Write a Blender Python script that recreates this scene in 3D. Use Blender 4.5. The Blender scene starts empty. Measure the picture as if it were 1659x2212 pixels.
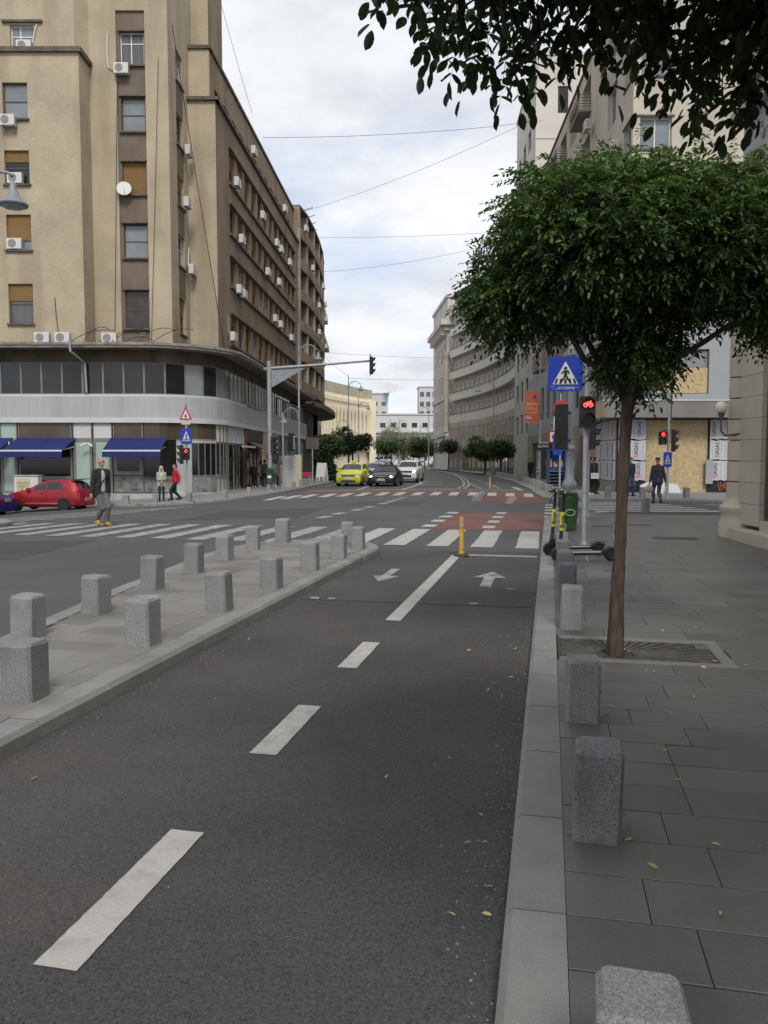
import bpy, math, random
import numpy as np
from mathutils import Vector, Matrix
R = math.radians
sc = bpy.context.scene
col = sc.collection
rnd = random.Random(7)

# ---------------- camera ----------------
cam_d = bpy.data.cameras.new('camera'); cam = bpy.data.objects.new('camera', cam_d); col.objects.link(cam)
cam_d.sensor_fit = 'HORIZONTAL'; cam_d.sensor_width = 36; cam_d.lens = 36 * 1726 / 1659
cam_d.clip_start = .05; cam_d.clip_end = 3000
cam.location = (0, 0, 1.78)
PITCH = math.atan(114 / 1726)
cam.rotation_euler = (math.pi / 2 - PITCH, 0, 0)
sc.camera = cam
sc.render.resolution_x, sc.render.resolution_y = 768, 1024

# ---------------- sky and sun ----------------
SUN_EL, SUN_AZ = R(46), R(172)          # azimuth clockwise from +Y: the veiled sun stands behind the camera
w = bpy.data.worlds.new('World'); sc.world = w; w.use_nodes = True
N, L = w.node_tree.nodes, w.node_tree.links
N.clear()
def wn(t, **k):
    n = N.new(t)
    for a, b in k.items(): setattr(n, a, b)
    return n
sky = wn('ShaderNodeTexSky', sky_type='NISHITA', sun_disc=False, sun_elevation=SUN_EL, sun_rotation=SUN_AZ)
tc = wn('ShaderNodeTexCoord'); sep = wn('ShaderNodeSeparateXYZ'); L.new(tc.outputs['Generated'], sep.inputs[0])
def wm(op, a, b=None, c=None):
    n = wn('ShaderNodeMath', operation=op)
    for i, v in enumerate((a, b, c)):
        if v is None: continue
        if isinstance(v, (int, float)): n.inputs[i].default_value = v
        else: L.new(v, n.inputs[i])
    return n.outputs[0]
zz = wm('ADD', wm('ABSOLUTE', sep.outputs[2]), .16)
cmb = wn('ShaderNodeCombineXYZ')
L.new(wm('DIVIDE', sep.outputs[0], zz), cmb.inputs[0]); L.new(wm('DIVIDE', sep.outputs[1], zz), cmb.inputs[1])
def wnoise(scale, detail, rough, off):
    mp = wn('ShaderNodeMapping'); L.new(cmb.outputs[0], mp.inputs[0]); mp.inputs['Location'].default_value = off
    n = wn('ShaderNodeTexNoise'); L.new(mp.outputs[0], n.inputs['Vector'])
    n.inputs['Scale'].default_value = scale; n.inputs['Detail'].default_value = detail; n.inputs['Roughness'].default_value = rough
    return n.outputs[0]
def wramp(v, stops):
    r = wn('ShaderNodeValToRGB'); L.new(v, r.inputs[0])
    e = r.color_ramp.elements
    e[0].position, e[0].color = stops[0][0], (*stops[0][1], 1); e[1].position, e[1].color = stops[1][0], (*stops[1][1], 1)
    for p, c in stops[2:]:
        x = e.new(p); x.color = (*c, 1)
    return r.outputs[0]
cover = wramp(wnoise(1.5, 9, .56, (4.4, 9.0, 0)), [(.30, (0, 0, 0)), (.50, (1, 1, 1))])
tone = wramp(wnoise(2.1, 8, .6, (9.7, 5.2, 2)), [(.3, (5.2, 5.35, 5.75)), (.52, (6.7, 6.85, 7.15)), (.72, (7.5, 7.55, 7.65))])
thin = wn('ShaderNodeMixRGB'); thin.inputs[0].default_value = .45      # veil of thin cloud under the blue
L.new(sky.outputs[0], thin.inputs[1]); thin.inputs[2].default_value = (6.9, 7.3, 8.4, 1)
mx = wn('ShaderNodeMixRGB'); L.new(cover, mx.inputs[0]); L.new(thin.outputs[0], mx.inputs[1]); L.new(tone, mx.inputs[2])
bg = wn('ShaderNodeBackground'); bg.inputs[1].default_value = .09
L.new(mx.outputs[0], bg.inputs[0])
L.new(bg.outputs[0], wn('ShaderNodeOutputWorld').inputs[0])
sun_d = bpy.data.lights.new('sun', 'SUN'); sun = bpy.data.objects.new('sun', sun_d); col.objects.link(sun)
sun_d.energy = 1.5; sun_d.angle = R(16); sun_d.color = (1, .95, .88)
sd = Vector((math.sin(SUN_AZ) * math.cos(SUN_EL), math.cos(SUN_AZ) * math.cos(SUN_EL), math.sin(SUN_EL)))
sun.rotation_euler = (-sd).to_track_quat('-Z', 'Y').to_euler(); sun.location = (0, -5, 40)
vs = sc.view_settings; vs.view_transform = 'Standard'; vs.look = 'None'; vs.exposure = .6; vs.gamma = 1; vs.use_curve_mapping = False

# ---------------- helpers ----------------
def smooth(a, b, x):
    t = min(1, max(0, (x - a) / (b - a))); return t * t * (3 - 2 * t)
def gz(x, y):                            # the side street on the left falls away
    k = -x - 4.5
    k = math.log1p(math.exp(min(30, k * 1.2))) / 1.2
    return -.058 * min(k, 22) * smooth(17, 36, y)
_a = R(11.7); SD = Vector((math.sin(_a), math.cos(_a))); SR = Vector((math.cos(_a), -math.sin(_a)))
def ST(s, t): p = SD * s + SR * t; return p.x, p.y      # metres along / right of the cycle lane
LANE = -_a

def tag(o, label=None, cat=None, group=None, kind=None):
    for k, v in (('label', label), ('category', cat), ('group', group), ('kind', kind)):
        if v: o[k] = v
    return o
def link(name, me, parent=None):
    o = bpy.data.objects.new(name, me); col.objects.link(o)
    if parent is not None: o.parent = parent
    return o
def thing(name, label, cat, loc=(0, 0, 0), rz=0, group=None):
    o = link(name, None); o.location = loc; o.rotation_euler = (0, 0, rz); o.empty_display_size = .1
    return tag(o, label, cat, group)
def struct(name):
    return tag(link(name, None), kind='structure')
def copy_tree(o, parent=None):
    kids = list(o.children); c = o.copy(); col.objects.link(c); c.parent = parent
    for k in kids: copy_tree(k, c)
    return c

class MB:
    def __init__(s, M=None): s.v, s.f, s.mi, s.M, s.cur = [], [], [], M, 0
    def add(s, vs, fs):
        b = len(s.v)
        if s.M is not None: vs = [s.M @ Vector(p) for p in vs]
        s.v += [tuple(p) for p in vs]; s.f += [tuple(b + i for i in f) for f in fs]; s.mi += [s.cur] * len(fs); return s
    def box(s, x0, x1, y0, y1, z0, z1):
        return s.add([(x0,y0,z0),(x1,y0,z0),(x1,y1,z0),(x0,y1,z0),(x0,y0,z1),(x1,y0,z1),(x1,y1,z1),(x0,y1,z1)],
                     [(3,2,1,0),(4,5,6,7),(0,1,5,4),(1,2,6,5),(2,3,7,6),(3,0,4,7)])
    def cbox(s, x0, x1, y0, y1, z0, z1, c):      # box with chamfered top
        return s.add([(x0,y0,z0),(x1,y0,z0),(x1,y1,z0),(x0,y1,z0),(x0,y0,z1-c),(x1,y0,z1-c),(x1,y1,z1-c),(x0,y1,z1-c),
                      (x0+c,y0+c,z1),(x1-c,y0+c,z1),(x1-c,y1-c,z1),(x0+c,y1-c,z1)],
                     [(3,2,1,0),(0,1,5,4),(1,2,6,5),(2,3,7,6),(3,0,4,7),(4,5,9,8),(5,6,10,9),(6,7,11,10),(7,4,8,11),(8,9,10,11)])
    def prism(s, poly, z0, z1):                  # poly counter-clockwise in xy
        n = len(poly)
        return s.add([(x, y, z0) for x, y in poly] + [(x, y, z1) for x, y in poly],
                     [tuple(range(n - 1, -1, -1)), tuple(range(n, 2 * n))] + [(i, (i + 1) % n, n + (i + 1) % n, n + i) for i in range(n)])
    def ext(s, poly, a, b, to):                  # extrude a 2-D outline; to(u, v, w) -> point
        n = len(poly)
        return s.add([to(u, v, a) for u, v in poly] + [to(u, v, b) for u, v in poly],
                     [tuple(range(n - 1, -1, -1)), tuple(range(n, 2 * n))] + [(i, (i + 1) % n, n + (i + 1) % n, n + i) for i in range(n)])
    def tube(s, pts, r, n=8, cap=True):
        pts = [Vector(p) for p in pts]; m = len(pts)
        rs = r if isinstance(r, (list, tuple)) else [r] * m
        up = None; V = []
        for i, p in enumerate(pts):
            d = (pts[min(i + 1, m - 1)] - pts[max(i - 1, 0)])
            d = d.normalized() if d.length > 1e-9 else Vector((0, 0, 1))
            if up is None: up = Vector((1, 0, 0)) if abs(d.x) < .8 else Vector((0, 1, 0))
            a = (up - d * up.dot(d)).normalized(); b = d.cross(a); up = a
            V += [p + (a * math.cos(k * 2 * math.pi / n) + b * math.sin(k * 2 * math.pi / n)) * rs[i] for k in range(n)]
        Fs = [(i * n + k, i * n + (k + 1) % n, (i + 1) * n + (k + 1) % n, (i + 1) * n + k) for i in range(m - 1) for k in range(n)]
        if cap: Fs += [tuple(range(n - 1, -1, -1)), tuple(range((m - 1) * n, m * n))]
        return s.add(V, Fs)
    def lathe(s, prof, n=16, c=(0, 0, 0)):       # prof [(r, z)] bottom to top
        m = len(prof); V = []
        for r, z in prof: V += [(c[0] + r * math.cos(k * 2 * math.pi / n), c[1] + r * math.sin(k * 2 * math.pi / n), c[2] + z) for k in range(n)]
        Fs = [(i * n + k, i * n + (k + 1) % n, (i + 1) * n + (k + 1) % n, (i + 1) * n + k) for i in range(m - 1) for k in range(n)]
        Fs += [tuple(range(n - 1, -1, -1)), tuple(range((m - 1) * n, m * n))]
        return s.add(V, Fs)
    def disc(s, c, r, axis, th, n=20):           # short cylinder along axis from c
        a = Vector(axis).normalized(); c = Vector(c)
        return s.tube([c, c + a * th], r, n)
    def build(s, name, m, parent=None, sm=False):
        me = bpy.data.meshes.new(name); me.from_pydata(s.v, [], s.f)
        for x in (m if isinstance(m, (list, tuple)) else [m]): me.materials.append(x)
        if any(s.mi): me.polygons.foreach_set('material_index', s.mi)
        if sm:
            me.polygons.foreach_set('use_smooth', [True] * len(me.polygons))
            if sm != 'all': me.set_sharp_from_angle(angle=R(38))
        me.update()
        return link(name, me, parent)

# ---------------- materials ----------------
def mat(name, c, rough=.8, var=.12, scale=3., c2=None, fine=0, fscale=80., bump=0, bscale=60., metal=0, spec=.4, rand=0, emit=0,
        trans=0, stain=None, coat=0, stretch=None, world=False, specks=0):
    m = bpy.data.materials.new(name); m.use_nodes = True
    n, l = m.node_tree.nodes, m.node_tree.links
    b = n['Principled BSDF']
    b.inputs['Roughness'].default_value = rough; b.inputs['Metallic'].default_value = metal; b.inputs['Specular IOR Level'].default_value = spec
    b.inputs['Coat Weight'].default_value = coat; b.inputs['Coat Roughness'].default_value = .06
    t = n.new('ShaderNodeNewGeometry').outputs['Position'] if world else n.new('ShaderNodeTexCoord').outputs['Object']
    if stretch:
        mp = n.new('ShaderNodeMapping'); l.new(t, mp.inputs[0]); mp.inputs['Scale'].default_value = stretch; t = mp.outputs[0]
    def noise(s, d=4, rg=.55):
        x = n.new('ShaderNodeTexNoise'); l.new(t, x.inputs['Vector']); x.inputs['Scale'].default_value = s; x.inputs['Detail'].default_value = d
        x.inputs['Roughness'].default_value = rg
        return x.outputs[0]
    def rmap(v, a0, a1, b0, b1):
        x = n.new('ShaderNodeMapRange'); l.new(v, x.inputs[0])
        for i, q in enumerate((a0, a1, b0, b1)): x.inputs[i + 1].default_value = q
        return x.outputs[0]
    def mixc(f, a, c_, mode='MIX'):
        x = n.new('ShaderNodeMixRGB'); x.blend_type = mode
        for i, q in enumerate((f, a, c_)):
            if isinstance(q, (int, float)): x.inputs[i].default_value = q
            elif isinstance(q, tuple): x.inputs[i].default_value = (*q[:3], 1)
            else: l.new(q, x.inputs[i])
        return x.outputs[0]
    out = (*c, 1)
    if var or c2:
        lo = tuple(q * (1 - var) for q in c); hi = c2 if c2 else tuple(q * (1 + var) for q in c)
        out = mixc(rmap(noise(scale), .32, .68, 0, 1), lo, hi)
    if fine:
        out = mixc(1., out, rmap(noise(fscale, 3, .7), .3, .7, 1 - fine, 1 + fine), 'MULTIPLY')
    if stain:                            # (colour, scale, amount, stretch z)
        mp = n.new('ShaderNodeMapping'); l.new(t, mp.inputs[0]); mp.inputs['Scale'].default_value = (1, 1, stain[3])
        x = n.new('ShaderNodeTexNoise'); l.new(mp.outputs[0], x.inputs['Vector']); x.inputs['Scale'].default_value = stain[1]; x.inputs['Detail'].default_value = 6
        out = mixc(rmap(x.outputs[0], .5, .72, 0, stain[2]), out, stain[0])
    if specks:                           # scattered pale grains of stone
        v = n.new('ShaderNodeTexVoronoi'); l.new(t, v.inputs['Vector']); v.inputs['Scale'].default_value = specks
        sp = n.new('ShaderNodeSeparateColor'); l.new(v.outputs['Color'], sp.inputs[0])
        g = n.new('ShaderNodeMath'); g.operation = 'MULTIPLY'; l.new(rmap(sp.outputs[0], .80, .86, 0, 1), g.inputs[0]); l.new(rmap(v.outputs['Distance'], .28, .42, .5, 0), g.inputs[1])
        out = mixc(g.outputs[0], out, tuple(min(1, q * 2.2) for q in c))
        g = n.new('ShaderNodeMath'); g.operation = 'MULTIPLY'; l.new(rmap(sp.outputs[1], .72, .8, 0, 1), g.inputs[0]); l.new(rmap(v.outputs['Distance'], .3, .45, .75, 0), g.inputs[1])
        out = mixc(g.outputs[0], out, tuple(q * .3 for q in c))
    if rand:
        oi = n.new('ShaderNodeObjectInfo')
        out = mixc(1., out, rmap(oi.outputs['Random'], 0, 1, 1 - rand, 1 + rand), 'MULTIPLY')
    if isinstance(out, tuple): b.inputs['Base Color'].default_value = out
    else: l.new(out, b.inputs['Base Color'])
    if bump:
        bp = n.new('ShaderNodeBump'); bp.inputs['Strength'].default_value = bump; bp.inputs['Distance'].default_value = .01
        l.new(noise(bscale, 4, .65), bp.inputs['Height']); l.new(bp.outputs[0], b.inputs['Normal'])
    if emit:
        b.inputs['Emission Color'].default_value = (*c, 1); b.inputs['Emission Strength'].default_value = emit
    if trans: b.inputs['Transmission Weight'].default_value = trans
    return m

# ======================= ground, road, pavements =======================
M_ASPH = mat('asphalt', (.073, .074, .078), .78, .14, .35, fine=.4, fscale=70, bump=.6, bscale=75, spec=.4, stain=((.11, .108, .106), 1.1, .3, 1), specks=60)
M_LANE = mat('lane_asphalt', (.068, .066, .067), .85, .2, .6, fine=.42, fscale=75, bump=1.0, bscale=70, spec=.3, stain=((.096, .082, .068), .8, .5, 1), specks=75)
M_PAINT = mat('road_paint', (.40, .388, .365), .75, .08, 3, fine=.12, fscale=90, stain=((.2, .19, .18), 9, .45, 1), bump=.3, bscale=80)
M_PAINT2 = mat('worn_road_paint', (.29, .29, .285), .8, .16, 3, fine=.25, fscale=60, stain=((.09, .09, .092), 4, .9, 1))
M_RED = mat('red_road_paint', (.165, .072, .06), .85, .18, 1.2, fine=.3, fscale=70, stain=((.095, .08, .077), 1.1, .85, 1), bump=.4, bscale=70)
M_SLAB = mat('paving_slab', (.098, .098, .095), .45, .13, 1.1, fine=.2, fscale=90, rand=.16, stain=((.07, .063, .057), 1.7, .7, 1), bump=.15, bscale=140, spec=.6, world=True)
M_ISLB = mat('pale_paving_slab', (.19, .184, .17), .75, .12, 1.1, fine=.2, fscale=90, rand=.14, stain=((.13, .115, .1), 1.6, .65, 1), bump=.15, bscale=140, world=True)
M_JOINT = mat('paving_joint', (.055, .051, .046), .95, .2, 8)
M_KERB = mat('granite_kerb', (.225, .225, .217), .8, .10, 4, fine=.26, fscale=170, rand=.07, bump=.35, bscale=150, stain=((.16, .15, .135), 2.4, .5, 1), world=True)
M_GRAN = mat('granite', (.235, .24, .243), .78, .08, 3, fine=.42, fscale=120, rand=.14, bump=.4, bscale=110, stain=((.14, .13, .115), 4, .55, .5), specks=150, world=True)
M_GRAND = mat('dark_granite', (.175, .18, .186), .78, .08, 3, fine=.5, fscale=110, rand=.12, bump=.4, bscale=100, stain=((.09, .085, .08), 4, .5, .5), specks=150, world=True)
M_PAVE = mat('far_paving', (.215, .21, .20), .85, .12, .8, fine=.14, fscale=30, stain=((.14, .13, .12), .5, .5, 1))

# road sheet
xs = sorted(set([-400, -250, -160, -110, -80] + list(range(-60, 41, 2)) + [-3, -1, 1, 3, 5, 7] + [50, 65, 90, 140, 220, 400]))
ys = sorted(set([-60, -30, -12] + list(range(-6, 17, 2)) + list(range(16, 40)) + list(range(40, 100, 4)) + [110, 125, 145, 170, 200, 250, 320, 500, 900, 1600]))
m = MB(); nx = len(xs)
m.add([(x, y, gz(x, y)) for y in ys for x in xs], [(j * nx + i, j * nx + i + 1, (j + 1) * nx + i + 1, (j + 1) * nx + i) for j in range(len(ys) - 1) for i in range(nx - 1)])
road = tag(m.build('road', M_ASPH), kind='structure')

def sheet(name, q, m_, parent=road, off=.006, nu=1, nv=4, rag=0):
    mb = MB(); V = []
    for j in range(nv + 1):
        for i in range(nu + 1):
            u, v = i / nu, j / nv
            x = (q[0][0] * (1 - u) + q[1][0] * u) * (1 - v) + (q[3][0] * (1 - u) + q[2][0] * u) * v
            y = (q[0][1] * (1 - u) + q[1][1] * u) * (1 - v) + (q[3][1] * (1 - u) + q[2][1] * u) * v
            if rag: x += rnd.uniform(-rag, rag); y += rnd.uniform(-rag, rag)
            V.append((x, y, gz(x, y) + off))
    mb.add(V, [(j * (nu + 1) + i, j * (nu + 1) + i + 1, (j + 1) * (nu + 1) + i + 1, (j + 1) * (nu + 1) + i) for j in range(nv) for i in range(nu)])
    return mb.build(name, m_, parent)
def lane_rect(name, s0, s1, t0, t1, m_, off=.006, nv=4, nu=1, rag=0):
    return sheet(name, [ST(s0, t0), ST(s0, t1), ST(s1, t1), ST(s1, t0)], m_, road, off, nu, nv, rag)
# cycle lane surface, slightly browner than the carriageway
lane_rect('cycle_lane_surface', -2, 15.4, -3.17, -.12, M_LANE, .004, 12, 2)
for s0, s1 in ((-1.7, -.7), (.35, 1.38), (2.39, 3.44), (4.46, 5.43), (6.5, 7.47), (8.54, 14.62)):
    lane_rect('lane_dash', s0, s1, -1.755, -1.585, M_PAINT, .009, 40 if s1 - s0 < 3 else 160, 2, .0022)
lane_rect('stop_line', 14.62, 14.86, -1.58, -.2, M_PAINT2, .009, 2, 8, .004)
def arrow(s, t, L_, w_, up):
    k = 1 if up else -1
    P2 = [(-.5, -.16), (-.5, .16), (.08, .16), (.08, .5), (.5, 0), (.08, -.5), (.08, -.16)]
    V = []
    for a, b in P2:
        x, y = ST(s + a * L_ * k, t + b * w_ * k); V.append((x, y, gz(x, y) + .009))
    mb = MB(); mb.add(V, [tuple(range(6, -1, -1))] if False else [tuple(range(7))]); return mb.build('lane_arrow', M_PAINT2, road)
arrow(11.85, -.86, 1.5, .5, True); arrow(11.95, -2.42, 1.35, .42, False)
lane_rect('asphalt_seam', 9.62, 9.67, -3.1, -.2, M_JOINT, .008, 1, 12, .012)
for t0, w_ in ((-2.98, .12), (-2.75, .1), (-.95, .11)): lane_rect('paint_mark', 9.7, 9.82, t0, t0 + w_, M_PAINT2, .009, 2, 2, .012)
lane_rect('paint_mark', 10.95, 11.02, -.55, -.42, M_PAINT2, .009, 2, 2, .02)
# near zebra crossing over cycle lane and carriageway
for k in range(19):
    t1 = -.2 - .905 * k; s0 = 16.05 - .075 * t1 * .6; ln = 3.85
    if k == 3: pass
    sheet('zebra_stripe', [ST(s0, t1 - .45), ST(s0, t1), ST(s0 + ln, t1 - .02), ST(s0 + ln, t1 - .47)], M_PAINT if k < 5 else M_PAINT2, road, .009, 3, 14, .01)
# red cycle crossing
sheet('red_cycle_crossing', [(1.15, 20.1), (3.95, 19.9), (5.3, 26.3), (2.35, 26.4)], M_RED, road, .005, 8, 14, .03)
sheet('red_cycle_crossing', [(4.1, 33.6), (6.55, 32.2), (8.6, 44.6), (5.2, 44.9)], M_RED, road, .005, 8, 14, .03)
sheet('red_cycle_crossing', [(-4.6, 41.5), (5.3, 43.2), (5.4, 47.8), (-4.4, 45.8)], M_RED, road, .0045, 12, 6, .04)
for i in range(4):
    sheet('cycle_dash', [ST(20.7 + i * 1.75, -3.3 - i * .02), ST(20.7 + i * 1.75, -2.95), ST(21.5 + i * 1.75, -2.95), ST(21.5 + i * 1.75, -3.3)], M_PAINT, road, .009, 1, 3)
    sheet('cycle_dash', [ST(20.6 + i * 1.85, -1.7), ST(20.6 + i * 1.85, -1.38), ST(21.4 + i * 1.85, -1.38), ST(21.4 + i * 1.85, -1.7)], M_PAINT, road, .009, 1, 3)
    sheet('cycle_dash', [ST(32.5 + i * 1.5, -1.75 - .06 * i), ST(32.5 + i * 1.5, -1.45), ST(33.1 + i * 1.5, -1.45), ST(33.1 + i * 1.5, -1.75)], M_PAINT, road, .009, 1, 3)
for i in range(6): sheet('cycle_dash', [ST(23.2 + i * 1.6, -.15), ST(23.2 + i * 1.6, .17), ST(23.9 + i * 1.6, .17), ST(23.9 + i * 1.6, -.15)], M_PAINT, road, .009, 1, 2)
# carriageway guide dashes
for x, y in ((-1.9, 24), (-1.55, 25.6), (-1.0, 27.6), (-.62, 29.3), (-.1, 31.5), (.2, 33), (.45, 34.5), (.75, 36.2)):
    sheet('lane_dash', [(x - .22, y), (x + .12, y), (x + .36, y + .95), (x + .02, y + .95)], M_PAINT2, road, .009, 1, 2)
# far zebra and stop lines
ZX = (-5.48, -4.77, -4.06, -3.15, -2.33, -1.48, -.5, .36, 1.29, 2.22, 3.12, 4.06, 4.99, 5.82, 6.61)
ZY = (35.6, 36.2, 37, 37.5, 38.1, 38.6, 39.2, 39.3, 39.3, 39.4, 39.2, 39.1, 38.7, 38.2, 37.5)
for k, (x, y) in enumerate(zip(ZX, ZY)):
    dx = .32 + .02 * k
    sheet('zebra_stripe', [(x, y), (x + .44, y - .03), (x + .44 + dx, y + 3.7), (x + dx, y + 3.75)], M_PAINT, road, .0095, 1, 4)
sheet('stop_line', [(-4.2, 45.2), (4.3, 47.6), (4.3, 48), (-4.2, 45.6)], M_PAINT, road, .0095, 10, 1)
sheet('stop_line', [(4.9, 46.4), (8.0, 45.6), (8.05, 46.0), (4.9, 46.8)], M_PAINT, road, .0095, 4, 1)
sheet('edge_line', [(7.75, 46.0), (8.05, 46.0), (8.35, 51), (8.1, 51)], M_PAINT, road, .0095, 1, 4)
def poly_line(name, pts, w_, m_, off=.0095):
    mb = MB(); V = []
    for i, (x, y) in enumerate(pts):
        a = Vector(pts[max(i - 1, 0)]); b = Vector(pts[min(i + 1, len(pts) - 1)]); d = (b - a).normalized(); nrm = Vector((d.y, -d.x)) * w_ / 2
        for k in (-1, 1): V.append((x + nrm.x * k, y + nrm.y * k, gz(x, y) + off))
    mb.add(V, [(2 * i, 2 * i + 1, 2 * i + 3, 2 * i + 2) for i in range(len(pts) - 1)]); return mb.build(name, m_, road)
poly_line('lane_line', [(1.1, 47.2), (1.9, 52), (2.6, 58), (3.2, 66), (3.5, 74)], .2, M_PAINT)
poly_line('lane_line', [(-1.55, 46.4), (-1.2, 50), (-.85, 54)], .16, M_PAINT)
for k in range(6): poly_line('lane_dash', [(3.6 - .05 * k * k, 80 + 8 * k), (3.6 - .05 * k * k - .05, 83 + 8 * k)], .2, M_PAINT)
for k in range(12): poly_line('cycle_dash', [(7.0 + .17 * k - .006 * k * k, 48.5 + 3 * k), (7.1 + .17 * k - .006 * k * k, 50.2 + 3 * k)], .16, M_PAINT)
for k in range(4): poly_line('cycle_dash', [(5.9 + .1 * k, 48.5 + 2.6 * k), (5.95 + .1 * k, 50 + 2.6 * k)], .16, M_PAINT)
for x, y in ((2.6, 56), (3.1, 62), (3.3, 72)):
    sheet('lane_arrow', [(x, y), (x + 1.5, y + .3), (x + 1.5, y + .8), (x, y + .4)], M_PAINT, road, .0095, 2, 1)
    sheet('lane_arrow', [(x - .1, y + .3), (x + .25, y + .35), (x + .2, y + 1.6), (x - .1, y + 1.6)], M_PAINT, road, .0096, 1, 2)
# zebra across the side street on the left, and across the one on the right
for k in range(9):
    y = 24.4 + 1.05 * k; x1 = -11.0 + .38 * k
    sheet('zebra_stripe', [(x1 - 5.2, y - .1), (x1, y), (x1, y + .5), (x1 - 5.2, y + .4)], M_PAINT2, road, .009, 8, 1)
for k in range(9):
    y = 26.0 + .98 * k
    sheet('zebra_stripe', [(7.2, y), (11.5 - .06 * k, y), (11.5 - .06 * k, y + .47), (7.2, y + .47)], M_PAINT, road, .009, 4, 1)
sheet('stop_line', [(12.6, 31.2), (16.8, 30.4), (16.8, 30.8), (12.6, 31.6)], M_PAINT2, road, .009, 4, 1)

# ---- kerb stones ----
KP = [(-.11, -.06), (-.11, .085), (-.082, .12), (.11, .12), (.11, -.06)]
def kerb_mesh(ln):
    mb = MB(); mb.ext(KP, -ln / 2 + .0055, ln / 2 - .0055, lambda u, v, w_: (u, w_, v)); o = mb.build('kerb_stone', M_KERB); me = o.data
    bpy.data.objects.remove(o); return me
KM = {}
def kerb_path(pts, parent, ln=.8, side=1, off=0):      # outer (chamfered) edge on the left of travel when side = 1
    acc = []; pts = [Vector(p) for p in pts]
    for a, b in zip(pts, pts[1:]):
        n = max(1, round((b - a).length / .05)); acc += [a.lerp(b, i / n) for i in range(n)]
    acc.append(pts[-1]); i = 0
    while i < len(acc) - 3:
        d = 0; j = i
        while j < len(acc) - 1 and d < ln: d += (acc[j + 1] - acc[j]).length; j += 1
        a, b = acc[i], acc[j]; L2 = (b - a).length
        key = round(L2, 2)
        if key not in KM: KM[key] = kerb_mesh(key)
        o = link('kerb_stone', KM[key], parent); mid = (a + b) / 2
        dv = b - a
        o.location = (mid.x, mid.y, gz(mid.x, mid.y) + rnd.uniform(-.003, .003)); o.rotation_euler = (0, 0, math.atan2(dv.y, dv.x) - math.pi / 2 + (0 if side == 1 else math.pi))
        i = j
# ---- right pavement beside the cycle lane ----
pave_r = struct('right_pavement')
corner = [ST(23.0, -.03), ST(24.0, .05), ST(24.9, .45), ST(25.5, 1.3)]
c_end = [(8.0, 25.35), (12.2, 25.2), (18.5, 24.8), (30, 24.3)]
base_poly = [ST(-5, .09), ST(22.9, .09), ST(23.9, .2), ST(24.7, .6), ST(25.2, 1.35), (8.0, 25.2), (12.2, 25.05), (18.5, 24.6), (34, 24.0), (34, -6)]
base_poly = base_poly[::-1]
mb = MB(); mb.prism(base_poly, -.05, .108); mb.build('pavement_bed', M_JOINT, pave_r)
kerb_path([ST(-1.2, -.03), ST(23.0, -.03)], pave_r); kerb_path(corner + [(7.2, 25.45)], pave_r, .5); kerb_path([(7.2, 25.45)] + c_end, pave_r, .9)
def slab_mesh(w_, l_, m_, h=.05):
    mb = MB(); mb.cbox(-l_ / 2 + .0018, l_ / 2 - .0018, -w_ / 2 + .004, w_ / 2 - .004, -h, 0, .002); o = mb.build('paving_slab', m_); me = o.data
    bpy.data.objects.remove(o); return me
PIT = (6.708, 7.662, .1, 1.5)          # tree pit: s0, s1, t0, t1
def in_poly(x, y, P_):
    r = False; n = len(P_)
    for i in range(n):
        (x1, y1), (x2, y2) = P_[i], P_[(i + 1) % n]
        if (y1 > y) != (y2 > y) and x < (x2 - x1) * (y - y1) / (y2 - y1) + x1: r = not r
    return r
SL = {}
count = 0; far_mb = MB()
s = 1.62; row = 0
while s < 25:
    t = .0805 - rnd.choice((.0, .15, .3, .45)); W = .318
    while t < 12.5:
        l_ = rnd.choice((.6, .6, .6, .45, .75)); t0, t1 = max(t, .0805), t + l_; t = t1
        if t1 - t0 < .06: continue
        sm_ = s + W / 2; tm = (t0 + t1) / 2; x, y = ST(sm_, tm)
        hit = PIT[0] < sm_ < PIT[1] and tm < PIT[3] + .05
        if hit:
            if t1 > PIT[3] + .07: t0 = max(t0, PIT[3] + .01); tm = (t0 + t1) / 2; x, y = ST(sm_, tm)
            else: continue
        if not in_poly(*ST(sm_ + W / 2, tm), base_poly): continue
        u = x / max(y, .1)
        if y < .9 or u > .72 or u < -.6: continue
        k = (round(t1 - t0, 2), W); dz = .12 + rnd.uniform(-.0012, .0012)
        if s < 13.2 and count < 300:
            if k not in SL: SL[k] = slab_mesh(W, k[0], M_SLAB)
            o = link('paving_slab', SL[k], pave_r); o.location = (x, y, dz); o.rotation_euler = (rnd.gauss(0, .0022), rnd.gauss(0, .0022), LANE + rnd.gauss(0, .002)); count += 1
        else:
            far_mb.M = Matrix.Translation((x, y, dz)) @ Matrix.Rotation(LANE, 4, 'Z')
            far_mb.cbox(-k[0] / 2 + .002, k[0] / 2 - .002, -W / 2 + .0045, W / 2 - .0045, -.05, 0, .002)
    s += W; row += 1
tag(far_mb.build('far_paving_slabs', M_SLAB, pave_r), kind='stuff')
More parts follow.
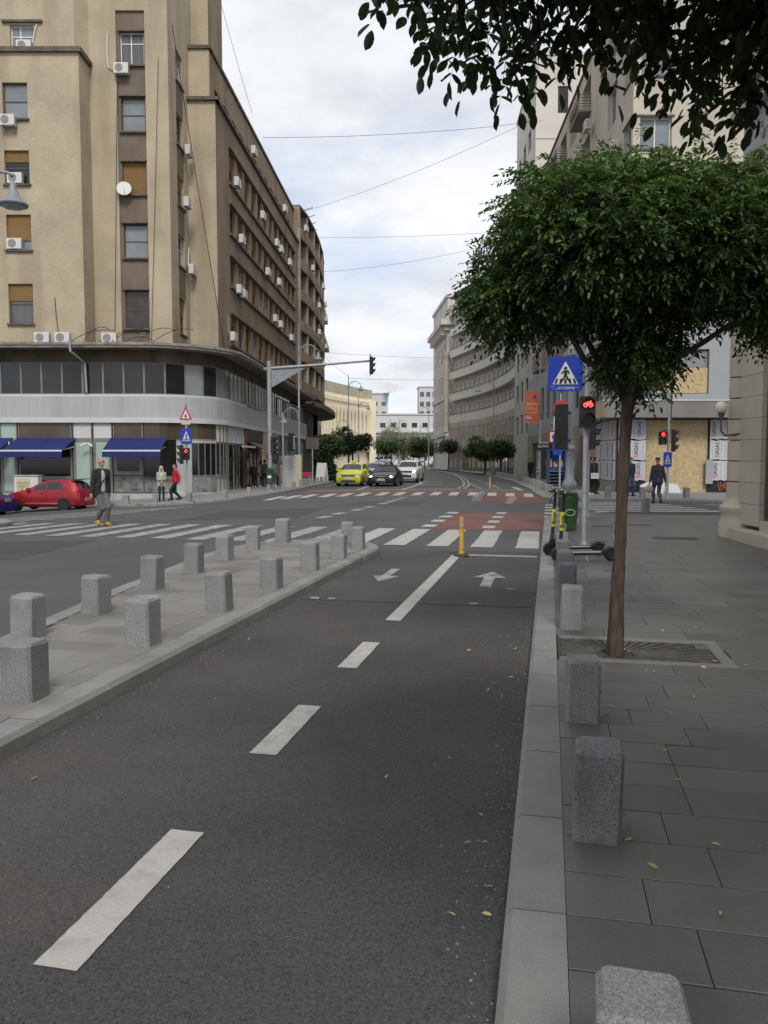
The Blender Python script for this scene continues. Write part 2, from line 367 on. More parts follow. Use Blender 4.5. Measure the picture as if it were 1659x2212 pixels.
# ---- traffic island ----
isl = struct('traffic_island')
IP = [ST(-3, -3.28), ST(13.6, -3.28), ST(14.6, -3.25), ST(15.15, -3.38), ST(15.68, -3.85), ST(15.82, -4.4), ST(15.55, -5.15), ST(15.05, -5.56), ST(14.4, -5.76), ST(13.2, -5.82), ST(9.3, -5.35), ST(6.5, -4.88), ST(-3, -3.45)]
mb = MB(); mb.prism(IP, -.05, .108); mb.build('island_bed', M_JOINT, isl)
kerb_path([ST(-3, -3.27), ST(13.6, -3.27)], isl, side=-1); kerb_path([ST(13.6, -3.27), ST(14.6, -3.23), ST(15.2, -3.36), ST(15.75, -3.8), ST(15.9, -4.4), ST(15.62, -5.2), ST(15.1, -5.62), ST(14.4, -5.81), ST(13.2, -5.86)], isl, .42, -1)
kerb_path([ST(13.2, -5.86), ST(9.3, -5.39), ST(6.5, -4.92), ST(2, -4.2)], isl, .8, -1)
s = 2.2; row = 0
while s < 15.8:
    W = .33
    t = -3.385 - rnd.choice((0, .15, .3))
    t = -3.385
    first = rnd.choice((.25, .4, .55, .6))
    while t > -6:
        l_ = first if first else rnd.choice((.6, .6, .45, .7)); first = 0
        t0, t1 = t - l_, t; t = t0; tm = (t0 + t1) / 2; sm_ = s + W / 2
        lim = -4.9 - .17 * (min(sm_, 13) - 6.5) + .12
        if sm_ > 14.5: lim = max(lim, -5.7 + (sm_ - 14.5) * .55)
        if t1 < lim + .08: continue
        if t0 < lim: t0 = lim; tm = (t0 + t1) / 2
        if sm_ > 15.1 and t1 > -3.8: continue
        k = (round(t1 - t0, 2), W)
        if k[0] < .05: continue
        if ('i', k) not in SL: SL['i', k] = slab_mesh(W, k[0], M_ISLB)
        x, y = ST(sm_, tm)
        o = link('paving_slab', SL['i', k], isl); o.location = (x, y, .12 + rnd.uniform(-.0015, .0015)); o.rotation_euler = (0, 0, LANE)
    s += W
# ---- far pavements ----
def ribbon(name, A, B, m_, parent, off, n=1):
    mb = MB(); V = []
    for a, b in zip(A, B):
        for i in range(n + 1):
            x = a[0] + (b[0] - a[0]) * i / n; y = a[1] + (b[1] - a[1]) * i / n; V.append((x, y, gz(x, y) + off))
    q = n + 1
    mb.add(V, [(j * q + i, j * q + i + 1, (j + 1) * q + i + 1, (j + 1) * q + i) for j in range(len(A) - 1) for i in range(n)]); return mb.build(name, m_, parent)
def resample(pts, step):
    out = []; pts = [Vector(p) for p in pts]
    for a, b in zip(pts, pts[1:]):
        n = max(1, round((b - a).length / step)); out += [tuple(a.lerp(b, i / n)) for i in range(n)]
    return out + [tuple(pts[-1])]
KR = [(30, 33.0), (17, 33.4), (12, 33.9), (8.3, 34.0), (7.45, 34.4), (7.2, 35.6), (7.75, 40.4), (8.56, 46.4), (9.4, 55), (10.1, 63), (10.75, 74), (11.0, 86), (10.9, 97), (10.4, 110), (9.3, 126), (7, 146), (2, 175)]
pave_fr = struct('far_right_pavement')
kerb_path(KR[:12], pave_fr, 1.0, 1)
KRs = [(x + (.1 if 34.2 < y else 0), y + (.1 if x > 8.2 and y < 34.2 else 0)) for x, y in KR]
def far_b(p):
    x, y = p
    if y < 41: return (max(x, 12) + 2, 42)
    return (16.5 + (y - 41) * .06, y)
ribbon('pavement_surface', KRs, [far_b(p) for p in KR], M_PAVE, pave_fr, .112, 3)
KL = [(-70, 46), (-40, 44), (-25, 42.2), (-19, 41.3), (-13.6, 40.7), (-12.6, 37.6), (-11.2, 36.3), (-8.4, 36.2), (-7.25, 37.4), (-6.35, 40.3), (-5.6, 44.8), (-5.0, 50.7), (-4.2, 59.3), (-3.85, 64), (-3.5, 70), (-3.25, 80), (-3.05, 95), (-3.1, 112), (-4.2, 130), (-9, 152)]
pave_l = struct('far_left_pavement')
kerb_path(KL[2:15], pave_l, 1.0, -1)
KLr = resample(KL, 2.5)
ribbon('pavement_surface', KLr, [(min(x - .5, -6.5 - (3 if y > 36.2 else 0)) if y > 46 and x > -9 else x - (2 if x > -12 else 0), max(y, 50)) if x > -30 else (x, 52) for x, y in KLr], M_PAVE, pave_l, .112, 4)
# kerbed separator between carriageway and cycle lane beyond the crossing
sep_o = struct('lane_separator')
SEP = [(4.65, 47.6), (5.0, 49), (5.6, 54), (6.3, 62), (7.0, 72), (7.6, 84), (8.0, 97), (7.9, 110), (6.8, 128)]
for k in (-1, 1): kerb_path([(x + .17 * k, y) for x, y in SEP], sep_o, 1.2, -k)
mb = MB(); mb.tube([(3.9, 34.1, .0), (4.3, 36.4, .03), (4.95, 40, .05)], [.2, .2, .16], 6); tag(mb.build('kerb_nose', M_KERB), kind='structure')
mb = MB(); mb.lathe([(1.5, -.1), (1.5, .1), (1.42, .13)], 24, (-11.9, 22.0, gz(-11.9, 22))); tag(mb.build('left_kerb_nose', M_KERB), kind='structure')
# repairs, covers and kerb-side grit
M_PATCH = mat('newer_asphalt_patch', (.056, .056, .058), .85, .12, 1, fine=.4, fscale=70, bump=.5, bscale=75)
for q in ([(-6.2, 23.5), (-2.6, 24.2), (-2.2, 29), (-5.6, 28.4)], [(-1.6, 30.2), (1.2, 30.6), (1.9, 34), (-1.0, 33.8)], [(-9.5, 13.5), (-6.6, 14.2), (-6.3, 17.6), (-9.1, 17)]): sheet('asphalt_patch', q, M_PATCH, road, .003, 6, 6, .05)
for s0, t0, a, b in ((17.6, 2.6, .5, .9), (14.9, .75, .9, .9), (20.4, 1.3, .35, .5), (21.0, 2.2, .3, .6)):
    mb = MB(Matrix.Translation((*ST(s0, t0), .121)) @ Matrix.Rotation(LANE, 4, 'Z')); mb.cbox(-b / 2, b / 2, -a / 2, a / 2, -.02, .005, .003); mb.build('utility_cover', M_PATCH if a < .8 else M_ISLB, pave_r)
rs0 = np.random.RandomState(5); mb = MB()
for k in range(900):
    if k < 520: s, t = rs0.uniform(1.5, 13), -.15 - abs(rs0.normal(0, .10))
    elif k < 800: s, t = rs0.uniform(4, 14), -3.15 + abs(rs0.normal(0, .16))
    else: s, t = rs0.uniform(2, 12), rs0.uniform(-3, -.2)
    x, y = ST(s, t); r_ = rs0.uniform(.003, .009); a = rs0.uniform(0, 6.3)
    mb.add([(x + r_ * math.cos(a), y + r_ * math.sin(a), .006), (x + r_ * math.cos(a + 2.1), y + r_ * math.sin(a + 2.1), .006), (x + r_ * math.cos(a + 4.2), y + r_ * math.sin(a + 4.2), .006), (x, y, .006 + r_ * .9)], [(0, 1, 3), (1, 2, 3), (2, 0, 3)])
tag(mb.build('kerbside_grit', mat('grit', (.24, .2, .15), .9, .4, 40), road), kind='stuff')

# ======================= building tools =======================
BASE = {}
_link0 = link
def link(name, me, parent=None):
    o = _link0(name, me, parent)
    if parent is not None and parent.name in BASE: o.matrix_parent_inverse = Matrix.Translation(-Vector(BASE[parent.name]))
    return o
def building(name, label, base, cat='building'):
    o = thing(name, label, cat, base); BASE[o.name] = base; return o
def frame(P0, P1):                       # local x along the wall, y into the building, z up
    a, b = Vector((*P0, 0)), Vector((*P1, 0)); d = (b - a).normalized(); n = Vector((-d.y, d.x, 0))
    M = Matrix(((d.x, n.x, 0, a.x), (d.y, n.y, 0, a.y), (0, 0, 1, 0), (0, 0, 0, 1)))
    return M, (b - a).length
GL = [mat('window_glass_dark', (.018, .02, .022), .06, .3, .7, spec=.6), mat('window_glass_curtain', (.10, .105, .11), .1, .25, 1.5, spec=.6, stretch=(6, 6, .3)),
      mat('window_glass_sky_tint', (.20, .225, .235), .09, .2, .8, spec=.6), mat('window_glass_brown', (.05, .04, .033), .1, .3, 2, spec=.5)]  # pale pane: sky reflection painted into its base colour
M_PVC = mat('white_window_frame', (.62, .63, .64), .5, .06, 5)
M_WFR = mat('old_window_frame', (.085, .075, .065), .7, .2, 8)
M_SHUT = mat('wooden_roller_blind', (.27, .165, .062), .75, .18, 3, stretch=(.6, .6, 30), fine=.2, fscale=3)
M_PLAS = mat('tan_plaster', (.425, .362, .262), .92, .13, .45, fine=.13, fscale=14, bump=.5, bscale=22, spec=.2, stain=((.27, .215, .145), .7, .75, .13))
M_PLASD = mat('brown_grey_plaster', (.175, .142, .108), .92, .12, .9, fine=.15, fscale=14, bump=.5, bscale=22, spec=.2, stain=((.12, .095, .07), .8, .55, .25))
M_PLASB = mat('weathered_shaded_brown_plaster', (.262, .2, .137), .92, .13, .5, fine=.16, fscale=12, bump=.5, bscale=22, spec=.2, stain=((.15, .112, .078), .5, .7, .22))  # street facade: dirtier plaster, with its shade also darkened into the base colour
M_LEDGE = mat('dirty_concrete_ledge', (.12, .10, .08), .9, .25, 2, fine=.25, fscale=12)
def wall(parent, P0, P1, z0, z1, ops, m_, depth=.25, name='wall', back=True):
    M, Ln = frame(P0, P1); mb = MB(M)
    us = sorted(set([0, Ln] + [v for o in ops for v in o[:2]])); zs = sorted(set([z0, z1] + [v for o in ops for v in o[2:4]]))
    idx = {}
    for i, u in enumerate(us):
        for j, z in enumerate(zs): idx[i, j] = len(idx)
    V = [(u, 0, z) for u in us for z in zs]; Fs = []
    for i in range(len(us) - 1):
        for j in range(len(zs) - 1):
            um, zm = (us[i] + us[i + 1]) / 2, (zs[j] + zs[j + 1]) / 2
            if any(o[0] < um < o[1] and o[2] < zm < o[3] for o in ops): continue
            Fs.append((idx[i, j], idx[i + 1, j], idx[i + 1, j + 1], idx[i, j + 1]))
    mb.add(V, Fs)
    for u0, u1, a, b in [o[:4] for o in ops]:
        mb.add([(u0, 0, a), (u1, 0, a), (u1, 0, b), (u0, 0, b), (u0, depth, a), (u1, depth, a), (u1, depth, b), (u0, depth, b)],
               [(0, 1, 5, 4), (1, 2, 6, 5), (2, 3, 7, 6), (3, 0, 4, 7)])
    mb.build(name, m_, parent); return M
WIN = {}
def window(parent, M, u0, u1, z0, z1, style='dark', glass=0, dep=.16, blind=0, fr=.07, mull=None, sill=None, trans=None, off=0, sillm=None):
    # each window: frame, then pane (and roller blind, sill) as its own pieces
    mb = MB(M); y0, y1 = dep, dep + .06
    mm = M_PVC if style == 'white' else (M_WFR if style == 'dark' else style)
    mb.box(u0, u0 + fr, y0, y1, z0, z1); mb.box(u1 - fr, u1, y0, y1, z0, z1); mb.box(u0 + fr, u1 - fr, y0, y1, z0, z0 + fr); mb.box(u0 + fr, u1 - fr, y0, y1, z1 - fr, z1)
    for q in (mull or []): mb.box(u0 + (u1 - u0) * q - fr * .45, u0 + (u1 - u0) * q + fr * .45, y0 + .004, y1, z0 + fr, z1 - fr)
    for q in (trans or []): mb.box(u0 + fr, u1 - fr, y0 + .006, y1, z0 + (z1 - z0) * q - fr * .45, z0 + (z1 - z0) * q + fr * .45)
    w_ = mb.build('window', mm, parent)
    mb = MB(M); mb.add([(u0 + fr * .5, y0 + .035, z0 + fr * .5), (u1 - fr * .5, y0 + .035, z0 + fr * .5), (u1 - fr * .5, y0 + .035, z1 - fr * .5), (u0 + fr * .5, y0 + .035, z1 - fr * .5)], [(0, 1, 2, 3)])
    mb.build('pane', GL[glass] if isinstance(glass, int) else glass, w_)
    if blind:
        mb = MB(M); zb = z1 - (z1 - z0) * blind; n = max(4, int((z1 - zb) / .055)); h = (z1 - zb) / n
        for k in range(n):
            a = zb + k * h; mb.add([(u0 + .03, y0 - .01, a), (u1 - .03, y0 - .01, a), (u1 - .03, y0 - .03, a + h * .5), (u0 + .03, y0 - .03, a + h * .5), (u1 - .03, y0 - .01, a + h), (u0 + .03, y0 - .01, a + h)],
                                   [(0, 1, 2, 3), (3, 2, 4, 5)])
        mb.build('roller_blind', M_SHUT, w_)
    if sill:
        mb = MB(M); mb.box(u0 - .08, u1 + .08, -sill, dep, z0 - .09, z0); mb.build('sill', sillm or M_LEDGE, w_)
    return w_
def bar(parent, M, u0, u1, w0, w1, z0, z1, m_, name='ledge'):
    mb = MB(M); mb.box(u0, u1, w0, w1, z0, z1); return mb.build(name, m_, parent)
def path_prism(parent, pts, inn, z0, z1, m_, name):       # a band following a path, inn = offset to the left
    mb = MB(); n = len(pts); V = []
    for i, p in enumerate(pts):
        a, b = Vector(pts[max(i - 1, 0)]), Vector(pts[min(i + 1, n - 1)]); d = (b - a).normalized(); nn = Vector((-d.y, d.x))
        for q in (0, inn):
            for z in (z0, z1): V.append((p[0] + nn.x * q, p[1] + nn.y * q, z))
    Fs = []
    for i in range(n - 1):
        a, b = 4 * i, 4 * i + 4
        Fs += [(a, b, b + 1, a + 1), (a + 1, b + 1, b + 3, a + 3), (b, a, a + 2, b + 2), (b + 2, a + 2, a + 3, b + 3)]
    Fs += [(0, 1, 3, 2), (4 * n - 4, 4 * n - 2, 4 * n - 1, 4 * n - 3)]
    mb.add(V, Fs); return mb.build(name, m_, parent)
def text_mesh(body, size, m_, parent, M, name='lettering', depth=.004, align='CENTER', sx=1):
    cu = bpy.data.curves.new(name, 'FONT'); cu.body = body; cu.size = size; cu.extrude = depth; cu.align_x = align; cu.align_y = 'CENTER'
    o = bpy.data.objects.new('tmp_text', cu); me = bpy.data.meshes.new_from_object(o); bpy.data.objects.remove(o); bpy.data.curves.remove(cu)
    me.transform(M @ Matrix.Rotation(math.pi / 2, 4, 'X') @ Matrix.Diagonal((sx, 1, 1, 1))); me.materials.clear(); me.materials.append(m_); me.name = name
    return link(name, me, parent)

# ======================= the tan corner building on the left =======================
LB = building('corner_apartment_block', 'tall tan plaster apartment block with rounded glazed podium at the left street corner', (-20, 50, -.6))
def op(u0, u1, z0, z1): return (u0, u1, z0, z1)
ZR = [(9.2, 11.35), (13.15, 15.05), (16.65, 18.45), (20.1, 22.0), (23.7, 25.5)]
# A: leftmost bay
AX0, AX1, AY = -60, -16.4, 44.4
aops = []
for i, (a, b) in enumerate(ZR[:4]):
    for x0, x1 in ((-20.55, -19.2), (-25.5, -23.2), (-31, -28.7)): aops.append(op(x0 - AX0, x1 - AX0, a, b))
MA = wall(LB, (AX0, AY), (AX1, AY), 8, 23.55, aops, M_PLAS)
for i, o in enumerate(aops):
    r = i // 3; fst = i % 3 == 0
    window(LB, MA, *o, 'dark', glass=[1, 2, 0, 2][r] if fst else 1, blind=[.42, .72, .33, 0][r] if fst else .3, sill=.14, trans=[.5])
bar(LB, MA, 0, AX1 - AX0 + .18, -.18, .9, 23.55, 23.8, M_LEDGE, 'cornice')
wall(LB, (AX1, AY), (AX1, 46.0), 8, 23.55, [], M_PLAS); bar(LB, frame((AX1, AY), (AX1, 46))[0], -.0, 1.6, -.18, 0, 23.552, 23.79, M_LEDGE, 'cornice')
a2 = [op(-20.4 + 60, -19.1 + 60, 23.9, 25.4)]
MA2 = wall(LB, (AX0, 45.2), (-16.9, 45.2), 23.7, 33, a2, M_PLAS); window(LB, MA2, *a2[0], 'white', glass=2, trans=[.62], mull=[.4])
wall(LB, (-16.9, 45.2), (-16.4, 46.0), 23.7, 33, [], M_PLAS)
bar(LB, MA2, 39.2, 41.4, -.15, .1, 25.5, 25.62, M_LEDGE)
# B: bay with the recessed strip of windows
bops = [op(1.68, 3.02, a, b) for a, b in ZR]
MBW = wall(LB, (AX1, 46.0), (-12.03, 46.0), 8, 33, [op(1.5, 3.1, 8.0, 26.6)], M_PLAS, .12)
MBS = wall(LB, (AX1 + 1.5, 46.12), (AX1 + 3.1, 46.12), 8, 26.6, [op(a - 1.5, b - 1.5, c, d) for a, b, c, d in bops], M_PLASD, .2, 'spandrel_strip')
for i, (a, b, c, d) in enumerate(bops):
    window(LB, MBS, a - 1.5, b - 1.5, c, d, ['dark', 'dark', 'dark', 'dark', 'white'][i], glass=[3, 2, 3, 2, 1][i], blind=[0, 0, .95, 0, 0][i], sill=.16, trans=[.5] if i < 4 else [.68], mull=[] if i < 4 else [.45], fr=.06)
    bar(LB, MBS, a - 1.6, b - 1.4, -.13, .1, d + .002, d + .07, M_LEDGE)
# S: return with narrow windows
sops = [op(1.66, 3.2, a, b) for a, b in ZR]
MS = wall(LB, (-12.03, 46.0), (-12.03, 51.7), 8, 33, sops, M_PLAS, .3)
for i, o in enumerate(sops):
    window(LB, MS, *o, 'white' if i in (1, 4) else 'dark', glass=[3, 0, 3, 0, 2][i], blind=[.5, 0, .45, 0, 0][i], sill=.12, trans=[.55], mull=[.5], dep=.2)
for i in range(4): bar(LB, MS, 1.66, 3.2, -.006, .05, ZR[i][1] + .05, ZR[i + 1][0] - .12, M_PLASD, 'spandrel')
# C and upper blocks
CX, CY_ = -10.3, 50.3
wall(LB, (-12.03, CY_), (CX, CY_), 8, 23.6, [], M_PLAS); bar(LB, frame((-12.03, CY_), (CX, CY_))[0], 0, 1.95, -.2, .5, 23.6, 23.8, M_LEDGE, 'cornice')
wall(LB, (-12.03, 50.8), (-10.75, 50.8), 23.6, 26.9, [], M_PLAS); bar(LB, frame((-12.03, 50.8), (-10.75, 50.8))[0], 0, 1.4, -.12, .5, 26.9, 27.1, M_LEDGE, 'cornice')
wall(LB, (-12.03, 51.6), (-10.95, 51.6), 26.5, 33, [], M_PLAS); wall(LB, (-10.95, 51.6), (-10.95, 56), 26.5, 33, [], M_PLASB)
# right facade
FE = (-8.75, 82.5)
MF, FL = frame((CX, CY_), FE)
NW = 12; rops = []
for a, b in [(9.4, 11.35), (13.2, 15.1), (16.6, 18.45), (19.85, 22.0)]:
    for k in range(NW): u = 3.35 + k * 2.27; rops.append(op(u, u + 1.62, a, b))
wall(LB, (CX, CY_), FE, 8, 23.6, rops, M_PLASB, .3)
for i, o in enumerate(rops):
    q = rnd.random(); white = q < .3
    window(LB, MF, *o, 'white' if white else 'dark', glass=rnd.choice((0, 0, 1, 3, 3)), blind=rnd.choice((0, 0, .3, .5, .8)) if not white else 0, mull=[.36, .68] if q < .5 else [.5], trans=[.6] if q > .4 else None, dep=.22, fr=.06)
for a, b in [(9.4, 11.35), (13.2, 15.1), (16.6, 18.45), (19.85, 22.0)]:
    bar(LB, MF, 3.2, 3.35 + 11 * 2.27 + 1.8, -.16, 0, a - .14, a - .01, M_LEDGE, 'sill_course'); bar(LB, MF, 3.2, 3.35 + 11 * 2.27 + 1.8, -.16, 0, b + .01, b + .12, M_LEDGE, 'lintel_course')
bar(LB, MF, -.15, FL, -.2, .6, 23.6, 23.8, M_LEDGE, 'cornice')
tops = [op(1.2 + k * 2.27, 2.7 + k * 2.27, 23.85, 25.1) for k in range(13)]
P0t = (CX - .45, CY_ + .5); P1t = (FE[0] - .45, FE[1])
MT = wall(LB, P0t, P1t, 23.6, 26.9, tops, M_PLASB, .3)
for o in tops: window(LB, MT, *o, rnd.choice(('dark', 'dark', 'white')), glass=rnd.choice((0, 3, 1)), mull=[.5], dep=.22, fr=.06)
bar(LB, MT, -.1, FL, -.12, .5, 26.9, 27.1, M_LEDGE, 'roof_edge')
mb = MB(); mb.prism([(-60, 45.5), (-17, 45.5), (-17, 46.3), (-12.1, 46.3), (-12.1, 51), (-10.9, 51), (-9.4, 82.4), (-60, 82.4)], 26.6, 26.9); mb.build('roof', M_LEDGE, LB)
mb = MB(); mb.prism([(-60, 46.4), (-12.4, 46.4), (-12.4, 56), (-60, 56)], 32.6, 33); mb.build('roof', M_LEDGE, LB)
for P0, P1 in (((FE[0], FE[1]), (-60, FE[1])), ((-60, 82.5), (-60, 44))): wall(LB, P0, P1, -.8, 27, [], M_PLASB)

# podium
M_CONC = mat('stained_concrete', (.20, .175, .145), .9, .25, 1.2, fine=.2, fscale=15, stain=((.06, .05, .042), 1.2, .8, .4))
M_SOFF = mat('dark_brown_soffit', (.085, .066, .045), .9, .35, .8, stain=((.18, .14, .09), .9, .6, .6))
M_BAND = mat('grey_metal_cladding', (.40, .41, .425), .5, .05, .8, metal=.05, spec=.5, stain=((.22, .22, .225), .8, .4, .2))
M_STRIP = mat('pale_metal_strip', (.55, .56, .56), .45, .06, 1, metal=.1)
M_ALU = mat('bronze_grey_aluminium', (.20, .195, .18), .5, .08, 2, metal=.2)
M_MINT = mat('frosted_mint_glass', (.34, .44, .40), .25, .05, .6, spec=.5)
M_GREYP = mat('grey_panel', (.40, .405, .40), .75, .12, .8, fine=.1, fscale=10, stain=((.17, .165, .16), 1.2, .6, .5))
M_WHITEP = mat('white_fascia_panel', (.52, .525, .52), .6, .05, 1)
M_GRAF = mat('scratched_blackened_panel', (.22, .22, .215), .7, .25, 2.2, stain=((.035, .035, .04), 1.6, .95, 1.5))
M_BLK = mat('black_shop_glass', (.012, .013, .014), .07, .3, 1, spec=.55)
M_TINT = mat('brown_transom_glass', (.075, .058, .038), .15, .3, .5, spec=.5)
WC, WR = Vector((-13.2, 47.9)), 3.9
def wpath(off, a0=-60, n=14, ye=82.3):
    P_ = [(a0, WC.y - WR - off), (WC.x, WC.y - WR - off)]
    for k in range(1, n + 1):
        th_ = math.pi / 2 * k / n; P_.append((WC.x + (WR + off) * math.sin(th_), WC.y - (WR + off) * math.cos(th_)))
    P_.append((-8.0 + off - .05, ye)); return P_
path_prism(LB, wpath(1.0), 1.3, 7.72, 7.9, M_CONC, 'canopy'); path_prism(LB, wpath(1.05), .12, 7.86, 8.0, mat('weathered_flashing', (.26, .25, .23), .8, .3, 1.5, stain=((.09, .08, .07), 2, .7, 1)), 'canopy_edge')
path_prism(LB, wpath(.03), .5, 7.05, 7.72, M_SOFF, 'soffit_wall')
path_prism(LB, wpath(.1), .2, 5.2, 5.32, M_STRIP, 'sill_course')
path_prism(LB, wpath(.12), .3, 4.05, 5.2, M_BAND, 'cladding_band'); path_prism(LB, wpath(.15), .3, 3.78, 4.05, M_STRIP, 'cladding_strip')
# ribs of the cladding: one strip each
def along(path, step):
    out = []; acc = 0
    for a, b in zip(path, path[1:]):
        a, b = Vector(a), Vector(b); Ln = (b - a).length; d = (b - a).normalized(); t = step - acc if acc else 0
        while t <= Ln: out.append((a + d * t, d)); t += step
        acc = Ln - (t - step)
        if acc >= step - 1e-6: acc = 0
    return out
wp = wpath(.12, -24)
rib_m = None
for p, d in along(wp, .42):
    if p.y > 66: break
    if rib_m is None:
        mb = MB(); mb.box(-.012, .012, -.012, .002, 4.06, 5.19); o = mb.build('cladding_rib', M_BAND, LB); rib_m = o.data
    else: o = link('cladding_rib', rib_m, LB)
    o.location = (p.x, p.y, 0); o.rotation_euler = (0, 0, math.atan2(d.y, d.x))
# first-floor ribbon glazing
pp = [p for p, d in along(wpath(.02, -24.3), 1.12)]
for a, b in zip(pp, pp[1:]):
    M_, Ln = frame(a, b)
    if a.y > 72: break
    window(LB, M_, .0, Ln, 5.32, 7.05, M_ALU, glass=rnd.choice((GL[0], GL[0], GL[0], M_BLK, M_BLK, GL[2])) if a.y < 47.5 else rnd.choice((GL[0], GL[1], GL[2])), dep=.02, fr=.05)
path_prism(LB, wpath(-.3), .3, 5.3, 7.1, M_BLK, 'inner_wall')
path_prism(LB, wpath(-.35), .3, -.9, 3.8, M_BLK, 'inner_wall')
# ground floor bays of the front
def bay(x0, x1, pieces):                 # pieces: (z0, z1, material, inset frame)
    M_, Ln = frame((x0, 44.0), (x1, 44.0))
    for z0, z1, m_, fr in pieces:
        window(LB, M_, .03, Ln - .03, z0, z1, M_ALU, glass=m_, dep=.0, fr=fr)
G0 = -.85
for x0, x1 in ((-30, -27), (-27, -24)): bay(x0, x1, [(-.1, 2.6, M_BLK, .1), (2.6, 3.8, M_TINT, .06)])
bay(-24, -21.1, [(-.1, 2.6, M_BLK, .1), (2.6, 3.8, M_TINT, .06)])
bay(-21.1, -20.1, [(-.1, 2.45, M_MINT, .14), (2.45, 3.8, M_MINT, .06)])
bay(-20.1, -17.1, [(-.1, .75, M_BLK, .1), (.75, 2.45, M_BLK, .1), (2.45, 3.8, M_TINT, .06)])
bay(-17.1, -16.0, [(-.1, 2.9, M_MINT, .14), (2.9, 3.8, M_WHITEP, .04)])
bay(-16.0, -14.9, [(-.1, 2.9, M_MINT, .14), (2.9, 3.8, M_WHITEP, .04)])
bay(-14.9, -13.2, [(-.05, .85, M_GRAF, .05), (.9, 2.85, M_BLK, .22), (2.85, 3.8, M_TINT, .06)])
arc = [Vector(p) for p in wpath(0)[1:16]]
def abay(i, j, pieces):
    for k in range(i, j):
        M_, Ln = frame(arc[k], arc[k + 1])
        for z0, z1, m_, fr in pieces: window(LB, M_, 0, Ln, z0, z1, M_ALU if fr > .02 else m_, glass=m_, dep=.0, fr=fr)
abay(0, 4, [(-.05, .85, M_GRAF, .02), (.9, 2.85, M_BLK, .015), (2.85, 3.8, M_TINT, .015)])
abay(4, 6, [(-.1, 2.85, M_GREYP, .02), (2.85, 3.8, M_TINT, .015)])
abay(6, 10, [(-.1, .85, M_GRAF, .02), (.85, 2.7, M_BLK, .03), (2.7, 2.9, M_GREYP, .02), (2.9, 3.8, M_TINT, .02)])
abay(10, 14, [(-.2, .75, M_GREYP, .06), (.75, 2.75, GL[0], .06), (2.75, 3.8, M_WHITEP, .05)])
path_prism(LB, wpath(.06), .4, -1.6, -.1, M_GREYP, 'plinth')
# shops along the right side
Ms, Ls = frame((WC.x + WR, WC.y), (-8.0 - .05, 82.3))
for k in range(3):
    u = k * 1.5; window(LB, Ms, u + .03, u + 1.47, -.3, 2.7, M_ALU, glass=[GL[0], M_BLK, GL[0]][k], dep=0, fr=.07, mull=[.5] if k == 1 else None); window(LB, Ms, u + .03, u + 1.47, 2.75, 3.8, M_WHITEP, glass=M_WHITEP, dep=0, fr=.04)
M_BEIGE = mat('beige_shop_front', (.43, .335, .25), .8, .06, .7); M_BRN = mat('brown_shop_front', (.075, .045, .03), .6, .2, 2)
for u0, u1, z0, z1, m_, nm in ((4.6, 4.9, -.3, 3.8, mat('terracotta_panel', (.2, .075, .04), .7), 'shop_pier'), (4.9, 10.6, 3.0, 5.3, mat('dark_sign_panel', (.05, .05, .052), .6), 'shop_fascia'),
                              (10.6, 17.2, 2.6, 5.3, M_BEIGE, 'shop_fascia'), (10.6, 12.4, -.3, 2.6, M_BEIGE, 'shop_pier'), (15.2, 17.2, -.3, 2.6, M_BRN, 'shop_pier')):
    bar(LB, Ms, u0, u1, -.1, .1, z0, z1, m_, nm)
window(LB, Ms, 4.95, 7.6, -.3, 3.0, M_BRN, glass=M_BLK, dep=0, fr=.12, mull=[.5]); window(LB, Ms, 7.6, 10.6, -.3, 3.0, M_BRN, glass=GL[3], dep=0, fr=.12, mull=[.4])
window(LB, Ms, 12.4, 15.2, -.3, 2.6, M_BRN, glass=GL[0], dep=0, fr=.12, mull=[.5])
for k in range(6): window(LB, Ms, 17.3 + k * 2.5, 19.7 + k * 2.5, -.3, 6.8, mat('grey_blue_cladding', (.17, .185, .2), .5) if k == 0 else bpy.data.materials['grey_blue_cladding'], glass=bpy.data.materials['grey_blue_cladding'] if k % 2 else GL[0], dep=-.05, fr=.1, mull=[.33, .66])
M_LET = mat('pale_lettering', (.5, .5, .5), .6, 0)
text_mesh('FRENCH BAKERY', .52, M_LET, LB, Ms @ Matrix.Translation((7.6, -.11, 4.45))); text_mesh('ARTISANAL · PATISSERIE', .22, M_LET, LB, Ms @ Matrix.Translation((7.7, -.11, 3.75)))
text_mesh('MUSIU', .95, mat('white_lettering', (.6, .6, .6), .6, 0), LB, Ms @ Matrix.Translation((13.6, -.11, 4.1)), sx=1.3)
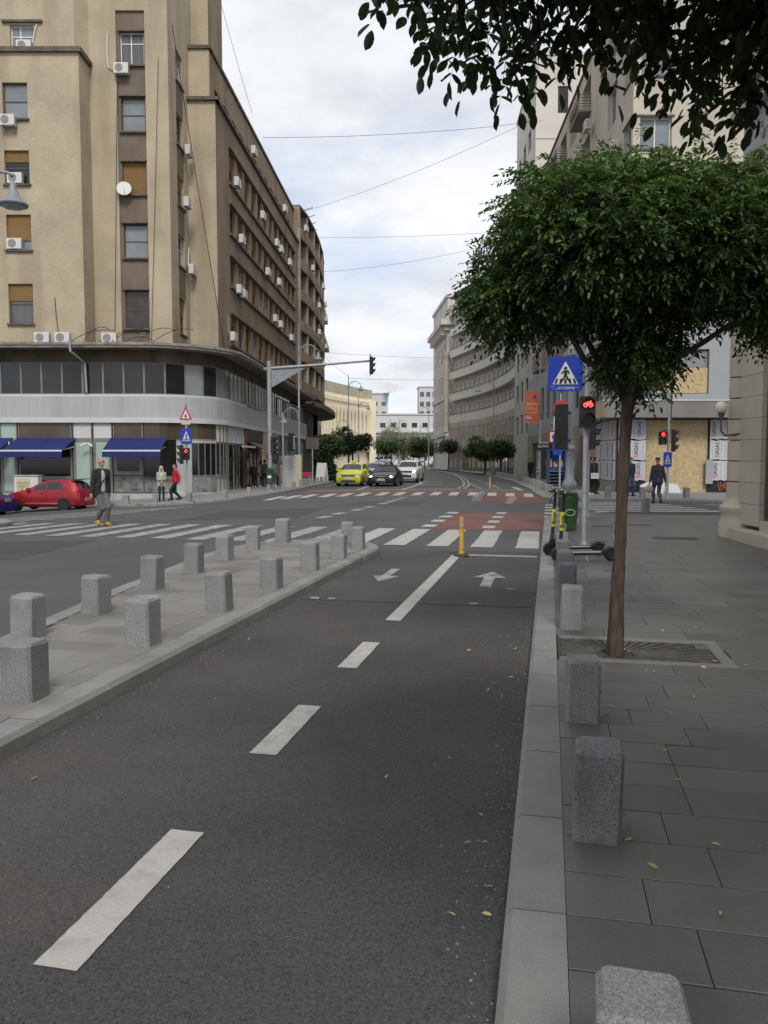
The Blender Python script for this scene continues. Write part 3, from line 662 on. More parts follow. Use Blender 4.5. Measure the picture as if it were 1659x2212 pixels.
# rounded balcony wing at the far end of the block
LW = building('balcony_wing', 'brown apartment wing with curved stacked balconies beyond the tan corner block', (-12, 95, -.3))
CW = [(-8.5, 82.6), (-8.0, 86), (-7.7, 91), (-7.55, 96), (-7.55, 101), (-7.8, 106), (-8.6, 111), (-10.3, 115)]
CWi = [(x - .9, y) for x, y in CW]
path_prism(LW, CWi, .4, -.5, 26.5, M_PLASB, 'wall')
M_SHADE = mat('loggia_wall', (.16, .14, .12), .9, .2, .6); M_BALC = mat('pale_balcony_parapet', (.33, .29, .24), .9, .15, .5, stain=((.17, .13, .1), .6, .7, .3))
for k in range(6):
    z = 8.7 + 3.1 * k
    path_prism(LW, CW, .9, z, z + .18, M_LEDGE, 'balcony_slab'); path_prism(LW, CW, .12, z + .18, z + 1.12, M_PLASB, 'balcony_parapet')
    for j in range(7):
        M_, Ln = frame(CWi[j], CWi[j + 1]); window(LW, M_, .8, Ln - .8, z + .5, z + 2.5, 'white', glass=rnd.choice((0, 1, 2)), dep=-.03, mull=[.5])
        bar(LW, frame(CW[j], CW[j + 1])[0], -.08, .08, .02, .9, z + 1.12, z + 3.1, M_BALC, 'balcony_screen')
path_prism(LW, CW, 1.0, 27.2, 27.45, M_LEDGE, 'roof_edge')
bar(LW, frame((-9.3, 82.6), (-8.5, 82.6))[0], 0, .8, 0, .5, 8, 27, M_BALC, 'end_wall')
CO = [(x + 1.4, y) for x, y in CW]
path_prism(LW, CO, 2.2, 7.2, 7.7, M_LEDGE, 'canopy'); path_prism(LW, CWi, .3, -.4, 7.2, bpy.data.materials['grey_blue_cladding'], 'shop_wall')
mb = MB(); mb.prism([(x - .3, y) for x, y in CWi] + [(-30, 115), (-30, 82.6)], 27.0, 27.2); mb.build('roof', M_LEDGE, LW)
for j in range(10): mb = MB(); mb.tube([(-8.3 - .1 * j * j * .3, 84 + 2.6 * j, 27.3), (-7.3 - .1 * j * j * .3, 84 + 2.6 * j, 27.6)], .04, 5); mb.build('bracket', M_LEDGE, LW)

# ======================= right side of the street =======================
M_CREAM = mat('cream_plaster', (.50, .455, .375), .9, .07, .5, fine=.1, fscale=12, bump=.35, bscale=25, spec=.2, stain=((.31, .27, .21), .5, .5, .25))
M_CREAMD = mat('dirty_cream_plaster', (.30, .26, .205), .9, .12, .6, fine=.14, fscale=12, spec=.2, stain=((.17, .14, .11), .6, .7, .25))
M_WHT = mat('pale_plaster', (.60, .57, .52), .9, .06, .4, stain=((.36, .33, .28), .5, .45, .25), spec=.2)
M_CLAD = mat('grey_cladding_panel', (.30, .315, .335), .55, .05, .5, spec=.4)
M_METF = mat('brushed_metal_fascia', (.215, .2, .19), .5, .12, .7, metal=.3, stretch=(1, 1, .2))
M_BOARD = mat('insulation_board', (.47, .49, .51), .6, .05, 3, stain=((.40, .41, .42), 6, .4, 1))
M_BLACK = mat('black_membrane', (.014, .014, .015), .6, .2, 3)
M_OSB = mat('osb_board', (.46, .345, .19), .8, .2, 9, c2=(.56, .44, .26), fine=.22, fscale=26, stain=((.3, .21, .11), 12, .4, 3), bump=.2, bscale=40)
M_REDL = mat('red_print', (.52, .03, .07), .6, 0); M_BLKL = mat('black_print', (.02, .02, .022), .6, 0); M_GRYL = mat('grey_print', (.26, .28, .31), .6, 0)
RB = building('boarded_corner_building', 'cream apartment block with grey first floor and boarded-up shop at the right corner', (15, 45, 0))
C0 = (11.65, 40.2); rd = Vector((math.sin(R(3)), math.cos(R(3))))
def rp(y, x0=11.65, y0=40.2): return (x0 + (y - y0) * math.tan(R(3)), y)
MG, _ = frame(C0, (34, 40.2)); MGs, Lgs = frame(rp(75.4), C0)      # local x of the side wall runs from far to near
# ground floor front
wall(RB, C0, (34, 40.2), -.05, 3.9, [op(1.5, 4.62, .05, 3.75)], M_BLACK, .12)
mb = MB(MG); mb.box(1.5, 3.05, .1, .14, .05, 3.75); mb.build('osb_sheet', M_OSB, RB)
mb = MB(MG); mb.box(3.06, 4.62, .1, .14, .05, 3.75); mb.build('osb_sheet', M_OSB, RB)
bar(RB, MG, 1.5, 4.62, -.05, .1, -.05, .06, M_LEDGE, 'threshold')
def board(M_, u0, u1, z0, z1, marks, rag=.04):
    mb = MB(M_); n = 9; top = [(u0 + (u1 - u0) * i / n, z1 + rnd.uniform(-rag, rag)) for i in range(n + 1)]; bot = [(u0 + (u1 - u0) * i / n, z0 + rnd.uniform(-rag, rag)) for i in range(n + 1)]
    mb.ext(bot + top[::-1], -.06, -.01, lambda a, b, c: (a, c, b)); b = mb.build('insulation_board', M_BOARD, RB)
    for u in marks:
        T = M_ @ Matrix.Translation((u, -.066, z0 + .6)) @ Matrix.Rotation(-math.pi / 2, 4, 'Y')
        text_mesh('ASAS', .285, M_BLKL, b, T, sx=.86)
        mb = MB(M_); zc = z0 + .13
        for q in ((-.1, .1, 0, .022), (-.1, .1, .178, .2), (-.1, -.078, .022, .178), (.078, .1, .022, .178)): mb.box(u + q[0], u + q[1], -.068, -.061, zc + q[2], zc + q[3])
        mb.ext([(-.06, .04), (-.02, .04), (.06, .16), (.02, .16)], -.068, -.061, lambda a, c, w_: (u + a, w_, zc + c))
        mb.build('logo', M_REDL, b)
    for k in range(int((u1 - u0) / .22)):
        u = u0 + .12 + k * .22
        if all(abs(u - q) > .17 for q in marks):
            mb = MB(M_)
            zt = z0 + .06
            while zt < z1 - .12: h = rnd.uniform(.03, .2); mb.box(u - .012, u + .012, -.064, -.061, zt, min(zt + h, z1 - .08)); zt += h + rnd.uniform(.02, .06)
            tag(mb.build('small_print', M_GRYL, b), kind='stuff')
ROWS = [(.72, 1.68), (1.75, 2.72), (2.79, 3.76)]
for i, (a, b) in enumerate(ROWS):
    board(MG, .1, 1.47, a, b, [1.12, .35] if i != 1 else [.98])
    board(MG, 4.68, 5.95, a, b, [[4.98, 5.68], [5.05, 5.72], [4.85, 5.58]][i])
    board(MGs, Lgs - 2.3, Lgs - .15, a, b, [Lgs - .6, Lgs - 1.6])
    board(MGs, Lgs - 4.6, Lgs - 2.4, a, b, [Lgs - 3.2])
mb = MB(MG)                              # sprayed tag on the black plinth
for pts in ([(5.15, .6), (5.22, .2)], [(5.25, .66), (5.32, .18), (5.45, .6), (5.5, .3)], [(5.5, .62), (5.62, .35), (5.78, .6), (5.58, .42), (5.8, .38)], [(5.6, .3), (5.75, .08), (5.95, .15)], [(5.35, .5), (5.7, .2)]): mb.tube([(u, -.012, z) for u, z in pts], .022, 5)
mb.build('graffiti', mat('orange_spray_paint', (.5, .16, .07), .7, 0), RB)
bar(RB, MG, 4.45, 4.8, -.2, -.08, .55, 1.75, M_CLAD, 'leaning_board')
wall(RB, rp(75.4), C0, -.05, 3.9, [op(3, 6, 0, 3.2), op(8, 12, 0, 3.2), op(14, 17.5, 0, 3.2), op(20, 24, 0, 3.2), op(25.5, 29, 0, 3.2)], M_CREAMD, .3)
for a, b in ((3, 6), (8, 12), (14, 17.5), (20, 24), (25.5, 29)): window(RB, MGs, a, b, 0, 3.2, M_WFR, glass=M_BLK, dep=.2, fr=.12, mull=[.5])
# canopy over the shop
mb = MB(); mb.prism([(10.75, 39.2), (34, 39.2), (34, 40.2), (12.0, 40.2), (12.1, 46), (11.2, 46)], 3.82, 4.62); cnp = mb.build('canopy', M_METF, RB)
bar(RB, frame((10.75, 39.2), (34, 39.2))[0], -.03, 12, -.04, .3, 4.62, 4.68, M_STRIP, 'canopy_flashing')
bar(RB, frame((11.2, 46.0), (10.75, 39.2))[0], 0, 6.75, -.03, 0, 3.84, 4.6, mat('pinkish_osb', (.46, .33, .22), .8, .15, 3), 'canopy_osb')
# first floor
wf1 = [op(1.95, 4.55, 5.05, 7.25), op(5.7, 8.2, 5.85, 8.0)]
wall(RB, C0, (34, 40.2), 3.9, 8.9, wf1, M_CLAD, .2)
w_ = window(RB, MG, *wf1[0], M_WFR, glass=mat('grey_blind', (.22, .23, .24), .7), dep=.1, fr=.05)
mb = MB(MG); mb.box(2.0, 4.5, .06, .09, 5.08, 6.32); mb.build('osb_sheet', M_OSB, w_)
window(RB, MG, *wf1[1], M_WFR, glass=0, dep=.1)
sf = [op(Lgs - u - 1.5, Lgs - u, 5.0, 7.6) for u in (1.2, 4.2, 7.2, 10.2, 13.2, 16.2, 19.2, 22.2, 25.2)]
wall(RB, rp(75.4), C0, 3.9, 8.9, sf, M_CLAD, .25)
for i, o in enumerate(sf): window(RB, MGs, *o, M_WFR, glass=M_OSB if i in (0, 2) else 0, dep=.15, mull=[.5])
# cream storeys
U0 = (12.1, 40.0); MU, _ = frame(U0, (18.2, 40)); MUs, Lus = frame(rp(75.4, 12.1, 40), U0); Lt = 7.7
FZ = [8.75 + 3.44 * k for k in range(7)]
cw = [op(.35, 1.9, z + 1.55 - .3, z + 3.1 - .35) for z in FZ]
wall(RB, U0, (18.2, 40), 8.9, 33, cw, M_CREAM, .3)
for o in cw: window(RB, MU, *o, 'white', glass=2, dep=.2, mull=[.5], sill=.05, sillm=M_PVC)
so = [op(Lus - 1.75, Lus - .35, z + 1.25, z + 2.75) for z in FZ] + [op(Lus - 5.6, Lus - 3.4, z + .7, z + 2.8) for z in FZ]
wall(RB, (U0[0] + Lt * rd.x, 40 + Lt), U0, 8.9, 33, [(a - (Lus - Lt), b - (Lus - Lt), c, d) for a, b, c, d in so], M_CREAM, .3)
for i, o in enumerate(so): window(RB, MUs, *o, 'white', glass=1, dep=.2, mull=[.5])
for z in FZ:
    bar(RB, MU, -.06, 2.0, -.06, 0, z + 1.15, z + 1.245, M_LEDGE, 'sill_course'); bar(RB, MU, -.06, 2.0, -.06, 0, z + 2.755, z + 2.84, M_LEDGE, 'lintel_course')
    bar(RB, MUs, Lus - 1.9, Lus + .06, -.06, 0, z + 1.15, z + 1.245, M_LEDGE, 'sill_course'); bar(RB, MUs, Lus - 1.9, Lus + .06, -.06, 0, z + 2.755, z + 2.84, M_LEDGE, 'lintel_course')
low = [op(a, a + 2.6, z + .8, z + 2.8) for z in FZ[:5] for a in (1.2, 5.4, 9.6, 13.8, 18, 22.4)]
wall(RB, rp(75.4, 12.1, 40), (U0[0] + Lt * rd.x, 40 + Lt), 8.9, 26.2, low, M_CREAM, .5)
for i, o in enumerate(low): window(RB, MUs, *o, 'white' if i % 3 else 'dark', glass=rnd.choice((0, 1)), dep=.4, mull=[.33, .66])
M_RAIL = mat('brown_balcony_rail', (.11, .06, .045), .6, .2, 3)
for z in FZ[:5]:
    for a in (22.0, 13.5, 5.0):
        mb = MB(MUs); mb.box(a, a + 3.2, -.75, 0, z + .45, z + .6); b = mb.build('balcony', M_CREAMD, RB)
        mb = MB(MUs)
        for k in range(5): mb.box(a, a + 3.2, -.75, -.72, z + .75 + k * .17, z + .78 + k * .17)
        for k in range(6): mb.box(a + k * .63, a + .04 + k * .63, -.77, -.75, z + .6, z + 1.48)
        for k in range(5): mb.box(a + 3.17, a + 3.2, -.72, 0, z + .75 + k * .17, z + .78 + k * .17)
        mb.build('railing', M_RAIL, b)
bar(RB, MUs, 0, Lus - Lt, -.1, .4, 26.2, 26.35, M_LEDGE, 'roof_edge')
mb = MB(); mb.prism([(12.2, 40.2), (18.2, 40.2), (18.2, 47.7), (12.6, 47.7)], 32.8, 33); mb.build('roof', M_LEDGE, RB)
mb = MB(); mb.prism([(12.6, 47.5), (34, 47.5), (34, 75.3), (14, 75.3)], 26.0, 26.2); mb.build('roof', M_LEDGE, RB)
wall(RB, (18.2, 40.0), (18.2, 52), 8.9, 33, [], M_CREAMD); wall(RB, (18.2, 44), (34, 44), 3.9, 26, [op(1 + 3 * k, 2.6 + 3 * k, z + .8, z + 2.6) for z in FZ[:5] for k in range(4)], M_CREAM, .3)
wall(RB, (34, 40.2), (34, 75.4), -.1, 26.2, [], M_CREAMD); wall(RB, (12.6, 47.7), (18.2, 47.7), 26, 33, [], M_CREAMD)
for z in FZ[:5]:                          # set-back windows right of the tower
    for k in range(4): window(RB, frame((18.2, 44), (34, 44))[0], 1 + 3 * k, 2.6 + 3 * k, z + .8, z + 2.6, 'white', glass=2, dep=.2, mull=[.5])
    mb = MB(); mb.box(17.7, 19.2, 42.6, 44, z + .2, z + .35); b = mb.build('balcony', M_CREAMD, RB)
    mb = MB(); [mb.box(17.7, 19.2, 42.6, 42.63, z + .5 + k * .18, z + .54 + k * .18) for k in range(5)]; mb.build('railing', M_RAIL, b)
# tall pale block behind
RT = building('pale_tower_block', 'tall pale plaster block with small barred windows rising behind the cream building', (18, 82, 0))
q0, q1 = (13.95, 75.6), (20, 75.6)
two = [op(2.0, 2.95, 33.5, 35.9), op(3.7, 4.6, 33.5, 35.9)]
wall(RT, q0, q1, -.1, 38.6, two, M_WHT, .3)
Mq, _ = frame(q0, q1)
for o in two:
    w_ = window(RT, Mq, *o, 'dark', glass=0, dep=.15); mb = MB(Mq); [mb.box(o[0] + .1 + k * .15, o[0] + .125 + k * .15, -.03, 0, o[2], o[3]) for k in range(6)]; mb.build('window_bars', M_WFR, w_)
bar(RT, Mq, -.1, 6.1, -.1, .5, 38.6, 38.85, M_WHT, 'roof_edge'); bar(RT, Mq, -.05, 6, -.06, 0, 31.2, 31.35, M_WHT, 'string_course')
fo = [op(a, a + 2.0, 3.4 * k + 1.0, 3.4 * k + 3.0) for k in range(1, 10) for a in (2, 6, 10)]
Mq2, Lq = frame((14.75, 91), q0); wall(RT, (14.75, 91), q0, -.1, 38.6, fo, M_WHT, .3)
for o in fo: window(RT, Mq2, *o, 'dark', glass=rnd.choice((0, 1)), dep=.15, mull=[.5])
bar(RT, Mq2, 0, Lq, -.1, .5, 38.602, 38.84, M_WHT, 'roof_edge')
mb = MB(); mb.prism([(14, 75.7), (20, 75.7), (20, 91), (14.8, 91)], 38.3, 38.58); mb.build('roof', M_LEDGE, RT); wall(RT, (20, 75.6), (20, 91), 0, 38.6, [], M_WHT)
# curved balcony block
RC = building('curved_balcony_block', 'pale block with long curved white balconies following the bend', (14, 112, 0))
CC = [(14.75, 91.2), (14.9, 96), (14.85, 101), (14.6, 106), (14.1, 111), (13.4, 116), (12.5, 121), (11.55, 125.5), (10.6, 130)]
CCr = CC[::-1]; CIr = [(x + .75, y) for x, y in CCr]
path_prism(RC, CIr, .4, 8, 27.5, M_WHT, 'wall'); path_prism(RC, CCr, .4, -.1, 7.6, M_CREAM, 'wall')
M_BALW = mat('white_balcony_parapet', (.72, .70, .66), .85, .05, .5, stain=((.58, .54, .48), .6, .4, .3))
for k in range(6):
    z = 7.6 + 3.45 * k
    path_prism(RC, CCr, .75, z, z + .2, M_BALW, 'balcony_slab'); path_prism(RC, CCr, .14, z + .2, z + 1.25, M_BALW, 'balcony_parapet'); path_prism(RC, [(x - .05, y) for x, y in CCr], .22, z + 1.25, z + 1.31, M_LEDGE, 'parapet_cap')
    for j in range(8):
        M_, Ln = frame(CIr[j], CIr[j + 1])
        for q in (.9, 3.2): window(RC, M_, q, q + .8, z + .9, z + 2.45, 'dark', glass=rnd.choice((0, 0, 1)), dep=-.03)
for j in range(8):
    M_, Ln = frame(CCr[j], CCr[j + 1])
    window(RC, M_, .8, 1.9, 4.9, 6.7, 'dark', glass=0, dep=-.03); window(RC, M_, 3.1, 4.2, 4.9, 6.7, 'dark', glass=0, dep=-.03)
    window(RC, M_, .2, Ln - .2, .1, 3.3, M_WFR, glass=rnd.choice((M_BLK, GL[3], GL[0])), dep=-.05, mull=[.5], fr=.15)
bar(RC, frame(CC[1], CC[0])[0], 0, 3.9, -1.5, 0, 3.7, 4.6, M_CREAMD, 'shop_canopy')
mb = MB(); mb.prism(CC[::-1] + [(25, 91.2), (25, 130)][::1], 27.3, 27.6); mb.build('roof', M_LEDGE, RC)
# neoclassical end
RN = building('cream_corniced_building', 'cream corner building with heavy bracketed cornice at the far bend', (14, 138, 0))
nb = [(10.3, 131.2), (24, 131.2), (24, 150), (9.2, 150)]
mb = MB(); mb.prism(nb, -.1, 28.0); mb.build('wall', M_WHT, RN)
for z0, z1, o in ((22.6, 23.4, .5), (23.4, 24.2, 1.1), (27.9, 28.4, .25), (5.6, 6.2, .4), (11.6, 11.9, .2)):
    mb = MB(); mb.prism([(x + (-o if x < 12 else o), y + (-o if y < 135 else o)) for x, y in nb], z0, z1); mb.build('cornice', M_WHT, RN)
for k in range(12): mb = MB(); mb.box(10.0 - k * .08 - .75, 10.3 - k * .08, 131.4 + k * 1.4, 131.8 + k * 1.4, 21.9, 23.4); mb.build('bracket', M_WHT, RN)
for x in (10.7, 11.6): mb = MB(); mb.lathe([(.45, 6.2), (.38, 7), (.33, 18), (.5, 18.6), (.55, 19.2)], 12, (x - .6, 131.0, 0)); mb.build('column', M_CREAM, RN)
for k in range(4):
    for z in (7.5, 13, 18): window(RN, frame((9.35, 148), (10.25, 131.2))[0], 1.5 + 4 * k, 2.8 + 4 * k, z, z + 2.6, 'dark', glass=0, dep=-.04)
# near stone-faced building at the right edge
NB = building('stone_faced_building', 'limestone shop building with banded corner column and ornate stucco upstairs', (9, 14, .1))
M_STON = mat('limestone', (.42, .375, .30), .75, .06, 1.5, fine=.08, fscale=60, rand=.05, stain=((.3, .26, .2), 1.1, .35, .5))
M_STUC = mat('grey_stucco', (.36, .36, .36), .85, .08, 2, fine=.1, fscale=25)
X0 = 7.5
for k in range(12):                      # ashlar courses
    z = .42 + k * .44
    mb = MB(); mb.box(X0, X0 + .5, 15.95, 16.93, z + .004, z + .436); mb.build('ashlar_block', M_STON, NB)
    mb = MB(); mb.lathe([(.25, z + .01), (.262, z + .022), (.262, z + .418), (.25, z + .43)], 20, (X0 + .12, 17.12, 0)); mb.build('column_drum', M_STON, NB, 'sm')
mb = MB(); mb.lathe([(.2, .1), (.2, 5.7)], 16, (X0 + .12, 17.12, 0)); mb.build('column_core', M_JOINT, NB)
mb = MB(); mb.lathe([(.40, .1), (.40, .42), (.36, .5), (.36, .62), (.40, .68), (.40, .76), (.3, .86), (.27, .95)], 24, (X0 + .12, 17.12, 0)); mb.build('column_base', M_STON, NB, 'sm')
mb = MB(); mb.prism([(X0 - .28, 16.75), (X0 - .3, 16.2), (X0 - .36, 15.4), (X0 - .45, 14.0), (X0 - .5, 11), (9, 11), (9, 16.9)][::-1] if False else [(9, 16.9), (X0 - .25, 16.8), (X0 - .32, 16.2), (X0 - .4, 15.4), (X0 - .48, 14.0), (X0 - .5, 11), (9, 11)], .1, .34); mb.build('step', M_STON, NB)
mb = MB(); mb.box(X0 + .02, X0 + .5, 11, 15.95, .34, .55); mb.build('shop_sill', M_STON, NB)
M_GRN = mat('olive_shop_glass', (.085, .095, .05), .12, .1, .5, spec=.5)
wN = MB(); wN.box(X0 + .1, X0 + .16, 15.86, 15.95, .55, 5.0); wN.box(X0 + .1, X0 + .16, 11, 11.09, .55, 5.0); wN.box(X0 + .1, X0 + .16, 11.09, 15.86, .55, .62); w_ = wN.build('window', M_WFR, NB)
mb = MB(); mb.add([(X0 + .14, 11, .6), (X0 + .14, 15.9, .6), (X0 + .14, 15.9, 5), (X0 + .14, 11, 5)], [(0, 3, 2, 1)]); mb.build('pane', M_GRN, w_)
mb = MB(); mb.box(X0 + .09, X0 + .13, 11.1, 15.85, 2.38, 2.46); mb.build('rail', mat('satin_steel', (.4, .4, .39), .35, 0, metal=.8), w_)
mb = MB(); mb.box(X0 - .1, X0 + .6, 10, 17.5, 5.72, 6.05); mb.build('string_course', M_STON, NB)
mb = MB(); mb.box(X0 + .12, 16, -26, 17.4, 6.05, 22); mb.build('upper_wall', M_STUC, NB); mb = MB(); mb.box(X0 + .3, 16, -26, 17.1, .1, 5.72); mb.build('lower_wall', M_STON, NB)  # unseen run of both walls behind the camera added to block sky light
for i in range(110):                      # stucco ornament, each a scroll of its own
    z = 6.3 + rnd.random() * 7; y = rnd.uniform(15.4, 17.35); r_ = rnd.uniform(.06, .14); a0 = rnd.random() * 6
    mb = MB(); mb.tube([(X0 + .1 - .03 * math.sin(k), y + r_ * (1 - k * .09) * math.cos(a0 + k * .8), z + r_ * (1 - k * .09) * math.sin(a0 + k * .8)) for k in range(8)], [.035 - .003 * k for k in range(8)], 5); mb.build('stucco_scroll', M_STUC, NB, 'all')
for i in range(5):
    mb = MB(); mb.box(X0 - .12, X0 + .2, 12, 17.55, 8.9 + 2.7 * i, 9.1 + 2.7 * i); mb.build('string_course', M_STUC, NB)
mb = MB(); pts = [(X0 - .05, 15.2 + 1.15 * math.cos(t), 6.3 + 1.1 * math.sin(t)) for t in [math.pi * k / 14 for k in range(15)]]; mb.tube(pts, .13, 8); mb.build('arch_moulding', M_STON, NB, 'all')
# ======================= distance =======================
PL_ = building('yellow_palace', 'long pale yellow neoclassical palace with giant columns beyond the bend', (-8, 178, 0))
M_YEL = mat('pale_yellow_stone', (.82, .74, .55), .85, .05, .4, stain=((.70, .61, .43), .5, .35, .3))
pp_ = [(-13.6, 158), (-12.0, 165), (-9.6, 172.5), (-6.4, 181), (-3.0, 189)]
path_prism(PL_, pp_, 8, -.1, 14.3, M_YEL, 'wall'); path_prism(PL_, [(x + .9, y) for x, y in pp_], 2, 12.6, 13.3, M_YEL, 'cornice'); path_prism(PL_, [(x + .5, y) for x, y in pp_], 1, 11.7, 12.6, M_YEL, 'architrave')
path_prism(PL_, [(x + .2, y) for x, y in pp_], .6, 14.3, 16.0, mat('weathered_parapet', (.47, .42, .32), .9, .15, .5), 'parapet'); path_prism(PL_, [(x + .9, y) for x, y in pp_], 2, 3.2, 3.7, M_YEL, 'plinth_course')
for p, d in along(pp_, 2.1):
    mb = MB(); mb.lathe([(.62, 3.7), (.52, 4.2), (.45, 10.6), (.7, 11.1), (.75, 11.7)], 12, (p.x + .55, p.y - .2, 0)); mb.build('column', M_YEL, PL_, 'sm')
    M_ = Matrix(((d.x, -d.y, 0, p.x + .05), (d.y, d.x, 0, p.y), (0, 0, 1, 0), (0, 0, 0, 1)))
    window(PL_, M_, .7, 1.5, 8.2, 10.4, M_YEL, glass=GL[3], dep=-.05); window(PL_, M_, .65, 1.55, 4.3, 6.8, M_YEL, glass=GL[3], dep=-.05)
wall(PL_, (-3.0, 189), (-12, 197), -.1, 14.3, [], M_YEL)
mb = MB(); mb.box(-3.4, -1.9, 186, 190, -.1, 13.6); mb.build('corner_pier', M_YEL, PL_)
PL_.scale = (1, 1, 1.12)
LN = building('left_corniced_building', 'grey neoclassical building with projecting stone cornices beyond the balcony wing', (-12, 125, 0))
nb = [(-26, 118), (-10.1, 118), (-10.6, 136), (-26, 136)]
mb = MB(); mb.prism(nb, -.1, 25.4); mb.build('wall', M_CREAM, LN)
for z0, z1, o in ((24.5, 25.6, 1.1), (23.6, 24.5, .6), (19.9, 20.6, 1.3), (19.0, 19.9, .6)):
    mb = MB(); mb.prism([(x + (-o if x < -20 else o), y + (-o if y < 120 else o)) for x, y in nb], z0, z1); mb.build('cornice', M_CREAM, LN)
for z in (5, 9.5, 14): 
    for k in range(4): window(LN, frame((-10.1, 118), (-10.6, 136))[0], 2 + 4 * k, 3.3 + 4 * k, z, z + 2.4, 'dark', glass=0, dep=-.05)
def far_block(name, label, x0, x1, y, d, h, m_, rows, cols, w_=1.6, hh=1.7, z0=3.0, step=3.6, gl=1):
    b = building(name, label, ((x0 + x1) / 2, y, 0)); mb = MB(); mb.box(x0, x1, y, y + d, -.2, h); mb.build('wall', m_, b)
    mb = MB(); mb.box(x0 - .3, x1 + .3, y - .3, y + d + .3, h, h + .5); mb.build('roof', m_, b)
    M_, Ln = frame((x0, y), (x1, y)); p = Ln / cols
    for r in range(rows):
        for c in range(cols): window(b, M_, p * c + (p - w_) / 2, p * c + (p + w_) / 2, z0 + step * r, z0 + step * r + hh, m_, glass=gl, dep=-.04, fr=.08)
    return b
M_FARW = mat('distant_white_wall', (.55, .55, .545), .85, .04, .1); M_FARG = mat('distant_glass_wall', (.16, .22, .30), .2, .08, .1, spec=.5)
b = far_block('white_office_building', 'long low white building with small windows closing the street', -9, 22, 262, 14, 16.2, M_FARW, 3, 9, 1.9, 1.7, 3.2, 4.4, 3)
mb = MB(); mb.box(-9.5, 22.5, 261.2, 262, 10.4, 10.9); mb.build('string_course', M_FARW, b)
far_block('white_tower', 'white rooftop block with satellite dish above the long white building', -8, 1.5, 300, 12, 26, M_FARW, 2, 3, 1.8, 1.6, 18, 3.6, 1)
mb = MB(); mb.lathe([(.2, 0), (1.6, .5), (2.4, 1.3), (2.45, 1.35)], 16); dsh = mb.build('dish', M_FARW); dsh.rotation_euler = (R(60), 0, R(20)); dsh.location = (2.0, 299, 27.5)
o = thing('rooftop_antenna', 'large white satellite dish on the far white roof', 'antenna', (2.0, 299, 26)); dsh.parent = o; dsh.location = (0, 0, 1.5)
mb = MB(); mb.tube([(0, 0, 0), (0, 0, 1.6)], .15, 6); mb.build('mast', M_FARW, o)
far_block('white_apartment_tower', 'tall white far building with square windows beside the blue glass one', 13, 27, 300, 12, 28.5, M_FARW, 5, 6, 1.7, 2.0, 10.5, 3.6, 1)
far_block('blue_glass_building', 'blue glass-fronted office building at the end of the street', 22.6, 34, 288, 12, 22, M_FARG, 5, 5, 2.0, 2.6, 2, 3.9, GL[2])

# ======================= trees =======================
def leaf_mat(name, c, c2, tr=.35, scale=5):
    m = bpy.data.materials.new(name); m.use_nodes = True; n, l = m.node_tree.nodes, m.node_tree.links
    b = n['Principled BSDF']; b.inputs['Roughness'].default_value = .45; b.inputs['Specular IOR Level'].default_value = .35
    t = n.new('ShaderNodeTexCoord'); x = n.new('ShaderNodeTexNoise'); l.new(t.outputs['Object'], x.inputs['Vector']); x.inputs['Scale'].default_value = scale; x.inputs['Detail'].default_value = 5
    at = n.new('ShaderNodeAttribute'); at.attribute_name = 'tint'
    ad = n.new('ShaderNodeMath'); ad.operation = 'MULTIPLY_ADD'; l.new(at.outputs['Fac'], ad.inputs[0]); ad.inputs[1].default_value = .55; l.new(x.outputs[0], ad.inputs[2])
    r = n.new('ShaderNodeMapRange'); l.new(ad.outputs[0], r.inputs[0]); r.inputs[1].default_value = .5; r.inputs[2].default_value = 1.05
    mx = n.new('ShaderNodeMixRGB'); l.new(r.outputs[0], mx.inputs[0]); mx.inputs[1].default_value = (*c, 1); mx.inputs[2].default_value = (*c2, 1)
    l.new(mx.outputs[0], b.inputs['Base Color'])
    tl = n.new('ShaderNodeBsdfTranslucent'); l.new(mx.outputs[0], tl.inputs[0]); ms = n.new('ShaderNodeMixShader'); ms.inputs[0].default_value = tr
    l.new(b.outputs[0], ms.inputs[1]); l.new(tl.outputs[0], ms.inputs[2]); l.new(ms.outputs[0], n['Material Output'].inputs[0])
    return m
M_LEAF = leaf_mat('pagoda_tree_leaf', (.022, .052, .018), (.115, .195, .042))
M_LEAFN = leaf_mat('near_leaf', (.026, .046, .015), (.062, .095, .028), .35)
M_LEAFF = leaf_mat('far_leaf', (.03, .06, .018), (.085, .14, .035), .3, 1.2)
M_LEAFD = leaf_mat('conifer_leaf', (.02, .034, .018), (.045, .07, .03), .15, 2)
M_LEAFB = leaf_mat('sparse_spring_leaf', (.13, .145, .08), (.24, .245, .15), .3, 1)
M_BARK = mat('bark', (.085, .066, .05), .95, .25, 5, fine=.4, fscale=22, bump=1.0, bscale=22, stretch=(1, 1, .22), spec=.2)
M_TWIG = mat('dark_twig', (.035, .028, .022), .9, .2, 10)

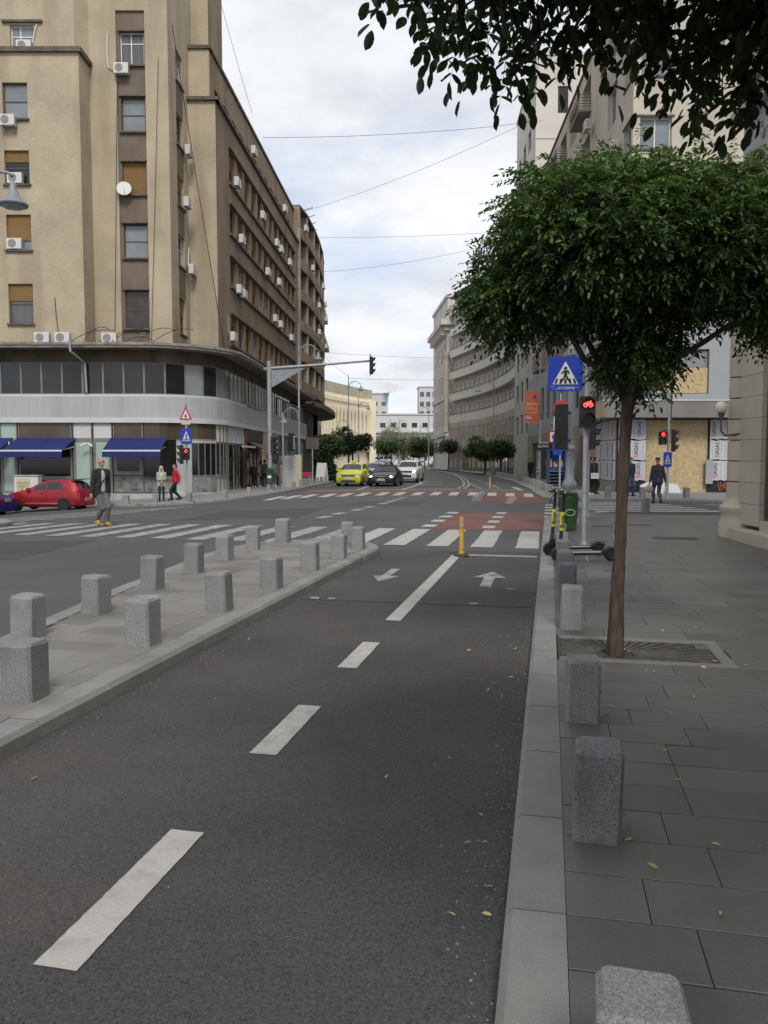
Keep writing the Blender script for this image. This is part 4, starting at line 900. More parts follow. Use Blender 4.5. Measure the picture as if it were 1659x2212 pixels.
def mesh_np(name, V, Fq, m_, parent, tint=None, smooth_=False):
    me = bpy.data.meshes.new(name); nV, nF = len(V), len(Fq); k = Fq.shape[1]
    me.vertices.add(nV); me.vertices.foreach_set('co', V.astype(np.float32).ravel())
    me.loops.add(nF * k); me.loops.foreach_set('vertex_index', Fq.astype(np.int32).ravel())
    me.polygons.add(nF); me.polygons.foreach_set('loop_start', np.arange(nF, dtype=np.int32) * k)
    me.update(calc_edges=True)
    if tint is not None:
        a = me.attributes.new('tint', 'FLOAT', 'POINT'); a.data.foreach_set('value', tint.astype(np.float32))
    me.materials.append(m_)
    return link(name, me, parent)
def frames(d, rs):                       # orthonormal frames around directions d
    d = d / np.linalg.norm(d, axis=1, keepdims=True)
    up = np.tile([0, 0, 1.], (len(d), 1)) + rs.normal(0, .35, d.shape)
    s_ = np.cross(d, up); s_ /= np.linalg.norm(s_, axis=1, keepdims=True) + 1e-9
    return d, s_, np.cross(s_, d)
def ovals(base, d, ln, wd, rs, tint):
    n = len(base); d, s_, u = frames(d, rs); ln = ln[:, None]; wd = wd[:, None]; P_ = [base]
    side = [(.12, .26), (.34, .46), (.58, .48), (.8, .34), (.94, .14)]
    for a, b in side: P_.append(base + d * ln * a + s_ * wd * b + u * wd * .12)
    P_.append(base + d * ln - u * ln * .08)
    for a, b in side[::-1]: P_.append(base + d * ln * a - s_ * wd * b + u * wd * .12)
    V = np.stack(P_, 1).reshape(-1, 3); i = np.arange(n)[:, None] * 12
    return V, np.concatenate([i + q for q in ([0, 1, 2, 3], [0, 3, 4, 6], [0, 6, 8, 9], [0, 9, 10, 11])] + [i + q for q in ([4, 5, 6, 6], [6, 7, 8, 8])][:0]), np.repeat(tint, 12)
def leaflets(base, d, ln, wd, rs, tint):
    # folded pointed-oval blades, two quads each
    n = len(base); d, s_, u = frames(d, rs)
    ln = ln[:, None]; wd = wd[:, None]
    P_ = [base, base + d * ln * .3 + s_ * wd * .46 + u * wd * .10, base + d * ln * .72 + s_ * wd * .38 + u * wd * .10, base + d * ln - u * ln * .08,
          base + d * ln * .72 - s_ * wd * .38 + u * wd * .10, base + d * ln * .3 - s_ * wd * .46 + u * wd * .10]
    V = np.stack(P_, 1).reshape(-1, 3); i = np.arange(n)[:, None] * 6
    return V, np.concatenate([i + [0, 1, 2, 3], i + [0, 3, 4, 5]]), np.repeat(tint, 6)
def crown_points(blobs, n, rs, shell=.55):
    B = np.array(blobs, float); w_ = B[:, 3] ** 2; idx = rs.choice(len(B), n, p=w_ / w_.sum())
    d = rs.normal(0, 1, (n, 3)); d /= np.linalg.norm(d, axis=1, keepdims=True)
    r = (shell + (1 - shell) * rs.random(n) ** .6) * (1 + rs.normal(0, .07, n)); fl = B[idx, 4] if B.shape[1] > 4 else np.ones(n)
    off = d * (r * B[idx, 3])[:, None]; off[:, 2] *= fl
    return B[idx, :3] + off, d
def compound_crown(name, blobs, n, parent, m_, seed, rach=.22, ll=.05, lw=.022, pairs=5, droop=.55, clear=None, blade=None):
    rs = np.random.RandomState(seed); p, d = crown_points(blobs, n, rs, .42)
    if clear is not None:
        k = clear(p, rs); p, d = p[k], d[k]; n = len(p)
    dirs = d * .8 + rs.normal(0, .45, (n, 3)); dirs[:, 2] = dirs[:, 2] * .6 - droop + rs.normal(0, .15, n)
    dirs /= np.linalg.norm(dirs, axis=1, keepdims=True); _, s_, u = frames(dirs, rs)
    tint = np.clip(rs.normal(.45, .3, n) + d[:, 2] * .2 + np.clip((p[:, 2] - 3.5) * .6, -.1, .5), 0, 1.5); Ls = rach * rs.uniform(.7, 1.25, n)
    bs, ds, lns, tn = [], [], [], []
    for k in range(pairs):
        f = .25 + .75 * k / pairs
        q = p + dirs * (Ls * f)[:, None]; q[:, 2] -= (Ls * f * f * .25)
        for sg in (-1, 1):
            bs.append(q); ds.append(s_ * sg + dirs * .45 + np.array([0, 0, -.35]) + rs.normal(0, .22, (n, 3))); lns.append(ll * rs.uniform(.75, 1.2, n) * (1 - .25 * abs(f - .6))); tn.append(tint)
    q = p + dirs * Ls[:, None]; q[:, 2] -= Ls * .25; bs.append(q); ds.append(dirs + np.array([0, 0, -.4])); lns.append(ll * rs.uniform(.9, 1.2, n)); tn.append(tint)
    lns = np.concatenate(lns); V, Fq, T = (blade or leaflets)(np.concatenate(bs), np.concatenate(ds), lns, lns * lw / ll, rs, np.concatenate(tn) + rs.normal(0, .08, len(lns)))
    o = mesh_np(name, V, Fq, m_, parent, T)
    # leaf stalks as thin triangles
    q = p + dirs * Ls[:, None]; q[:, 2] -= Ls * .25
    V = np.stack([p + s_ * .0022, p - s_ * .0022, q], 1).reshape(-1, 3); Fq = np.arange(len(V)).reshape(-1, 3)
    mesh_np('leaf_stalks', V, Fq, M_TWIG, o); return o
def limb(mb, a, b, r0, r1, rs, sag=.08, n=6, k=7):
    a, b = Vector(a), Vector(b); L_ = (b - a).length; pts = []
    for i in range(k):
        t = i / (k - 1); p = a.lerp(b, t)
        if 0 < i: p += Vector(rs.normal(0, .025 * L_, 3)) * (1 if i < k - 1 else .3)
        p.z += math.sin(t * math.pi) * sag * L_; pts.append(p)
    mb.tube(pts, [r0 + (r1 - r0) * i / (k - 1) for i in range(k)], n); return pts
def trunk_mesh(pts, rr, parent, n=16, seed=1):
    rs = np.random.RandomState(seed); mb = MB(); P_ = resample3(pts, .06); m = len(P_)
    V = []
    for i, p in enumerate(P_):
        t = i / (m - 1); r0 = np.interp(t, np.linspace(0, 1, len(rr)), rr)
        for k in range(n):
            a = k * 2 * math.pi / n; r = r0 * (1 + .10 * math.sin(3 * a + .7 * i * .15 + seed) + .07 * math.sin(7 * a + i * .09) + .06 * math.sin(i * .33 + 2 * a) + rs.normal(0, .035))
            V.append((p.x + r * math.cos(a), p.y + r * math.sin(a), p.z))
    mb.add(V, [(i * n + k, i * n + (k + 1) % n, (i + 1) * n + (k + 1) % n, (i + 1) * n + k) for i in range(m - 1) for k in range(n)] + [tuple(range((m - 1) * n, m * n))])
    return mb.build('trunk', M_BARK, parent, 'all')
def resample3(pts, step):
    pts = [Vector(p) for p in pts]; out = []
    for a, b in zip(pts, pts[1:]):
        n = max(1, int((b - a).length / step)); out += [a.lerp(b, i / n) for i in range(n)]
    return out + [pts[-1]]
def branches(parent, top, blobs, rs, r0=.035):
    for b in blobs:
        mb = MB(); c = Vector(b[:3]); pts = limb(mb, top, c, r0, .012, rs, .05); br = mb.build('branch', M_BARK, parent, 'all')
        mb = MB()
        for q in range(7):
            e = c + Vector(rs.normal(0, 1, 3)).normalized() * b[3] * .85; limb(mb, pts[4 if q % 2 else 5], e, .01, .003, rs, .06, 5, 5)
        tag(mb.build('twigs', M_TWIG, br), kind='stuff')
# --- the street tree on the right pavement
TX, TY = 1.98, 6.74
tr = thing('street_tree', 'slim pagoda tree with a dense dark green crown in the near pavement grate', 'tree', (TX, TY, .1))
blobs = [(-.88, .1, 2.62, .38), (-.98, -.15, 2.38, .32), (-.78, .25, 2.98, .42), (-.62, -.3, 3.32, .46), (-.42, .2, 3.55, .48), (-.1, -.2, 3.62, .44), (.0, .3, 3.28, .55), (-.45, -.4, 2.75, .5), (-.1, -.55, 2.95, .5), (.42, -.3, 3.5, .48), (.5, .35, 3.75, .42), (.85, 0, 3.5, .5),
         (1.15, .25, 3.3, .5), (1.35, -.1, 2.9, .46), (1.2, -.35, 2.55, .4), (1.55, .2, 2.5, .42), (.75, .4, 2.95, .5), (.6, -.5, 2.95, .46), (-.3, .45, 2.55, .42), (-.05, .1, 2.36, .3), (.2, -.2, 2.5, .34), (.9, -.55, 2.75, .34), (1.2, -.15, 3.72, .36), (-.55, .0, 2.36, .3)]
blobs = [(x, y, 3.87 - (3.75 - z) * (.56 if -.7 < x < .15 else .68), r * .96, .86) for x, y, z, r in blobs] + [(.08, -.1, 2.5, .26, .9), (.14, .15, 2.62, .26, .9), (.22, .1, 2.6, .28, .9)]
trunk_mesh([(0, 0, -.05), (-.005, 0, .06), (.0, .0, .5), (.02, 0, 1.0), (.035, .01, 1.5), (.06, .02, 2.05), (.09, .02, 2.22)], [.072, .055, .051, .049, .047, .046, .055], tr)
rs_ = np.random.RandomState(3)
branches(tr, (.08, .02, 2.16), blobs[::2], rs_)
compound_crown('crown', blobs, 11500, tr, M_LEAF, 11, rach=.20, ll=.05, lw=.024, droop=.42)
# --- the tree over the camera: trunk out of view, its lower leaves hang into the top of the frame
t0 = thing('overhanging_tree', 'near tree whose dark leafy branches hang across the top edge', 'tree', (1.02, .95, .1))
trunk_mesh([(0, 0, -.05), (.0, 0, .5), (.02, 0, 1.5), (.03, .05, 2.3), (.02, .1, 2.6)], [.09, .072, .066, .062, .066], t0, seed=5)
ob = [(-.95, 1.75, 3.33, .26), (-.70, 1.9, 3.30, .30), (-.42, 1.85, 3.36, .32), (-.15, 1.9, 3.45, .30), (.1, 1.95, 3.42, .3), (.3, 1.9, 3.22, .3), (.48, 1.8, 3.02, .22), (.42, 2.0, 3.1, .2), (-.85, 1.5, 3.5, .4), (-.3, 1.4, 3.55, .45), (.3, 1.5, 3.5, .45), (.75, 1.6, 3.3, .4), (.7, .9, 3.5, .6), (0, .8, 3.6, .6),
      (-.8, .9, 3.5, .5), (.9, .1, 3.5, .6), (.2, 0, 3.8, .7), (-.6, .1, 3.6, .55), (.5, -.6, 3.6, .55), (.62, 1.95, 3.2, .22), (1.2, .9, 3.4, .55), (1.3, -.2, 3.5, .6), (.3, -1.0, 3.7, .6), (1.0, -.9, 3.6, .6), (-.4, -.6, 3.7, .55), (.9, .6, 4.1, .6), (0, .3, 4.2, .6)]  # clumps above and behind the view added to shade the near pavement
ob = [((x * .8 - .03) if y > 1.3 else x, y, z + .06, r, .72) for x, y, z, r in ob]
branches(t0, (.02, .1, 2.55), ob[::2], np.random.RandomState(8), .03)
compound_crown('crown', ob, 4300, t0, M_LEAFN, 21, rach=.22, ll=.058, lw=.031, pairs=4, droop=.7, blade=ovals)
# --- distant trees
def simple_crown(name, blobs, n, parent, m_, seed, size=.16, shell=.35):
    rs = np.random.RandomState(seed); p, d = crown_points(blobs, n, rs, shell); dirs = d + rs.normal(0, .6, (n, 3)); dirs[:, 2] -= .3
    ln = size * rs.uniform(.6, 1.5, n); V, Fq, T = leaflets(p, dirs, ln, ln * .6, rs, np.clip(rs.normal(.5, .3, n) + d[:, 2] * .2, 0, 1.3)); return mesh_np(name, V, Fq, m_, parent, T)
def far_tree(name, label, x, y, h, cr, m_, seed, n=5000, size=.2, flat=.75, group=None, trunk=.1, nb=11):
    rs = np.random.RandomState(seed); z0 = gz(x, y) + .1; t = thing(name, label, 'tree', (x, y, z0), 0, group)
    th_ = h - cr * flat * 1.5; trunk_mesh([(0, 0, -.1), (.03, 0, th_ * .5), (.0, .03, th_ + cr * .2)], [trunk * 1.2, trunk, trunk * .8], t, 10, seed)
    bl = [(*(rs.normal(0, .42, 2) * cr), h - cr * flat + rs.normal(0, .28) * cr * flat, cr * rs.uniform(.35, .6), flat) for _ in range(nb)]
    for b in bl[:6]: mb = MB(); limb(mb, (0, .03, th_), b[:3], trunk * .5, .02, rs, .05, 5, 4); mb.build('branch', M_BARK, t)
    simple_crown('crown', bl, n, t, m_, seed, size); return t
far_tree('street_tree', 'round green tree behind the yellow taxi on the left', -5.0, 77, 4.9, 2.1, M_LEAFF, 31, 7000)
far_tree('street_tree', 'darker green tree right of the one behind the taxi', -3.3, 84, 4.6, 1.8, M_LEAFD, 32, 6000)
far_tree('street_tree', 'small round tree on the right pavement before the curved block', 11.6, 92, 4.3, 1.9, M_LEAFF, 33, 5000)
far_tree('street_tree', 'second small tree on the right pavement near the ornate lamp', 11.75, 81, 4.0, 1.5, M_LEAFF, 34, 4000)
far_tree('street_tree', 'small dark tree at the far right bend', 9.7, 121, 5.0, 1.8, M_LEAFD, 35, 3500)
far_tree('street_tree', 'dark rounded tree in the middle distance beside the far lamp', 7.6, 150, 6.2, 3.0, M_LEAFF, 36, 4500, .3)
far_tree('street_tree', 'yellow-green tree half hidden behind the cream corniced building', 11.2, 160, 5.6, 2.4, M_LEAFB, 37, 3000, .3)
far_tree('street_tree', 'low green tree at the foot of the palace corner', .6, 165, 6.0, 2.6, M_LEAFF, 38, 3500, .3)
for i, (x, y, h, r) in enumerate(((-1.5, 200, 9.5, 4), (5, 205, 10, 4.4), (11, 210, 9.5, 4), (2, 214, 11, 4.2), (8, 220, 10, 4))):
    far_tree('park_tree', ['leftmost thin-leaved park tree before the white building', 'second thin-leaved park tree from the palace', 'thin-leaved park tree nearest the dark round tree', 'tall thin-leaved park tree in the middle of the row', 'rear thin-leaved park tree against the white building'][i], x, y, h, r, M_LEAFB, 40 + i, 2600, .42, 1.0, 'sparse park trees at the end of the street', .16, 16)
cb = thing('conifer_shrub', 'dark conical conifer shrub in a pot left of the taxi', 'shrub', (-4.55, 62.5, gz(-4.5, 62) + .1))
simple_crown('foliage', [(0, 0, .5 + .42 * k, .95 - .14 * k, .7) for k in range(6)], 5000, cb, M_LEAFD, 51, .16, .5)
mb = MB(); mb.tube([(0, 0, 0), (0, 0, 2.2)], [.08, .03], 6); mb.build('stem', M_BARK, cb)
# --- tree grate on the right pavement
gr = thing('tree_grate', 'cast-iron tree grate framed in stone around the slim tree trunk', 'tree grate', (*ST((PIT[0] + PIT[1]) / 2, (PIT[2] + PIT[3]) / 2), .1), LANE)
hs, ht = (PIT[1] - PIT[0]) / 2, (PIT[3] - PIT[2]) / 2
for a, b, c, d in ((-ht, ht, -hs, -hs + .11), (-ht, ht, hs - .11, hs), (ht - .11, ht, -hs + .11, hs - .11)):
    mb = MB(); mb.cbox(a + .003, b - .003, c + .003, d - .003, -.05, .024, .008); mb.build('frame_stone', M_ISLB, gr)
M_IRON = mat('rusty_cast_iron', (.085, .08, .074), .7, .3, 6, fine=.2, fscale=40)
mb = MB(); mb.box(-ht, ht - .11, -hs + .11, hs - .11, -.06, -.02); mb.build('soil', mat('dark_soil', (.05, .042, .032), 1, .4, 12, fine=.4, fscale=60), gr)
lx, ly = Vector((TX, TY)) .x - gr.location.x, TY - gr.location.y
lx, ly = lx * math.cos(-LANE) - ly * math.sin(-LANE), lx * math.sin(-LANE) + ly * math.cos(-LANE)
for k in range(44):                      # radial bars
    a = k * 2 * math.pi / 44; ca, sa = math.cos(a), math.sin(a)
    tmax = 9
    for lim, v, o_ in ((ht - .13, ca, lx), (-ht + .02, ca, lx), (hs - .13, sa, ly), (-hs + .13, sa, ly)):
        if abs(v) > 1e-6:
            t = (lim - o_) / v
            if t > 0: tmax = min(tmax, t)
    if tmax < .2: continue
    mb = MB(Matrix.Translation((lx, ly, 0)) @ Matrix.Rotation(a, 4, 'Z'))
    mb.box(.15, tmax, -.014, .014, -.02, .02); mb.build('grate_bar', M_IRON, gr)
mb = MB(); mb.tube([(lx + .16 * math.cos(t), ly + .16 * math.sin(t), -.002) for t in [k * math.pi / 10 for k in range(21)]], .018, 6); mb.build('grate_ring', M_IRON, gr)
rs_ = np.random.RandomState(77); q = np.stack([rs_.uniform(-ht, ht - .15, 260), rs_.uniform(-hs + .13, hs - .14, 260), np.full(260, 0.003)], 1)
keep = (rs_.random(260) < .35) | (np.hypot(q[:, 0] - lx, q[:, 1] - ly) < .3); q = q[keep]; ln = rs_.uniform(.02, .045, len(q)); dd = rs_.normal(0, 1, (len(q), 3)); dd[:, 2] = np.abs(dd[:, 2]) * .6
V, Fq, T = leaflets(q, dd, ln, ln * .5, rs_, rs_.random(len(q))); w_ = mesh_np('weeds', V, Fq, M_LEAF, gr, T); tag(w_, kind='stuff')

# ======================= street furniture =======================
M_STEEL = mat('galvanised_steel', (.30, .315, .32), .5, .15, 4, metal=.35, fine=.15, fscale=30, spec=.4)
M_LAMP = mat('grey_lamp_paint', (.23, .25, .27), .5, .15, 3, metal=.15, fine=.15, fscale=20)
M_LAMPG = mat('frosted_lamp_glass', (.35, .35, .34), .3, 0)
M_BLKP = mat('black_plastic', (.018, .018, .019), .5, .2, 6)
M_YELP = mat('yellow_plastic', (.55, .33, .03), .5, .15, 6, stain=((.25, .16, .05), 7, .6, 1))
M_GRNP = mat('green_plastic', (.035, .09, .035), .45, .12, 4, stain=((.07, .11, .07), 3, .4, 1))
M_WHITE = mat('white_sign_sheet', (.62, .63, .63), .4, .04, 5); M_BLUE = mat('blue_sign_sheet', (.012, .045, .36), .4, .1, 5); M_REDS = mat('red_sign_sheet', (.50, .022, .05), .4, .06, 5)
M_LEDR = mat('lit_red_lens', (1, .03, .03), .4, 0, emit=5); M_LEDOFF = mat('dark_lens', (.012, .014, .014), .15, 0)
M_AWN = mat('blue_awning_fabric', (.012, .022, .12), .8, .15, 2, fine=.15, fscale=20); M_WHM = mat('white_enamel', (.60, .60, .58), .5, .06, 4, stain=((.42, .40, .36), 4, .4, 1))
ORD = ['first', 'second', 'third', 'fourth', 'fifth', 'sixth', 'seventh', 'eighth', 'ninth', 'tenth', 'eleventh', 'twelfth', 'thirteenth', 'fourteenth', 'fifteenth', 'sixteenth', 'seventeenth', 'eighteenth', 'nineteenth', 'twentieth']
def ordw(n): return ORD[n - 1] if n <= 20 else ('twenty-' if n < 30 else 'thirty-') + ORD[n % 10 - 1] if n % 10 else ('thirtieth' if n == 30 else 'fortieth')
def bollard_mesh(w_, h, m_):
    a, c, e = w_ / 2, w_ * .085, w_ * .1; O = lambda q: [(-a + c + q, -a + q), (a - c - q, -a + q), (a - q, -a + c + q), (a - q, a - c - q), (a - c - q, a - q), (-a + c + q, a - q), (-a + q, a - c - q), (-a + q, -a + c + q)]
    mb = MB(); L0 = [(O(0), -.05), (O(0), h - e), (O(e * .55), h)]; j = lambda q: rnd.gauss(0, q); V = [(x + j(.0022), y + j(.0022), z + (j(.003) if z > 0 else 0)) for P_, z in L0 for x, y in P_]
    mb.add(V, [(8 * i + k, 8 * i + (k + 1) % 8, 8 * i + 8 + (k + 1) % 8, 8 * i + 8 + k) for i in range(2) for k in range(8)] + [tuple(range(16, 24))])
    o = mb.build('stone_bollard', m_); me = o.data; bpy.data.objects.remove(o); return me
BM = [[bollard_mesh(a, b, c) for _ in range(6)] for a, b, c in ((.205, .42, M_GRAN), (.205, .43, M_GRAND), (.235, .42, M_GRAN))]
def bollard(x, y, label, group, rz=LANE, dark=0, base=.11, sc_=1):
    o = link('stone_bollard', rnd.choice(BM[dark])); o.location = (x, y, gz(x, y) + base); o.rotation_euler = (rnd.gauss(0, .014), rnd.gauss(0, .014), rz + rnd.gauss(0, .07)); o.scale = (sc_, sc_, sc_ * rnd.uniform(.96, 1.05))
    return tag(o, label, 'bollard', group)
g1 = 'granite bollards beside the cycle lane on the right pavement'
for i, s in enumerate((1.8, 3.5, 5.12, 7.92, 9.5, 10.95, 12.5, 13.95, 15.9, 17.2, 18.9, 21.2)):
    lab = ['speckled granite bollard cut off by the bottom edge, nearest the camera', 'dark speckled granite bollard standing second nearest on the right pavement', 'speckled granite bollard just before the tree grate', 'granite bollard just beyond the tree grate'][i] if i < 4 else f'granite bollard on the right pavement, {ORD[i - 4]} beyond the one behind the grate'
    bollard(*ST(s + .07, .222), lab, g1, dark=1 if i in (1, 4, 5, 6) else 0)
for i, (s, t) in enumerate(((4.85, -3.55), (6.5, -3.55), (8.15, -3.53), (9.75, -3.5), (11.45, -3.5), (12.95, -3.46), (14.5, -3.5), (15.45, -3.95))):
    bollard(*ST(s, t), f'granite bollard on the traffic island, {ORD[i]} from the camera in the cycle-lane row', 'granite bollards on the traffic island', dark=2)
for i, (s, t) in enumerate(((6.55, -4.75), (7.75, -4.78), (9.35, -4.97), (10.85, -5.1), (12.35, -5.25), (13.85, -5.33), (15.15, -5.2))):
    bollard(*ST(s, t), f'granite bollard on the traffic island, {ORD[i]} from the camera in the carriageway row', 'granite bollards on the traffic island', dark=2, sc_=1.0 if i < 6 else 1.12)
for i, (x, y) in enumerate(((-14.6, 41.4), (-12.9, 39.6), (-12.2, 37.9), (-10.6, 37.0), (-9.0, 36.9), (-7.55, 37.9), (-6.75, 39.9), (-6.15, 42.6), (-5.75, 45.4), (-5.45, 48.2), (-5.2, 50.2), (-5.05, 52), (-4.85, 54.4), (-4.72, 56.6), (-4.6, 58.6), (-4.45, 60.6), (-4.35, 62.8))):
    bollard(x, y, f'small pale bollard on the far left pavement, {ORD[i]} counted from the left', 'bollards on the far left pavement', 0, base=.1)
kr = resample([(7.75, 35.7), (8.25, 40.4), (9.06, 46.4), (9.9, 55), (10.6, 63), (11.25, 74), (11.5, 86)], 1.75)
for i, (x, y) in enumerate(kr):
    n_ = i + 1; bollard(x, y, f'pale bollard in the far right kerb row, {ordw(n_)} from the side-street corner', 'bollards along the far right kerb', -.1, base=.1)
for i, (x, y, lb) in enumerate(((8.2, 25.0, 'left granite bollard at the near side of the side-street crossing'), (11.0, 25.0, 'dark granite bollard at the right end of the side-street crossing'), (9.7, 34.6, 'bollard left of the masked man across the side street'), (11.2, 34.6, 'bollard between the masked man and the man with the carrier bag'),
                               (13.0, 34.3, 'bollard just right of the far pedestrian signal post'), (15.6, 34.5, 'bollard left of the pair before the graffiti'), (16.3, 36.0, 'set-back bollard before the orange graffiti'), (17.0, 34.4, 'bollard before the graffiti beside the stone column'))):
    bollard(x, y, lb, 'bollards at the side street', 0, dark=1 if i == 1 else 0, base=.1, sc_=1.08)
# flexible yellow posts
def flex_post(x, y, label):
    t = thing('lane_post', label, 'post', (x, y, gz(x, y)), 0, 'yellow lane posts')
    mb = MB(); mb.lathe([(.14, .005), (.13, .035), (.06, .05)], 14); mb.build('base', M_BLKP, t)
    mb = MB(); mb.lathe([(.05, .05), (.05, .1), (.042, .11), (.05, .12), (.042, .135), (.05, .145), (.042, .16), (.05, .17), (.042, .19), (.042, .68), (.035, .72), (.01, .73)], 14); mb.build('post', M_YELP, t, 'sm')
    for z in (.53, .61): mb = MB(); mb.lathe([(.0435, z), (.0435, z + .045)], 14); mb.build('reflective_band', mat('grey_reflector', (.3, .29, .27), .4) if z < .55 else bpy.data.materials['grey_reflector'], t)
flex_post(1.42, 14.55, 'yellow flexible post at the end of the cycle-lane centre line'); flex_post(6.25, 47.2, 'distant yellow flexible post between the far cycle lanes')
# --- signals and signs
def lens(mb_parent, M_, x, z, r, m_, visor=True, sym=None):
    mb = MB(M_); mb.tube([(x, -.012, z), (x, -.02, z)], r, 20); l_ = mb.build('lens', m_, mb_parent)
    if visor:
        mb = MB(M_); n = 14; V = []
        for k in range(n + 1):
            a = math.pi * (-.12 + 1.24 * k / n)
            for yy, rr in ((0, r * 1.08), (-r * 1.5 * (.55 + .45 * math.sin(max(0, a if a < math.pi / 2 else math.pi - a))), r * 1.1)): V.append((x + rr * math.cos(a), yy, z + rr * math.sin(a)))
        mb.add(V, [(2 * k, 2 * k + 1, 2 * k + 3, 2 * k + 2) for k in range(n)]); mb.build('visor', M_BLKP, mb_parent)
    return l_
def head(parent, M_, n, lit, w_=.28, st=.29, d=.16):
    mb = MB(M_); h = n * st; mb.cbox(-w_ / 2, w_ / 2, 0, d, 0, h, .015); hd = mb.build('signal_head', M_BLKP, parent)
    for k in range(n): lens(hd, M_, 0, h - st * (k + .5), w_ * .38, M_LEDOFF, True) if k != lit else lens(hd, M_, 0, h - st * (k + .5), w_ * .38, M_LEDOFF, True)
    return hd
def T(x, y, z, rz=0): return Matrix.Translation((x, y, z)) @ Matrix.Rotation(rz, 4, 'Z')
def pole(parent, h, r, m_=M_STEEL, base=True, loc=(0, 0)):
    mb = MB(); mb.lathe(([(r * 1.7, 0), (r * 1.6, .02), (r, .1)] if base else [(r, 0)]) + [(r, h)], 14, (loc[0], loc[1], 0)); return mb.build('pole', m_, parent, 'sm')
# cycle signal by the scooters
cs = thing('cycle_signal', 'cycle traffic light showing a glowing red bicycle on a galvanised pole', 'traffic light', (3.9, 15.5, .12))
pole(cs, 4.0, .055)
hd = head(cs, T(-.02, -.2, 2.26, R(-4)), 2, 0, .29, .3)
Mh = T(-.02, -.2, 2.26, R(-4))
mb = MB(Mh)
for cx_ in (-.05, .05): mb.tube([(cx_ + .033 * math.cos(a), -.026, .43 + .033 * math.sin(a)) for a in [k * math.pi / 7 for k in range(15)]], .0085, 5)
for a, b in (((-.05, .43), (-.02, .48)), ((-.02, .48), (.04, .48)), ((.05, .43), (.035, .5)), ((-.02, .48), (.0, .43)), ((.0, .43), (.04, .48)), ((-.05, .43), (0, .43)), ((.035, .5), (.055, .5))): mb.tube([(a[0], -.026, a[1]), (b[0], -.026, b[1])], .0085, 5)
mb.build('red_bicycle', M_LEDR, hd)
for z in (2.35, 2.75): mb = MB(); mb.box(-.05, .05, -.2, .06, z, z + .04); mb.build('bracket', M_BLKP, cs)
for z, m_ in ((1.0, M_STEEL),): mb = MB(); mb.lathe([(.06, z), (.06, z + .03)], 12); mb.build('clamp', m_, cs)
def crossing_sign(loc, rz, sz, label, graffiti=False, h=None):
    t = thing('crossing_sign', label, 'road sign', loc, rz)
    mb = MB(); c = sz * .07; pts = []
    for sx, sy, a0 in ((1, -1, -90), (1, 1, 0), (-1, 1, 90), (-1, -1, 180)):
        for k in range(4): a = R(a0 + 30 * k); pts.append((sx * (sz / 2 - c) + c * math.cos(a), sz / 2 + sy * (sz / 2 - c) + c * math.sin(a)))
    mb.ext(pts, .0, .012, lambda u, v, w_: (u, w_, v)); mb.build('plate', M_BLUE, t)
    mb = MB(); tri = [(-sz * .37, sz * .2), (sz * .37, sz * .2), (0, sz * .86)]; mb.ext(tri, -.004, -.001, lambda u, v, w_: (u, w_, v)); mb.build('white_triangle', M_WHITE, t)
    mb = MB(); q = lambda P_: mb.ext([(a * sz, b * sz) for a, b in P_], -.008, -.005, lambda u, v, w_: (u, w_, v))
    for x in (-.27, -.135, 0, .135, .27): q([(x - .035 + x * .06, .215), (x + .035 + x * .06, .215), (x + .03 - x * .12, .36), (x - .03 - x * .12, .36)])
    q([(-.05, .6), (-.13, .52), (-.11, .49), (-.045, .54), (-.045, .44), (-.13, .28), (-.08, .27), (0, .41), (.08, .28), (.13, .3), (.05, .45), (.05, .55), (.09, .49), (.12, .5), (.1, .58), (.05, .61)])
    q([(.05 * math.cos(k * math.pi / 5), .66 + .045 * math.sin(k * math.pi / 5)) for k in range(10)])
    mb.build('walking_figure', M_BLKL, t)
    if graffiti:
        mb = MB(); rr = random.Random(5)
        for k in range(9): x = -.2 * sz + k * .055 * sz; mb.tube([(x + .035 * sz * math.cos(a * 1.2 + k), -.006, .085 * sz + .04 * sz * math.sin(a * (1.4 + .1 * k))) for a in [j * .5 for j in range(11)]], .0035, 4)
        mb.tube([(-.45 * sz, -.006, .13 * sz), (-.36 * sz, -.006, .13 * sz)], .0035, 4); mb.tube([(.3 * sz, -.006, .12 * sz), (.38 * sz, -.006, .1 * sz)], .0035, 4); mb.tube([(-.3 * sz, -.006, .16 * sz), (-.38 * sz, -.006, .06 * sz), (-.22 * sz, -.006, .05 * sz)], .0035, 4)
        mb.build('graffiti', M_WHITE, t)
    mb = MB(); mb.box(-.3 * sz if not graffiti else .2, .3 * sz if not graffiti else .52 * sz + .06, .012, .04, sz * .45, sz * .5); mb.build('bracket', M_STEEL, t)
    return t
crossing_sign((3.47, 15.42, 3.08), R(-3), .66, 'large blue pedestrian crossing sign tagged with white graffiti under the tree crown', True)
